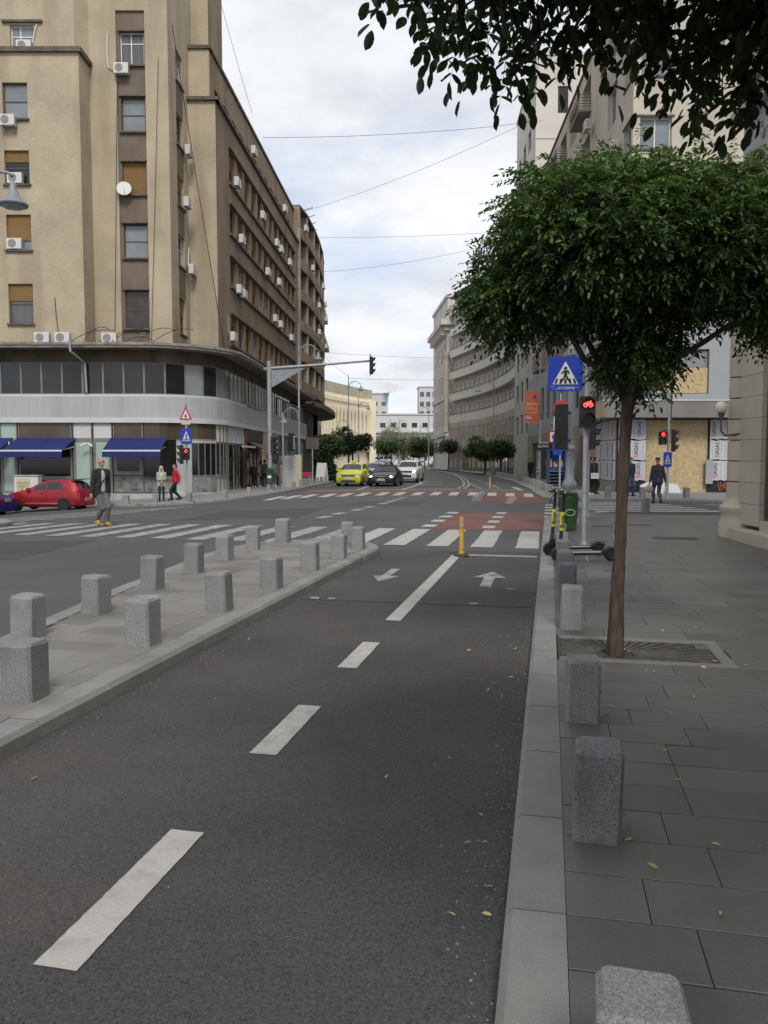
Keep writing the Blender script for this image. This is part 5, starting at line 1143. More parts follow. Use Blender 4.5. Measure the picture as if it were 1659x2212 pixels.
# lamp posts
def bell(parent, x, z, s=1., y=0):
    mb = MB(); mb.lathe([(.29 * s, 0), (.30 * s, .03 * s), (.25 * s, .09 * s), (.13 * s, .22 * s), (.11 * s, .3 * s), (.075 * s, .36 * s), (.07 * s, .44 * s), (.03 * s, .5 * s), (.02 * s, .56 * s)], 18, (x, y, z)); l_ = mb.build('lamp_shade', M_LAMP, parent, 'sm')
    mb = MB(); mb.lathe([(.05 * s, -.06 * s), (.2 * s, -.045 * s), (.24 * s, -.005 * s)], 16, (x, y, z)); mb.build('lamp_glass', M_LAMPG, l_, 'sm')
def lamp(name_loc, h, arms, label, rz=0, s=1.):
    x, y = name_loc; t = thing('street_lamp', label, 'street lamp', (x, y, gz(x, y) + .1), rz, 'ornate grey street lamps')
    mb = MB(); mb.lathe([(.26, 0), (.26, .12), (.2, .2), (.2, .75), (.23, .8), (.15, .9), (.19, .98), (.19, 1.06), (.11, 1.2), (.1, 1.9), (.13, 1.95), (.09, 2.05)], 16); mb.build('base', M_LAMP, t, 'sm')
    mb = MB(); mb.lathe([(.085, 2.0), (.075, h * .5), (.11, h * .5 + .02), (.11, h * .5 + .09), (.065, h * .5 + .15), (.045, h - .3), (.05, h - .25), (.02, h), (.005, h + .3)], 12); mb.build('shaft', M_LAMP, t, 'sm')
    for z, L_, sg in arms:
        mb = MB(); P_ = [(sg * .05, 0, z - .5), (sg * .1, 0, z - .15)] + [(sg * (.1 + L_ * (.45 - .45 * math.cos(k * math.pi / 8)) * .9), 0, z - .1 + .42 * math.sin(k * math.pi / 8)) for k in range(1, 8)] + [(sg * (L_ * .96), 0, z + .02), (sg * L_, 0, z - .05)]
        mb.tube(P_, .035, 7); a_ = mb.build('arm', M_LAMP, t, 'all')
        mb = MB(); mb.tube([(sg * (.42 + (.2 - .02 * k) * math.cos(k * .7)), 0, z + .06 + (.2 - .02 * k) * math.sin(k * .7)) for k in range(10)], .018, 5); mb.build('scroll', M_LAMP, a_, 'all')
        bell(t, sg * L_, z - .66, s)
    return t
lamp((-5.5, 52), 10.1, [(8.8, 1.25, 1), (4.75, 1.0, -1)], 'tall grey double-armed street lamp behind the left mast-arm signal', R(5))
lamp((-3.8, 86), 10.6, [(9.7, 1.35, 1), (5.6, 1.15, -1)], 'grey double-armed street lamp rising over the taxi trees')
lamp((-3.55, 112), 10.3, [(9.3, 1.4, 1), (5.2, 1.0, -1)], 'third grey street lamp on the left, before the yellow palace')
lamp((10.75, 55.5), 10.6, [(9.5, 1.2, -1), (4.7, 1.0, 1)], 'ornate street lamp carrying the orange banner on the right pavement')
lamp((11.75, 86), 10.4, [(9.6, 1.7, -1), (6.0, 1.1, 1)], 'ornate street lamp in front of the curved balconies')
lamp((10.95, 113), 10.4, [(9.0, 1.6, -1), (5.2, 1.1, 1)], 'farther ornate street lamp at the end of the curved balconies')
lamp((7.3, 131), 10.6, [(9.8, 1.4, -1), (5.6, 1.1, 1)], 'distant street lamp in the middle beside the dark round tree')
lamp((3.2, 170), 10.4, [(9.6, 1.5, 1)], 'faint far street lamp left of the white building'); lamp((8.6, 190), 10, [(9.2, 1.5, 1)], 'faint far street lamp before the white building')
lamp((-9.9, 17.4), 8.4, [(7.7, 2.05, 1)], 'street lamp reaching in from the left edge with a bell shade', R(-2), 1.0)
l4 = lamp((4.78, 20.6), 8.6, [(7.6, 1.1, -1)], 'thick ornate lamp post behind the green litter bin', 0)
# banner on lamp
bn = thing('street_banner', 'orange banner reading CALL hung from the right street lamp', 'banner', (10.75 - .1, 55.3, 4.3))
mb = MB(); mb.box(-.95, 0, -.01, .01, 0, 2.15); mb.build('cloth', mat('orange_red_banner', (.52, .105, .055), .7, .2, 1.2, c2=(.56, .15, .06)), bn)
for z in (0, 2.15): mb = MB(); mb.tube([(-1, 0, z), (.1, 0, z)], .02, 6); mb.build('banner_rod', M_STEEL, bn)
text_mesh('CALL', .37, mat('yellow_print', (.62, .42, .08), .6, 0), bn, Matrix.Translation((-.48, -.013, .98)), sx=1.05); text_mesh('0800.600.800', .17, M_WHITE, bn, Matrix.Translation((-.47, -.013, 1.27)), sx=.8)
for k in range(3): mb = MB(); mb.box(-.88, -.88 + (.3, .38, .5)[k], -.014, -.011, .42 - k * .08, .45 - k * .08); mb.build('small_print', M_WHITE, bn)
mb = MB(); mb.box(-.4, -.22, -.014, -.011, 1.62, 1.85); mb.build('crest', M_BLUE, bn); mb = MB(); mb.box(-.9, -.05, -.014, -.011, .66, .68); mb.build('rule', M_WHITE, bn)
# signal backs near the lamp post
vs_ = thing('vehicle_signal', 'vehicle traffic light seen from behind on the lamp post near the scooters', 'traffic light', (4.5, 20.3, .12))
mb = MB(); mb.cbox(-.17, .13, -.1, .1, 1.9, 3.05, .02); h_ = mb.build('signal_head', M_BLKP, vs_)
mb = MB(); mb.box(.13, .22, -.03, .06, 2.1, 2.16); mb.box(.13, .22, -.03, .06, 2.8, 2.86); mb.build('bracket', M_BLKP, vs_)
for z in (2.1, 2.45, 2.8): lens(h_, T(-.02, .1, 0, math.pi), 0, z, .1, M_LEDOFF)
sg = thing('side_signal', 'black three-lamp signal turned right on a thin pole behind the tree', 'traffic light', (5.95, 23.4, .12))
pole(sg, 4.2, .06); hd = head(sg, T(.22, 0, 1.95, R(70)), 3, -1, .3, .31); mb = MB(); mb.box(.03, .2, -.03, .03, 2.6, 2.65); mb.build('bracket', M_BLKP, sg)
# far corner signs
ns = thing('no_entry_sign', 'round red no-entry sign with white plate beneath at the far corner', 'road sign', (8.9, 40.5, .1))
pole(ns, 5.0, .05); mb = MB(); mb.disc((0, -.06, 4.25), .38, (0, -1, 0), .02, 28); d_ = mb.build('disc', M_REDS, ns); mb = MB(); mb.box(-.27, .27, -.09, -.082, 4.16, 4.33); mb.build('white_bar', M_WHITE, d_)
mb = MB(); mb.box(-.35, .45, -.06, -.045, 3.1, 3.82); p_ = mb.build('plate', M_WHITE, ns); text_mesh('CU EXCEPTIA', .15, M_BLKL, p_, Matrix.Translation((.05, -.065, 3.66)), sx=.8)
mb = MB(); mb.box(-.38, .1, -.06, -.045, 1.9, 2.95); mb.build('blue_plate', M_BLUE, ns)
ps = thing('pedestrian_signal', 'far pedestrian signal showing red beside the boarded shop', 'traffic light', (12.2, 34.4, .1))
pole(ps, 4.3, .055); mb = MB(); mb.tube([(.08, .05, 3.2), (.12, .05, 5.0)], .05, 8); mb.build('dark_pipe', M_WFR, ps)
hd = head(ps, T(-.26, -.1, 2.3, 0), 2, 0, .3, .29); mb = MB(); mb.disc((-.26, -.124, 2.735), .09, (0, -1, 0), .004, 16); mb.build('red_glow', mat('lit_red_disc', (.8, .02, .03), .4, 0, emit=1.2), hd)
mb = MB(); mb.box(-.285, -.235, -.136, -.13, 2.68, 2.78); mb.disc((-.26, -.13, 2.8), .02, (0, -1, 0), .006, 8); mb.build('red_figure', M_LEDR, hd)
hd = head(ps, T(.3, 0, 2.0, R(65)), 3, -1, .3, .32)
for z in (2.4, 2.9): mb = MB(); mb.box(-.26, .3, -.02, .03, z, z + .04); mb.build('bracket', M_BLKP, ps)
crossing_sign((12.15, 34.3, 1.45), 0, .36, 'small weathered blue crossing sign below the far red pedestrian signal').scale = (1, 1, 1.75)
# left corner post with warning triangle
ls = thing('sign_post', 'left corner post with a red triangle sign and two signal heads', 'sign post', (-9.9, 40.2, gz(-9.9, 40.2) + .1))
pole(ls, 4.75, .05)
mb = MB(); mb.ext([(-.32, 3.95), (.32, 3.95), (0, 4.65)], -.07, -.055, lambda u, v, w_: (u, w_, v)); tr_ = mb.build('triangle', M_REDS, ls); mb = MB(); mb.ext([(-.2, 4.03), (.2, 4.03), (0, 4.47)], -.075, -.071, lambda u, v, w_: (u, w_, v)); mb.build('white_face', M_WHITE, tr_)
mb = MB(); mb.ext([(-.05, 4.07), (.06, 4.07), (.03, 4.25), (-.04, 4.2)], -.08, -.076, lambda u, v, w_: (u, w_, v)); mb.build('symbol', M_BLKL, tr_)
mb = MB(); mb.box(-.22, .22, -.07, -.055, 3.72, 3.92); mb.build('small_plate', mat('pale_green_plate', (.4, .5, .38), .5), ls)
hd = head(ls, T(.02, -.2, 1.95, R(0)), 2, 0, .3, .3); mb = MB(); mb.disc((.02, -.224, 2.4), .085, (0, -1, 0), .004, 14); mb.build('red_glow', bpy.data.materials['lit_red_disc'], hd); mb = MB(); mb.box(-.0, .04, -.236, -.23, 2.35, 2.47); mb.build('red_figure', M_LEDR, hd)
head(ls, T(-.32, -.1, 1.75, R(-70)), 3, -1, .3, .32)
for z in (2.0, 2.4): mb = MB(); mb.box(-.3, .05, -.04, .02, z, z + .04); mb.build('bracket', M_BLKP, ls)
crossing_sign((-9.88, 40.08, 2.85 + gz(-9.9, 40)), 0, .56, 'blue crossing sign below the red triangle on the left corner post').scale = (1, 1, 1.35)
# mast-arm signal
ma = thing('mast_arm_signal', 'long grey mast arm with a signal hanging over the carriageway', 'traffic light', (-6.35, 44.6, gz(-6.35, 44.6) + .1))
pole(ma, 7.2, .13); mb = MB(); mb.tube([(-.3, 0, 6.75), (0, 0, 6.8), (3, .3, 7.05), (5.75, .6, 7.3)], [.09, .09, .07, .05], 10); mb.build('arm', M_STEEL, ma, 'all')
mb = MB(); mb.ext([(.12, 5.75), (.12, 6.7), (2.0, 6.85)], -.012, .012, lambda u, v, w_: (u, w_ + u * .1, v)); mb.build('gusset', M_LAMP, ma)
head(ma, T(5.72, .55, 6.55, R(80)), 3, -1, .3, .32); mb = MB(); mb.box(5.55, 5.6, .35, .8, 6.5, 7.65); mb.build('backing_board', M_BLKP, ma)
hd = head(ma, T(.28, -.1, 2.1, R(75)), 3, -1, .3, .32)
def litter_bin(loc, label, s=1., wheel=False):
    t = thing('litter_bin', label, 'bin', loc)
    mb = MB(); mb.lathe([(.17 * s, 0), (.2 * s, .03 * s), (.235 * s, .72 * s), (.25 * s, .74 * s), (.25 * s, .78 * s)], 20); mb.build('body', M_GRNP, t, 'sm')
    mb = MB(); mb.lathe([(.25 * s, .78 * s), (.24 * s, .84 * s), (.17 * s, .91 * s), (.05 * s, .94 * s), (.01, .945 * s)], 20); l_ = mb.build('lid', M_GRNP, t, 'sm')
    mb = MB(); mb.box(-.15 * s, .15 * s, -.245 * s, -.2 * s, .79 * s, .87 * s); mb.build('slot', M_BLKP, l_)
    mb = MB(); mb.tube([(.1 * s * math.cos(a) * 1.1, -.225 * s, .42 * s + .07 * s * math.sin(a)) for a in [k * math.pi / 9 for k in range(19)]], .007 * s, 5); mb.build('ring_emblem', M_WHITE, t)
    return t
litter_bin((4.33, 18.75, .12), 'large green litter bin standing behind the scooters', 1.0)
b_ = litter_bin((-6.32, 44.35, gz(-6.3, 44) + .55), 'green litter bin fixed low on the mast-arm pole', .95)
mb = MB(); mb.lathe([(.11, .36), (.11, .42)], 14, (0, -.2, 0)); 
mb = MB(); mb.ext([(.12 * math.cos(a), .36 + .07 * math.sin(a)) for a in [k * math.pi / 8 for k in range(16)]], -.24, -.235, lambda u, v, w_: (u, w_, v)); mb.build('sticker', M_WHITE, b_)
# wheelie bin and blue rack by the right lamp
wb = thing('wheelie_bin', 'green wheelie bin beside the blue rack on the far right pavement', 'bin', (11.5, 50.5, .1))
mb = MB(); mb.add([(-.25, -.3, .08), (.25, -.3, .08), (.25, .3, .08), (-.25, .3, .08), (-.32, -.36, 1.0), (.32, -.36, 1.0), (.32, .36, 1.0), (-.32, .36, 1.0)], [(3, 2, 1, 0), (4, 5, 6, 7), (0, 1, 5, 4), (1, 2, 6, 5), (2, 3, 7, 6), (3, 0, 4, 7)]); mb.build('body', M_GRNP, wb)
mb = MB(); mb.lathe([(.36, 1.0), (.34, 1.12), (.2, 1.2), (.02, 1.22)], 16); mb.build('lid', M_GRNP, wb, 'sm')
for sx in (-.22, .22): mb = MB(); mb.disc((sx, .3, .1), .1, (1, 0, 0), .05, 12); mb.build('wheel', M_BLKP, wb)
rk = thing('display_rack', 'blue newspaper stand with shelves on the far right pavement', 'stand', (10.6, 49.3, .1))
M_BLUF = mat('blue_painted_metal', (.03, .12, .28), .5, .15, 3)
for sx in (-.5, .47): mb = MB(); mb.box(sx, sx + .04, -.3, .3, 0, 2.2); mb.build('side_panel', M_BLUF, rk)
mb = MB(); mb.box(-.46, .47, .26, .3, .05, 2.2); mb.build('back_panel', M_BLUF, rk); mb = MB(); mb.box(-.55, .56, -.4, .35, 2.2, 2.32); mb.build('top', M_BLUF, rk)
for k in range(5): mb = MB(); mb.box(-.46, .47, -.28, .26, .12 + .2 * k, .15 + .2 * k); mb.build('shelf', M_STEEL, rk)
for k in range(8): mb = MB(); mb.box(-.42 + .11 * k, -.33 + .11 * k, .2, .255, 1.2, 1.3 + .5 * rnd.random()); mb.build('magazine', rnd.choice((M_WHITE, M_REDS, M_YELP, M_BLUE)), rk)
mbs = thing('black_sign', 'black hanging shop sign with white MONT BLANC lettering', 'sign', (9.75, 51.5, 2.35))
mb = MB(); mb.box(0, 1.05, -.03, .03, 0, .55); mb.build('panel', M_BLKP, mbs); text_mesh('MONT\nBLANC', .22, M_WHITE, mbs, Matrix.Translation((.5, -.036, .36)))
mb = MB(); mb.tube([(.3, .1, -2.25), (.3, .1, 2.0)], .045, 8); mb.build('pole', M_STEEL, mbs)
rsn = thing('red_shop_sign', 'small red and white square shop sign under the no-entry plate', 'sign', (9.95, 48.5, 2.75)); mb = MB(); mb.box(0, .62, -.03, .03, 0, .75); mb.build('panel', M_REDS, rsn); mb = MB(); mb.box(.09, .53, -.036, -.03, .1, .65); f_ = mb.build('face', M_WHITE, rsn)
mb = MB(); mb.ext([(.31 + .13 * math.cos(a), .38 + .15 * math.sin(a)) for a in [k * math.pi / 6 for k in range(12)]], -.045, -.037, lambda u, v, w_: (u, w_, v)); mb.build('emblem', M_REDS, f_); mb = MB(); mb.box(.6, 2.6, -.02, .02, .3, .36); mb.build('bracket', M_STEEL, rsn)
# globe lamp on the stone building
gl = thing('globe_lamp', 'white globe wall lamp on a bracket of the stone building', 'wall lamp', (7.62, 16.9, 2.3))
mb = MB(); mb.tube([(0, 0, .05), (-.2, .02, 0), (-.42, .05, -.02), (-.5, .06, .08), (-.5, .06, .3)], .022, 8); mb.build('bracket', M_WFR, gl, 'all')
mb = MB(); mb.lathe([(.02, .28), (.03, .32), (.075, .46)], 14, (-.5, .06, 0)); mb.build('cup', M_WFR, gl, 'sm')
mb = MB(); mb.lathe([(.03 + .125 * math.sin(math.pi * (k + .5) / 14) - .03 * math.sin(math.pi * (k + .5) / 14), .57 - .125 * math.cos(math.pi * (k + .5) / 14)) for k in range(14)], 20, (-.5, .06, 0)); mb.build('globe', mat('opal_glass', (.62, .6, .54), .3, .03, 3), gl, 'all')
# scooters
def scooter(loc, rz, label, lean):
    t = thing('kick_scooter', label, 'scooter', loc, rz, 'parked electric scooters'); t.rotation_euler = (lean, 0, rz)
    M_SB = bpy.data.materials.get('scooter_black') or mat('scooter_black', (.02, .02, .022), .45, .2, 5); M_LIME = bpy.data.materials.get('lime_yellow_sleeve') or mat('lime_yellow_sleeve', (.56, .55, .03), .5, .08, 6)
    for x, nm in ((0, 'front_wheel'), (.88, 'rear_wheel')):
        mb = MB(); n = 20
        mb.tube([(x + .085 * math.cos(a), 0, .115 + .085 * math.sin(a)) for a in [k * 2 * math.pi / n for k in range(n + 1)]], .03, 8); w_ = mb.build(nm, M_BLKP, t, 'all')
        mb = MB(); mb.disc((x, -.025, .115), .06, (0, 1, 0), .05, 16); mb.build('hub', M_SB, w_)
    mb = MB(); mb.cbox(.16, .74, -.08, .08, .1, .165, .01); mb.build('deck', M_SB, t); mb = MB(); mb.box(.2, .72, -.075, .075, .166, .171); mb.build('grip_mat', mat('grip_mat', (.10, .10, .1), .9) if not bpy.data.materials.get('grip_mat') else bpy.data.materials['grip_mat'], t)
    for sy in (-.082, .082): mb = MB(); mb.box(.2, .7, sy - .002, sy + .002, .145, .16); mb.build('edge_trim', M_WHITE, t)
    mb = MB(); mb.tube([(.16, 0, .14), (.1, 0, .22), (.06, 0, .3)], [.04, .035, .035], 8); mb.build('neck', M_SB, t, 'all')
    mb = MB(); mb.tube([(.0, 0, .12), (.03, 0, .25), (.055, 0, .38)], .032, 8); mb.build('fork', M_SB, t, 'all')
    for nm, z0, z1, r, m_ in (('stem', .38, .5, .03, M_SB), ('sleeve', .5, .8, .036, M_LIME), ('upper_stem', .8, 1.1, .028, M_SB)):
        mb = MB(); mb.tube([(.03 + .07 * z0, 0, z0), (.03 + .07 * z1, 0, z1)], r, 10); s_ = mb.build(nm, m_, t, 'sm')
        if nm == 'sleeve': text_mesh('flow', .12, M_BLKL, s_, Matrix.Translation((.075, -.04, .65)) @ Matrix.Rotation(-math.pi / 2, 4, 'Y'))
    mb = MB(); mb.tube([(.1, -.27, 1.1), (.11, -.1, 1.12), (.11, .1, 1.12), (.1, .27, 1.1)], .015, 8); h_ = mb.build('handlebar', M_SB, t, 'all')
    for a, b in ((-.29, -.15), (.15, .29)): mb = MB(); mb.tube([(.1, a, 1.1), (.105, b, 1.11)], .02, 8); mb.build('grip', M_BLKP, h_)
    mb = MB(); mb.tube([(.105, -.13, 1.112), (.105, -.09, 1.115)], .024, 8); mb.build('lime_ring', M_LIME, h_); mb = MB(); mb.box(.07, .15, -.05, .05, 1.1, 1.15); mb.build('display', M_BLKP, h_)
    mb = MB(); mb.tube([(.05, -.2, 1.08), (.0, -.1, 1.0), (.02, 0, .9)], .006, 5); mb.build('brake_cable', M_BLKP, h_)
    mb = MB(); V = []
    for k in range(9):
        a = R(20 + 17 * k)
        for sy in (-.045, .045): V.append((.88 + .135 * math.cos(a), sy, .115 + .135 * math.sin(a)))
    mb.add(V, [(2 * k, 2 * k + 1, 2 * k + 3, 2 * k + 2) for k in range(8)]); mb.build('mudguard', M_SB, t, 'all')
    mb = MB(); mb.tube([(.45, -.06, .1), (.46, -.14, 0.005)], .01, 6); mb.build('kickstand', M_STEEL, t)
    return t
scooter((2.83, 12.95, .12), R(4), 'front electric scooter with lime-yellow stem sleeve parked by the bollards', R(-3))
scooter((2.86, 13.75, .12), R(6), 'rear electric scooter of the parked pair, partly hidden by the front one', R(-2))
# air conditioners
def ac_proto():
    t = thing('air_conditioner', 'x', 'air conditioner', (0, 0, 0)); mb = MB(); mb.cbox(-.4, .4, -.15, .15, 0, .56, .015); c = mb.build('casing', M_WHM, t)
    mb = MB(); mb.disc((-.1, -.152, .28), .22, (0, -1, 0), .006, 20); g_ = mb.build('fan_grille', mat('fan_grille_grey', (.20, .20, .20), .6), t)
    for k in range(1, 4): mb = MB(); r = .055 * k; mb.tube([(-.1 + r * math.cos(a), -.162, .28 + r * math.sin(a)) for a in [j * math.pi / 8 for j in range(17)]], .007, 4); mb.build('grille_ring', M_WHM, g_)
    for k in range(6): mb = MB(); mb.box(.401, .404, -.12, .12, .08 + .075 * k, .11 + .075 * k); mb.build('vent_slot', bpy.data.materials['fan_grille_grey'], c)
    for sx in (-.28, .28): mb = MB(); mb.box(sx - .02, sx + .02, -.15, .28, -.05, 0); mb.box(sx - .02, sx + .02, .25, .28, -.3, 0); mb.build('bracket', M_STEEL, t)
    return t
acp = ac_proto(); first = [True]
def ac(M_, u, z, label, out=.32):
    t = acp if first[0] else copy_tree(acp); first[0] = False
    p = M_ @ Vector((u, -out, z)); t.location = p; t.rotation_euler = (0, 0, math.atan2(M_[1][0], M_[0][0])); t['label'] = label; t['group'] = 'air conditioners on the facades'
for i, (x, z, yy) in enumerate(((-19.5, 23.85, 45.2), (-20.16, 19.62, 44.4), (-19.97, 16.68, 44.4), (-20.1, 13.2, 44.4))): ac(frame((-60, yy), (0, yy))[0], x + 60, z, 'white air conditioner at the ' + ('top-left', 'second-row left', 'third-row left', 'fourth-row left')[i] + ' window of the tan block', .3 if i < 2 else .02)
for i, (x, y) in enumerate(((-18.45, 43.7), (-17.35, 43.7), (-14.9, 43.9))): ac(frame((-60, y), (0, y))[0], x + 60, 8.05, ORD[i] + ' white air conditioner standing on the podium canopy, from the left', 0)
ac(MBS, .35, 23.1, 'white air conditioner under the curtained top window of the recessed strip')
for i, (u, z) in enumerate(((3.3, 19.95), (2.75, 16.75), (3.75, 13.05))): ac(MS, u, z, ('upper', 'middle', 'lower')[i] + ' air conditioner on the narrow return wall of the tan block')
for i, (u, z) in enumerate(((4.31, 19.9), (5.51, 16.5), (4.62, 12.95), (5.89, 12.9), (2.65, 9.5), (12.92, 20.3), (14.79, 16.45), (18.88, 19.8), (20.91, 19.8), (25.53, 19.8), (19.84, 16.75), (17.83, 13.3), (20.43, 13.25), (26.09, 12.95), (9.8, 24.0), (23, 23.9))):
    ac(MF, u, z, f'air conditioner on the receding street facade of the tan block, {ORD[i]} placed counting by rows', .34)
for i, (j, z) in enumerate(((0, 25.2), (1, 22), (2, 19), (2, 16), (3, 22.2), (3, 13), (4, 19.2), (4, 15.8), (5, 22))): 
    M_, _ = frame(CW[j], CW[j + 1]); ac(M_, 1.5, z, f'{ORD[i]} small air conditioner hanging on the far balcony wing', .3)
ac(MUs, Lus - 2.6, 17.6, 'white air conditioner below the cream corner window on the right', .36); ac(MUs, Lus - 9.5, 21.5, 'air conditioner on the cream balcony facade above the tree', .4); ac(Ms, 3.0, 7.98, 'air conditioner on the podium canopy near its rounded end', -.2); ac(frame((9.9, 131), (12, 131))[0], .6, 5.0, 'air conditioner low on the far cream corniced building', .4)
ac(frame((15, 43.9), (20, 43.9))[0], 3.4, 20.6, 'air conditioner on the far-right balcony of the cream block', .6)
# dish on the tan block
ds = thing('satellite_dish', 'white satellite dish on the shuttered window of the tan block', 'satellite dish', (-14.55, 45.85, 16.85), R(10))
mb = MB(Matrix.Rotation(R(78), 4, 'X')); mb.lathe([(.02, 0), (.2, .03), (.34, .09), (.4, .14), (.405, .14)], 24); mb.build('reflector', M_WHM, ds, 'sm')
mb = MB(); mb.tube([(0, .0, -.1), (.05, -.35, -.42), (.05, -.38, -.05)], .014, 6); mb.build('arm', M_STEEL, ds); mb = MB(); mb.tube([(0, .05, 0), (0, .3, -.1)], .03, 6); mb.build('mount', M_STEEL, ds)
# awnings
def awning(x0, x1, label, torn=False):
    t = thing('awning', label, 'awning', (x0, 44.0, 0), 0, 'blue shop awnings'); L_ = x1 - x0
    zt, zb, d = (2.95, 2.25, 1.35)
    cuts = [0, L_ * .27, L_ * .315, L_ * .62, L_] if torn else [0, L_]
    for i, (a, b) in enumerate(zip(cuts, cuts[1:])):
        if torn and i == 1: continue
        s_ = -.25 if torn else 0
        mb = MB(); mb.add([(a, 0, zt), (b, 0, zt), (b + s_, -d, zb), (a + s_, -d, zb - (.0)), (a, 0, zt - .02), (b, 0, zt - .02), (b + s_, -d, zb - .02), (a + s_, -d, zb - .02)], [(0, 3, 2, 1), (4, 5, 6, 7), (0, 1, 5, 4), (1, 2, 6, 5), (2, 3, 7, 6), (3, 0, 4, 7)]); mb.build('fabric', M_AWN, t)
    s_ = -.25 if torn else 0
    mb = MB(); mb.box(s_, L_ + s_, -d - .04, -d, zb - .06, zb + .03); mb.build('front_bar', M_WHM, t); mb = MB(); mb.box(s_, L_ + s_, -d - .03, -d - .02, zb - .36, zb - .06); mb.build('valance', M_AWN, t)
    for u in (.1, L_ - .1): mb = MB(); mb.tube([(u, -.05, zt - .5), (u + s_, -d + .05, zb)], .025, 6); mb.build('arm', M_WHM, t)
    if torn: mb = MB(); mb.tube([(L_ * .25, -.3, zt - .2), (L_ * .3, -.9, zb + .2)], .03, 6); mb.build('arm', M_WHM, t); mb = MB(); mb.add([(s_ + .8, -d - .025, zb - .36), (s_ + 1.5, -d - .025, zb - .36), (s_ + 1.1, -d - .025, zb - .6)], [(0, 1, 2)]); mb.build('torn_flap', M_AWN, t)
awning(-21.6, -16.9, 'torn blue awning with sagging left panel over the shop window', True); awning(-15.0, -11.9, 'intact blue awning with white bar over the second shop window')
ba = thing('awning', 'small dark brown awning over the bakery door', 'awning', (0, 0, 0), 0); mb = MB(Ms); mb.add([(5.2, -.1, 2.95), (8.6, -.1, 2.95), (8.6, -1.5, 2.3), (5.2, -1.5, 2.3), (5.2, -.1, 2.92), (8.6, -.1, 2.92), (8.6, -1.5, 2.27), (5.2, -1.5, 2.27)], [(0, 3, 2, 1), (4, 5, 6, 7), (0, 1, 5, 4), (1, 2, 6, 5), (2, 3, 7, 6), (3, 0, 4, 7)]); mb.build('fabric', M_BRN, ba)
mb = MB(Ms); mb.box(5.2, 8.6, -1.53, -1.5, 2.24, 2.33); mb.build('front_bar', M_WHM, ba); mb = MB(Ms); mb.box(5.2, 8.6, -1.52, -1.51, 1.95, 2.24); mb.build('valance', M_BRN, ba)
ea = thing('awning', 'narrow folded blue awning over the corner shop door', 'awning', (0, 0, 0), 0); mb = MB(Ms); mb.box(.4, 4.4, -.75, -.1, 2.55, 2.62); mb.build('fabric', M_AWN, ea); mb = MB(Ms); mb.box(.4, 4.4, -.79, -.75, 2.5, 2.62); mb.build('front_bar', M_WHM, ea)
rs_b = thing('round_bakery_sign', 'round brown hanging sign beside the brown awning', 'sign', (0, 0, 0)); mb = MB(Ms); mb.disc((9.2, -1.0, 2.0), .42, (1, 0, 0), .06, 20); mb.build('disc', M_BRN, rs_b); mb = MB(Ms); mb.box(9.2, 9.24, -.6, 0, 2.2, 2.25); mb.build('bracket', M_WFR, rs_b)
pb = thing('poster_cabinet', 'white electrical cabinet pasted with a pale yellow poster behind the red car', 'cabinet', (-18.7, 42.0, gz(-18.7, 42) + .1))
mb = MB(); mb.cbox(-.62, .62, -.25, .25, 0, 1.62, .02); mb.build('cabinet_body', M_WHM, pb); mb = MB(); mb.box(-.66, .66, -.29, .29, 1.62, 1.68); mb.build('lid', M_GREYP, pb)
mb = MB(); mb.box(-.5, .2, -.258, -.251, .25, 1.5); po = mb.build('poster', mat('pale_yellow_poster', (.5, .46, .31), .7, .08, 4), pb); text_mesh('Invitatie la nunta', .1, M_LEDGE, po, Matrix.Translation((-.15, -.262, 1.28)))
for k, x in enumerate((-.2, .05)): mb = MB(); mb.tube([(x + .1 * math.cos(a), -.262, .8 + .1 * math.sin(a)) for a in [j * math.pi / 8 for j in range(17)]], .018, 5); mb.build('printed_ring', M_REDS, po)
for k in range(5): mb = MB(); mb.box(-.42, .1 - .06 * k, -.261, -.258, 1.16 - k * .05, 1.175 - k * .05); mb.build('printed_line', M_LEDGE, po)
cc = thing('security_camera', 'pair of white security cameras on a bracket beside the torn awning', 'camera', (-16.2, 43.9, 2.55)); mb = MB(); mb.tube([(.3, 0, .12), (.05, -.3, .1)], .02, 6); mb.build('bracket', M_STEEL, cc)
for sg_ in (-1, 1): mb = MB(); mb.tube([(.05 + sg_ * .04, -.3, .08), (.05 + sg_ * .32, -.36, -.06)], .065, 10); mb.build('camera_body', M_WHM, cc)
ub = thing('utility_cabinet', 'narrow pale cabinet with graffiti and a yellow poster on the left kerb', 'cabinet', (-5.75, 50.6, .0)); mb = MB(); mb.cbox(-.55, .1, -.2, .2, 0, 2.0, .02); mb.build('cabinet_body', M_GREYP, ub); mb = MB(); mb.cbox(.1, .55, -.2, .2, 0, 2.05, .02); mb.build('poster_side', mat('yellowish_poster', (.45, .44, .3), .7, .15, 5), ub)
sp = thing('sign_post', 'thin grey post with a sticker-covered signal beside the pale cabinet', 'sign post', (-6.2, 49.2, 0)); pole(sp, 4.6, .06); head(sp, T(.55, 0, 2.3, R(160)), 3, -1, .32, .36)
mb = MB(); mb.box(.0, .55, -.03, .03, 3.0, 3.05); mb.build('bracket', M_BLKP, sp)
for k in range(5): mb = MB(); mb.box(.5, .72, -.15 + .0, -.14, 2.4 + .17 * k, 2.5 + .17 * k); mb.build('sticker', M_WHITE, sp)
dk = thing('advert_board', 'dark square board on the left pavement behind the lamp', 'sign', (-5.0, 56, 0)); mb = MB(); mb.box(-.45, .45, -.05, .05, 2.5, 3.3); mb.build('panel', M_WFR, dk); pole(dk, 2.5, .05)
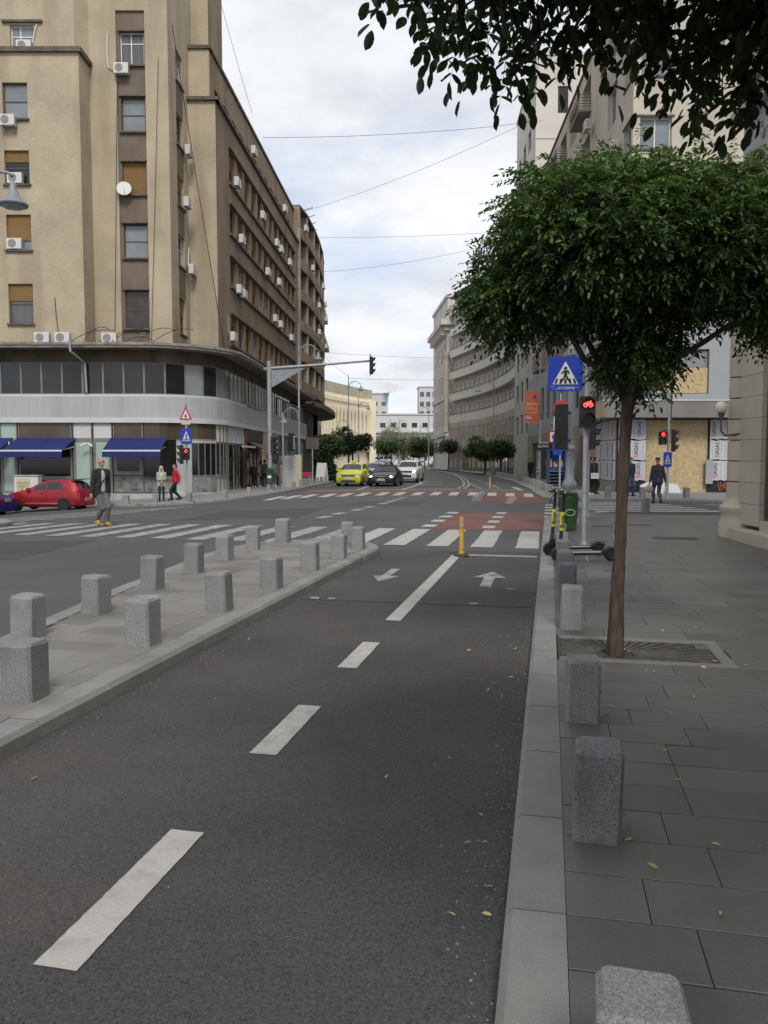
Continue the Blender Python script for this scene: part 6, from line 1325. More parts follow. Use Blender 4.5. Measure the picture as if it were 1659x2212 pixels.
def a_board(loc, rz, label, m1, w_=.7, h=1.15):
    t = thing('pavement_board', label, 'sign', loc, rz)
    for s_ in (-1, 1): mb = MB(); mb.add([(-w_ / 2, s_ * .3, 0), (w_ / 2, s_ * .3, 0), (w_ / 2, s_ * .03, h), (-w_ / 2, s_ * .03, h), (-w_ / 2, s_ * .3 + .03, 0), (w_ / 2, s_ * .3 + .03, 0), (w_ / 2, s_ * .03 + .03, h), (-w_ / 2, s_ * .03 + .03, h)], [(0, 1, 2, 3), (7, 6, 5, 4), (0, 4, 5, 1), (1, 5, 6, 2), (2, 6, 7, 3), (3, 7, 4, 0)]); mb.build('board', m1, t)
    return t
q = Ms @ Vector((7.2, -2.2, 0)); t_ = a_board((q.x, q.y, gz(q.x, q.y) + .1), R(20), 'brown menu board on the pavement outside the bakery', M_BRN, 1.0, 1.7)
for k in range(8): mb = MB(); zz_ = 1.35 - .14 * k; mb.box(-.35, .35 - .1 * (k % 3), -.31 + .28 * zz_ / 1.7 - .012, -.31 + .28 * zz_ / 1.7, zz_, zz_ + .04); mb.build('chalk_line', M_LET, t_)
t_ = a_board((-4.75, 61.2, .1), R(-25), 'white pavement board with an ice-cream picture left of the taxi', M_WHITE, .8, 1.4); mb = MB(); mb.ext([(-.2, .25), (.15, .25), (.22, .9), (.05, 1.15), (-.18, .9)], -.27, -.24, lambda u, v, w_: (u, w_ + v * .18, v)); mb.build('picture', mat('ice_cream_print', (.5, .24, .1), .6, .4, 4), t_)
# terrace furniture
for i, (x, y) in enumerate(((-6.6, 60), (-6.1, 63))):
    t = thing('cafe_table', ('near', 'far')[i] + ' small terrace table with red cover on the left pavement', 'table', (x, y, gz(x, y) + .1)); mb = MB(); mb.box(-.4, .4, -.4, .4, .7, .75); mb.build('top', M_WHM, t); mb = MB(); mb.box(-.42, .42, -.42, .42, .752, .756); mb.box(-.42, .42, -.43, -.42, .45, .755); mb.build('cover', M_REDS, t); mb = MB(); mb.tube([(0, 0, 0), (0, 0, .7)], .04, 8); mb.build('leg', M_BLKP, t)
# cables over the street
def cable(a, b, sag, label, r=.016):
    mb = MB(); a, b = Vector(a), Vector(b); n = 14; mb.tube([a.lerp(b, i / n) - Vector((0, 0, sag * 4 * (i / n) * (1 - i / n))) for i in range(n + 1)], r, 5); return tag(mb.build('overhead_cable', M_BLKP), label, 'cable', 'cables strung over the street')
cable((-9.0, 61, 25.6), (13.4, 70, 30.5), .35, 'uppermost cable crossing the sky from the tan block roof'); cable((-8.2, 84, 27.2), (13.5, 76, 33), .5, 'rising cable between the balcony wing and the tall pale block')
cable((-7.9, 90, 26.2), (14.5, 90, 26.9), .2, 'level cable crossing the sky halfway up'); cable((-7.7, 95, 23.6), (14, 92, 26.5), .6, 'slack cable below the level one'); cable((-7.6, 100, 15.0), (13.2, 108, 15.2), .2, 'lowest level cable over the far carriageway')
cable((-7.8, 96, 14.6), (-3.8, 86, 10.6), .1, 'short cable from the balcony wing to the far lamp', .014); cable((-3.8, 86, 10.4), (13.4, 108, 12.6), .2, 'cable from the far lamp to the curved block', .014)
cable((-12.1, 47, 27), (-9.9, 50.6, 8.2), .3, 'long cable hanging down the tan block return wall', .02); cable((-14.8, 45.9, 24), (-15.3, 45.9, 8.1), .15, 'thin cable hanging beside the recessed window strip', .015); cable((-12.5, 45.8, 24), (-13.2, 45.8, 8.1), .3, 'cable hanging left of the return windows', .015)
cable((-10.9, 51.5, 33), (-9.6, 60, 26.9), .2, 'taut cable from the tower down to the roof edge', .014)
for i in range(7):
    r0 = random.Random(i); x = -17 + i * .75; cable((x, 43.6, 8.05), (x + r0.uniform(.8, 2.2), 45.0, 8.1 + r0.uniform(.2, 1.0)), -r0.uniform(.1, .5), f'{ORD[i]} loose black cable loop on the podium canopy', .018)
dp = thing('downpipe', 'bent grey metal downpipe crossing the podium canopy edge', 'pipe', (-16.6, 43.0, 5.3)); mb = MB(); mb.tube([(.0, .6, 2.75), (-.1, -.1, 2.75), (-.05, -.12, 2.2), (.35, .85, 1.7), (.4, .85, .1)], .07, 8); mb.build('pipe', M_STEEL, dp)
# fallen leaves
M_FALL = mat('fallen_leaf', (.42, .36, .15), .7, .3, 40, rand=.35); mb = MB(); mb.add([(0, 0, 0), (.35, .2, .05), (.75, .14, .09), (1, 0, .03), (.75, -.17, .07), (.35, -.2, .1)], [(0, 1, 2, 3), (0, 3, 4, 5)]); o = mb.build('fallen_leaf', M_FALL); FL_ME = o.data; bpy.data.objects.remove(o)
rl = random.Random(12)
for i in range(115):
    if i < 80: s, t = 1.5 + rl.random() ** 1.2 * 7, .15 + rl.random() * 2.4
    elif i < 104: s, t = rl.uniform(2, 8), -.2 - abs(rl.gauss(0, .22))
    else: s, t = rl.uniform(3, 12), rl.uniform(-3.0, -.3)
    o = link('fallen_leaf', FL_ME); x, y = ST(s, t); o.location = (x, y, (.124 if t > 0 else .012) + .004); k = rl.uniform(.03, .055); o.scale = (k, k * rl.uniform(.7, 1.1), k); o.rotation_euler = (rl.gauss(0, .25), rl.gauss(0, .2), rl.uniform(0, 6.3)); tag(o, 'small yellowed leaf lying on the near pavement or cycle lane', 'leaf', 'fallen leaves')

for i, pts in enumerate(([(-18.9, 45.15, 25.4), (-19.05, 45.12, 24.9), (-19.2, 45.12, 24.0)], [(-15.35, 45.95, 25.3), (-15.38, 45.93, 24.2), (-15.3, 45.92, 23.5), (-14.95, 45.85, 23.4)], [(-18.0, 44.36, 10.6), (-17.95, 44.36, 9.6), (-17.8, 44.36, 8.1)], [(-11.95, 49.9, 14.7), (-11.95, 49.6, 13.6)], [(-10.2, 52.9, 11.2), (-10.18, 53.0, 10.0)])):
    mb = MB(); mb.tube(pts, .035 if i != 2 else .02, 6); tag(mb.build('conduit', M_WHM if i != 2 else M_BLKP), ('white conduit beside the top-left window of the tan block', 'white conduit curling down to the upper recessed-strip air conditioner', 'dark cable stub running down to the podium canopy', 'short white conduit above the lower return-wall air conditioner', 'pale conduit beside the lowest street-facade air conditioner')[i], 'pipe')

# ======================= vehicles =======================
M_TYRE = mat('tyre_rubber', (.016, .016, .016), .85, .15, 10); M_RIM = mat('alloy_rim', (.35, .36, .37), .35, .1, 5, metal=.7); M_RIMD = mat('dark_steel_rim', (.045, .045, .048), .5, .1, 5, metal=.3)
M_CGL = mat('car_glass', (.02, .024, .027), .05, .2, 2, spec=.7); M_CHR = mat('chrome', (.55, .56, .57), .15, 0, metal=1); M_TRIM = mat('black_trim', (.018, .018, .019), .5, .1, 6)
M_HL = mat('headlamp_glass', (.42, .44, .45), .12, .1, 5, spec=.6); M_HLON = mat('lit_headlamp', (1, .88, .7), .3, 0, emit=6); M_TAIL = mat('tail_lamp', (.40, .02, .02), .2, .1, 5); M_PLATE = mat('number_plate', (.58, .6, .62), .5, .05, 8)
def paint(name, c, metal=.1): return mat(name, c, .42, .03, 1, metal=metal, coat=.35, spec=.4)
def inset(q, ml, mr, mb_, mt, off):
    a, b, c, d = [Vector(p) for p in q]          # a-b bottom edge, d-c top edge
    P_ = lambda u, v: (a.lerp(b, u)).lerp(d.lerp(c, u), v)
    n = (b - a).cross(d - a).normalized() * off
    return [P_(ml, mb_) + n, P_(1 - mr, mb_) + n, P_(1 - mr, 1 - mt) + n, P_(ml, 1 - mt) + n]
def car(label, loc, rz, st, pnt, wheels, r=.31, cat='car', front=None, rear=None, glass=None, rim=None, name='car', mirrors=None, group=None, roofm=None, tw=.2):
    t = thing(name, label, cat, loc, rz, group); n = 15
    def ring(s_):
        y, wl, wb, zl, zb, wt, zt = s_; H = [(wl * .88, zl), (wl * .985, zl + .1), (wl, zl + (zb - zl) * .5), (wb, zb), (wt, zt - .055 if zt - zb > .2 else zb + (zt - zb) * .6), (wt * .6, zt - .008), (0, zt)]
        return [(-a, y, b) for a, b in H[:6]][::1] + [(0, y, zt + .0)] + [(a, y, b) for a, b in H[:6]][::-1] + [(0, y, zl)]
    rings = [ring(s_) for s_ in st]; m = len(rings[0]); mb = MB()
    V = [p for q in rings for p in q]; Fs = [(i * m + k, (i + 1) * m + k, (i + 1) * m + (k + 1) % m, i * m + (k + 1) % m) for i in range(len(st) - 1) for k in range(m)]
    Fs += [tuple(range(m)), tuple(range((len(st) - 1) * m, len(st) * m))[::-1]]
    mb.add(V, Fs); body = mb.build('body', pnt, t, 'sm')
    g = glass
    def glz(nm, q, mg, off=.007): mb = MB(); mb.add(inset(q, *mg, off), [(0, 1, 2, 3)]); return mb.build(nm, M_CGL, t)
    def wrap(nm, a, b, t0, t1, o_):        # curved pane following the body
        mb = MB(); V = []
        for j in range(4, 9):
            for q in (t0, t1): p = Vector(a[j]).lerp(Vector(b[j]), q); V.append((p.x * .93, p.y + o_[1], p.z + o_[2]))
        mb.add(V, [(2 * k, 2 * k + 2, 2 * k + 3, 2 * k + 1) for k in range(4)]); return mb.build(nm, M_CGL, t, 'all')
    # ring index: 3 belt left, 4 roof edge left; 9 belt right (mirrored), 8 roof edge right
    wrap('windscreen', rings[g['ws'][0]], rings[g['ws'][1]], .12, .95, (0, -.008, .008))
    if g.get('rw'): wrap('rear_window', rings[g['rw'][1]], rings[g['rw'][0]], .15, .92, (0, .008, .008))
    for i0, i1, ml, mr in g['side']:
        a, b = rings[i0], rings[i1]; glz('side_window', (b[3], a[3], a[4], b[4]), (mr, ml, .08, .1)); glz('side_window', (a[9], b[9], b[8], a[8]), (ml, mr, .08, .1))
    W = st[len(st) // 2][1]
    for y in wheels:
        for sg_ in (-1, 1):
            x = sg_ * (W - tw * .5 + .015); mb = MB()
            mb.tube([(x - sg_ * tw / 2, y, r), (x - sg_ * tw * .4, y, r), (x + sg_ * tw * .4, y, r), (x + sg_ * tw / 2, y, r)], [r * .93, r, r, r * .93], 24); w_ = mb.build('wheel', M_TYRE, t, 'sm')
            mb = MB(); mb.tube([(x + sg_ * tw * .4, y, r), (x + sg_ * (tw / 2 + .006), y, r)], r * .64, 20); rm = mb.build('rim', rim or M_RIM, w_)
            for k in range(5):
                aa = k * 2 * math.pi / 5; mb = MB(Matrix.Translation((x + sg_ * (tw / 2 + .008), y, r)) @ Matrix.Rotation(aa, 4, 'X')); mb.box(-.004, .006, -.035, .035, r * .22, r * .55); mb.build('rim_opening', M_TRIM, rm)
            mb = MB(); xo = sg_ * (W - .002); V = []; kk = 13
            for j in range(kk):
                a = math.pi * (-.06 + 1.12 * j / (kk - 1))
                for rr in (r * .6, r * 1.17): V.append((xo + sg_ * .006, y + rr * math.cos(a), r + rr * math.sin(a)))
            mb.add(V, [(2 * j, 2 * j + 1, 2 * j + 3, 2 * j + 2) for j in range(kk - 1)]); mb.build('wheel_arch', M_TRIM, t)
    def put(nm, x0, x1, y, z0, z1, m_, d=.03, mirror=False, parent=None):
        out = []
        for sg_ in ((-1, 1) if mirror else (1,)):
            mb = MB(); a, b = sorted((sg_ * x0, sg_ * x1)); mb.box(a, b, y - d, y + d, z0, z1); out.append(mb.build(nm, m_, parent or t))
        return out
    if mirrors:
        for sg_ in (-1, 1): mb = MB(); mb.cbox(*sorted((sg_ * (mirrors[0] - .01), sg_ * (mirrors[0] + .19))), mirrors[1] - .05, mirrors[1] + .06, mirrors[2], mirrors[2] + .15, .03); mb.build('mirror', mirrors[3] if len(mirrors) > 3 else pnt, t)
    for f in (front or []) + (rear or []): put(*f)
    # door seams and handles
    for y, sg_ in [(q, s_) for q in g.get('seams', []) for s_ in (-1, 1)]: mb = MB(); mb.box(*sorted((sg_ * (W - .004), sg_ * (W + .003))), y - .006, y + .006, st[0][3] + .2, st[len(st) // 2][4] - .02); mb.build('door_seam', M_TRIM, t)
    for y in g.get('handles', []):
        for sg_ in (-1, 1): mb = MB(); mb.box(*sorted((sg_ * (W - .03), sg_ * (W + .018))), y - .09, y + .09, st[len(st) // 2][4] - .12, st[len(st) // 2][4] - .09); mb.build('door_handle', pnt, t)
    return t, put
# station: (y, half width low, half width belt, z low, z belt, half width top, z top); nose at negative y
HATCH = [(-1.92, .62, .6, .28, .5, .5, .55), (-1.84, .78, .74, .22, .6, .66, .68), (-1.6, .84, .8, .2, .78, .7, .84), (-1.1, .85, .83, .2, .9, .74, .97), (-.72, .85, .84, .2, .95, .76, 1.03), (-.05, .85, .84, .2, .97, .62, 1.42), (.3, .85, .84, .2, .98, .63, 1.49), (.95, .85, .84, .2, .99, .63, 1.5), (1.45, .85, .83, .22, 1.0, .6, 1.45), (1.62, .85, .82, .22, 1.0, .56, 1.38), (1.86, .82, .78, .24, .95, .68, 1.02), (1.94, .78, .74, .26, .8, .62, .86)]
HG = dict(ws=(4, 5), rw=(9, 10), side=[(4, 6, .42, .02), (6, 7, .05, .04), (7, 8, .03, .25)], seams=[-.62, .32, 1.1], handles=[.12, .95])
rc, _ = car('red hatchback with black rear spoiler parked by the left corner shop', (-16.1, 38.4, gz(-16.1, 38.4)), R(-90 - 6), HATCH, paint('metallic_red_paint', (.30, .012, .022), .3), (-1.22, 1.16), .3, glass=HG, rim=M_RIMD, mirrors=(.82, -.55, .96),
            front=[('headlight', .5, .74, -1.78, .62, .76, M_HL, .05, True), ('grille', -.4, .4, -1.9, .36, .48, M_TRIM, .03)], rear=[('tail_light', .68, .8, 1.83, .76, 1.02, M_TAIL, .05, True), ('number_plate', -.26, .26, 1.945, .5, .62, M_PLATE, .012), ('bumper', -.74, .74, 1.9, .3, .5, bpy.data.materials['metallic_red_paint'], .06)])
mb = MB(); mb.add([(-.6, 1.42, 1.46), (.6, 1.42, 1.46), (.55, 1.8, 1.5), (-.55, 1.8, 1.5), (-.6, 1.42, 1.49), (.6, 1.42, 1.49), (.55, 1.8, 1.53), (-.55, 1.8, 1.53)], [(3, 2, 1, 0), (4, 5, 6, 7), (0, 1, 5, 4), (1, 2, 6, 5), (2, 3, 7, 6), (3, 0, 4, 7)]); mb.build('spoiler', M_TRIM, rc)
mb = MB(); mb.box(-.86, -.845, -.75, 1.0, .36, .4); mb.build('side_moulding', M_RIM, rc); mb = MB(); mb.box(.845, .86, -.75, 1.0, .36, .4); mb.build('side_moulding', M_RIM, rc)
text_mesh('B 87 ZGF', .12, M_BLKL, rc, Matrix.Translation((0, 1.962, .56)) @ Matrix.Rotation(math.pi, 4, 'Z'))
SEDAN = [(-2.2, .6, .6, .3, .5, .5, .55), (-2.1, .8, .78, .22, .62, .68, .68), (-1.6, .86, .84, .2, .78, .74, .85), (-.95, .87, .86, .2, .88, .78, .95), (-.2, .87, .86, .2, .92, .6, 1.36), (.2, .87, .86, .2, .92, .6, 1.42), (.8, .87, .86, .2, .93, .6, 1.41), (1.15, .87, .86, .2, .94, .58, 1.36), (1.7, .87, .85, .22, .95, .74, 1.02), (2.1, .86, .82, .24, .93, .72, .99), (2.25, .8, .76, .28, .75, .66, .82)]
SG = dict(ws=(3, 4), rw=(7, 8), side=[(3, 5, .4, .02), (5, 7, .04, .1)], seams=[-.85, .2, 1.0], handles=[.05, .85])
bc, _ = car('dark blue saloon cut off by the left edge, tail lights showing', (-19.4, 36.6, gz(-19.4, 36.6)), R(-90 - 4), SEDAN, paint('dark_blue_paint', (.012, .02, .13), .3), (-1.35, 1.35), .31, glass=SG, mirrors=(.84, -.7, .92),
            rear=[('tail_light', .5, .83, 2.2, .68, .92, M_TAIL, .05, True), ('number_plate', -.26, .26, 2.25, .72, .84, M_PLATE, .012)])
text_mesh('B 46 DUR', .12, M_BLKL, bc, Matrix.Translation((0, 2.268, .78)) @ Matrix.Rotation(math.pi, 4, 'Z'))
# the queue facing the camera
TAXI = [(-2.0, .66, .64, .26, .56, .52, .62), (-1.93, .8, .78, .2, .68, .66, .78), (-1.6, .86, .84, .18, .86, .72, .95), (-1.05, .87, .86, .18, .96, .76, 1.06), (-.3, .87, .86, .18, 1.0, .62, 1.47), (.1, .87, .86, .18, 1.0, .63, 1.54), (.9, .87, .86, .18, 1.0, .63, 1.54), (1.5, .87, .85, .2, 1.0, .58, 1.48), (1.85, .85, .82, .22, .96, .64, 1.1), (2.0, .8, .76, .26, .8, .6, .9)]
TG = dict(ws=(3, 4), rw=(7, 8), side=[(3, 5, .42, .02), (5, 6, .05, .04), (6, 7, .04, .2)], seams=[-.9, .12, .95], handles=[-.05, .85])
M_TAXI = paint('lime_yellow_paint', (.52, .50, .035), 0); GRP = 'vehicles waiting at the far stop line'
tx, put = car('lime yellow taxi waiting at the far stop line', (-2.05, 54.4, 0), R(-9), TAXI, M_TAXI, (-1.25, 1.3), .31, 'taxi', glass=TG, group=GRP, mirrors=(.84, -.72, 1.0), name='taxi',
              front=[('headlight', .52, .8, -1.88, .66, .82, M_HL, .06, True), ('grille', -.46, .46, -1.985, .64, .78, M_TRIM, .025), ('grille_bar', -.44, .44, -2.015, .735, .755, M_CHR, .01), ('grille_bar', -.44, .44, -2.015, .675, .695, M_CHR, .01), ('intake', -.5, .5, -2.0, .28, .40, M_TRIM, .02), ('fog_light', .58, .7, -1.97, .34, .42, M_HL, .03, True), ('number_plate', -.26, .26, -2.02, .44, .55, M_PLATE, .012), ('bumper', -.74, .74, -1.97, .42, .56, M_TAXI, .03)])
mb = MB(); mb.cbox(-.16, .16, -.1, .12, 1.54, 1.68, .03); mb.build('roof_sign', M_TAXI, tx); mb = MB(); mb.ext([(-.045, .76), (-.04, .66), (.04, .66), (.045, .76)][::-1], -2.03, -2.02, lambda u, v, w_: (u, w_, v)); mb.build('badge', M_CHR, tx); text_mesh('B 45 CJT', .12, M_BLKL, tx, Matrix.Translation((0, -2.035, .495)))
CABR = [(-2.3, .66, .64, .26, .5, .54, .55), (-2.2, .82, .8, .2, .6, .7, .67), (-1.7, .9, .87, .18, .74, .76, .82), (-.95, .92, .89, .18, .85, .78, .93), (-.3, .92, .9, .18, .88, .62, 1.3), (.1, .92, .9, .18, .88, .62, 1.37), (.7, .92, .9, .18, .89, .6, 1.34), (1.45, .92, .88, .2, .92, .72, 1.02), (2.0, .9, .84, .22, .92, .74, .98), (2.3, .84, .8, .26, .8, .68, .86)]
CG = dict(ws=(3, 4), rw=(6, 7), side=[(3, 5, .42, .02), (5, 6, .05, .3)], seams=[-.8, .5], handles=[.35])
M_CBLK = paint('black_car_paint', (.012, .010, .010), .2)
cb_, put = car('black convertible with soft top and lit headlights at the far stop line', (.15, 54.2, 0), R(-9), CABR, M_CBLK, (-1.4, 1.35), .33, glass=CG, group=GRP, mirrors=(.88, -.7, .88),
              front=[('headlight', .52, .84, -2.12, .58, .7, M_HL, .07, True), ('lit_lamp', .6, .72, -2.2, .59, .69, M_HLON, .012, True), ('grille', -.36, .36, -2.28, .3, .66, M_TRIM, .025), ('number_plate', -.26, .26, -2.325, .4, .51, M_PLATE, .012), ('intake', .48, .76, -2.22, .28, .38, M_TRIM, .03, True)])
for k in range(4): mb = MB(); mb.tube([(-.12 + .08 * k + .05 * math.cos(a), -2.315, .59 + .05 * math.sin(a)) for a in [j * math.pi / 7 for j in range(15)]], .009, 5); mb.build('badge_ring', M_CHR, cb_)
mb = MB(); mb.tube([(-.36, -2.3, .66), (.36, -2.3, .66), (.3, -2.3, .3), (-.3, -2.3, .3), (-.36, -2.3, .66)], .014, 5); mb.build('grille_frame', M_CHR, cb_); text_mesh('B 160 KMX', .11, M_BLKL, cb_, Matrix.Translation((0, -2.34, .455)))
ra, rb = None, None
mb = MB(); V = []
for y, w_, z in ((-.25, .62, 1.315), (.1, .63, 1.395), (.7, .61, 1.365), (1.3, .72, 1.1)):
    V += [(-w_, y, z - .07), (-w_ * .6, y, z), (w_ * .6, y, z), (w_, y, z - .07)]
mb.add(V, [(4 * i + k, 4 * i + k + 1, 4 * i + 5 + k, 4 * i + 4 + k) for i in range(3) for k in range(3)]); mb.build('soft_top', mat('black_canvas', (.02, .02, .022), .9, .2, 20), cb_, 'all')
SUVS = [(-2.2, .7, .68, .34, .66, .56, .72), (-2.1, .86, .84, .26, .82, .72, .9), (-1.7, .9, .88, .24, .98, .78, 1.06), (-1.05, .9, .89, .24, 1.06, .8, 1.14), (-.35, .9, .89, .24, 1.08, .66, 1.6), (.05, .9, .89, .24, 1.08, .67, 1.69), (1.0, .9, .89, .24, 1.08, .67, 1.7), (1.7, .9, .88, .26, 1.08, .62, 1.64), (2.0, .88, .85, .28, 1.04, .68, 1.2), (2.2, .84, .8, .32, .9, .64, .98)]
M_CWHT = paint('white_car_paint', (.58, .57, .54), 0); M_SILV = paint('silver_car_paint', (.36, .37, .39), .5)
sv, put = car('white compact SUV with lit headlight behind the black convertible', (2.0, 62.8, 0), R(-11), SUVS, M_CWHT, (-1.4, 1.3), .35, glass=TG, group=GRP, mirrors=(.88, -.75, 1.1),
              front=[('headlight', .55, .84, -2.08, .78, .94, M_HL, .06, True), ('lit_lamp', .62, .76, -2.15, .79, .93, M_HLON, .012, True), ('grille', -.52, .52, -2.18, .78, .9, M_TRIM, .025), ('grille_bar', -.5, .5, -2.21, .86, .88, M_CHR, .01), ('grille_bar', -.5, .5, -2.21, .8, .82, M_CHR, .01), ('intake', -.5, .5, -2.2, .42, .58, M_TRIM, .02), ('number_plate', -.26, .26, -2.215, .62, .73, M_PLATE, .012), ('roof_rail', .6, .64, .5, 1.72, 1.76, M_RIM, .8, True)])
s1, put = car('silver car waiting behind the yellow taxi', (-.6, 63.4, 0), R(-10), TAXI, M_SILV, (-1.25, 1.3), .31, glass=TG, group=GRP, mirrors=(.84, -.72, 1.0), front=[('headlight', .52, .8, -1.88, .66, .82, M_HL, .06, True), ('grille', -.46, .46, -1.985, .64, .78, M_TRIM, .025), ('number_plate', -.26, .26, -2.02, .44, .55, M_PLATE, .012)])
s2, put = car('grey estate with roof racks at the back of the queue', (-.15, 71.5, 0), R(-10), SUVS, M_SILV, (-1.4, 1.3), .33, glass=TG, group=GRP, mirrors=(.88, -.75, 1.1), front=[('headlight', .55, .84, -2.08, .78, .94, M_HL, .06, True), ('grille', -.52, .52, -2.18, .78, .9, M_TRIM, .025), ('roof_rack', -.7, .7, .1, 1.8, 1.86, M_TRIM, .03), ('roof_rack', -.7, .7, .9, 1.8, 1.86, M_TRIM, .03)])
for k in range(4): mb = MB(); mb.cbox(-.6 + .38 * k, -.5 + .38 * k, -.1, 1.1, 1.86, 1.98, .03); mb.build('bike_carrier', M_TRIM, s2)
for i, (x, y, m_, rz) in enumerate(((12.2, 172, M_SILV, 60), (15.4, 170, M_CWHT, 70), (17.5, 182, M_CBLK, 80), (9.5, 185, M_CWHT, 75))):
    car(('small silver car at the far junction', 'small white car right of the silver one at the far junction', 'small black car at the far junction behind the lamp', 'small far white car left of the silver one')[i], (x, y, 0), R(rz), TAXI, m_, (-1.25, 1.3), .31, glass=TG, group='cars at the far junction')

# ======================= people =======================
def surface_nets(d, org, h):
    nx, ny, nz = d.shape; sgn = d < 0; c = np.zeros((nx - 1, ny - 1, nz - 1)); P_ = np.zeros(c.shape + (3,))
    corners = [(i, j, k) for i in (0, 1) for j in (0, 1) for k in (0, 1)]
    sl = lambda a, o: a[o[0]:nx - 1 + o[0], o[1]:ny - 1 + o[1], o[2]:nz - 1 + o[2]]
    for a in corners:
        for ax in range(3):
            if a[ax] == 0:
                b = list(a); b[ax] = 1; va, vb = sl(d, a), sl(d, b); m = sl(sgn, a) != sl(sgn, b)
                t = np.where(m, va / np.where(m, va - vb, 1), 0)
                for q in range(3): P_[..., q] += np.where(m, a[q] + (t if q == ax else 0), 0)
                c += m
    act = c > 0; idx = -np.ones(c.shape, int); idx[act] = np.arange(act.sum())
    ijk = np.argwhere(act); V = (ijk + P_[act] / c[act][:, None]) * h + org; F_ = []
    for ax in range(3):
        o1, o2 = [(1, 2), (2, 0), (0, 1)][ax]; b = [slice(None)] * 3; b2 = [slice(None)] * 3
        b[ax] = slice(0, -1); b2[ax] = slice(1, None); e = sgn[tuple(b)] != sgn[tuple(b2)]; inside = sgn[tuple(b)]
        q = np.argwhere(e); n = np.array(c.shape); q = q[(q[:, o1] > 0) & (q[:, o2] > 0) & (q[:, o1] < n[o1]) & (q[:, o2] < n[o2])]
        g = lambda da, db: idx[tuple((q - np.eye(3, dtype=int)[o1] * da - np.eye(3, dtype=int)[o2] * db).T)]
        f = np.stack([g(1, 1), g(0, 1), g(0, 0), g(1, 0)], 1); flip = ~inside[tuple(q.T)]; f[flip] = f[flip][:, ::-1]; F_.append(f)
    return V, np.concatenate(F_)
def sdf(name, prims, m_, parent, h=.013, k=.03):
    pts = np.array([p for q in prims for p in ((q[1], q[2]) if q[0] == 'c' else (q[1], q[1]))]); R_ = max((max(q[3], q[4]) if q[0] == 'c' else max(q[2])) for q in prims) + .05
    lo = pts.min(0) - R_; n = np.ceil((pts.max(0) + R_ - lo) / h).astype(int) + 2; d = np.full(n, .12); ax = [lo[i] + np.arange(n[i]) * h for i in range(3)]
    for q in prims:
        if q[0] == 'c': a, b = np.array(q[1], float), np.array(q[2], float); rr = max(q[3], q[4]); l_, u_ = np.minimum(a, b) - rr - .05, np.maximum(a, b) + rr + .05
        else: a = np.array(q[1], float); rr = np.array(q[2], float); l_, u_ = a - rr - .05, a + rr + .05
        w_ = tuple(slice(max(0, int((l_[i] - lo[i]) / h)), min(n[i], int((u_[i] - lo[i]) / h) + 2)) for i in range(3))
        X, Y_, Z = np.meshgrid(ax[0][w_[0]], ax[1][w_[1]], ax[2][w_[2]], indexing='ij')
        if q[0] == 'c':
            ab = b - a; L2 = max(ab @ ab, 1e-9); t = np.clip(((X - a[0]) * ab[0] + (Y_ - a[1]) * ab[1] + (Z - a[2]) * ab[2]) / L2, 0, 1)
            e = np.sqrt((X - a[0] - t * ab[0]) ** 2 + (Y_ - a[1] - t * ab[1]) ** 2 + (Z - a[2] - t * ab[2]) ** 2) - (q[3] + (q[4] - q[3]) * t)
        else:
            k0 = np.sqrt(((X - a[0]) / rr[0]) ** 2 + ((Y_ - a[1]) / rr[1]) ** 2 + ((Z - a[2]) / rr[2]) ** 2); k1 = np.sqrt(((X - a[0]) / rr[0] ** 2) ** 2 + ((Y_ - a[1]) / rr[1] ** 2) ** 2 + ((Z - a[2]) / rr[2] ** 2) ** 2); e = k0 * (k0 - 1) / np.maximum(k1, 1e-6)
        o = d[w_]; hh = np.clip(.5 + .5 * (o - e) / k, 0, 1); d[w_] = o * (1 - hh) + e * hh - k * hh * (1 - hh)
    V, Fq = surface_nets(d, lo, h); o = mesh_np(name, V, Fq, m_, parent); o.data.polygons.foreach_set('use_smooth', [True] * len(o.data.polygons)); return o
def ik(a, c, l1, l2, pole):
    a, c, pole = np.array(a, float), np.array(c, float), np.array(pole, float); v = c - a; L_ = np.linalg.norm(v); Lc = min(L_, (l1 + l2) * .999); u = v / L_
    c = a + u * Lc; x = (l1 * l1 - l2 * l2 + Lc * Lc) / (2 * Lc); hgt = math.sqrt(max(l1 * l1 - x * x, 0)); p = pole - u * (pole @ u); p /= np.linalg.norm(p) + 1e-9
    return a + u * x + p * hgt, c
SKIN = mat('skin', (.42, .23, .155), .6, .08, 12); SKIN2 = mat('tanned_skin', (.34, .19, .125), .6, .08, 12); HAIRD = mat('dark_hair', (.02, .015, .012), .7, .3, 30)
CL = {}
def cloth(n, c): 
    if n not in CL: CL[n] = mat(n, c, .9, .14, 7, fine=.12, fscale=60, bump=.25, bscale=18)
    return CL[n]
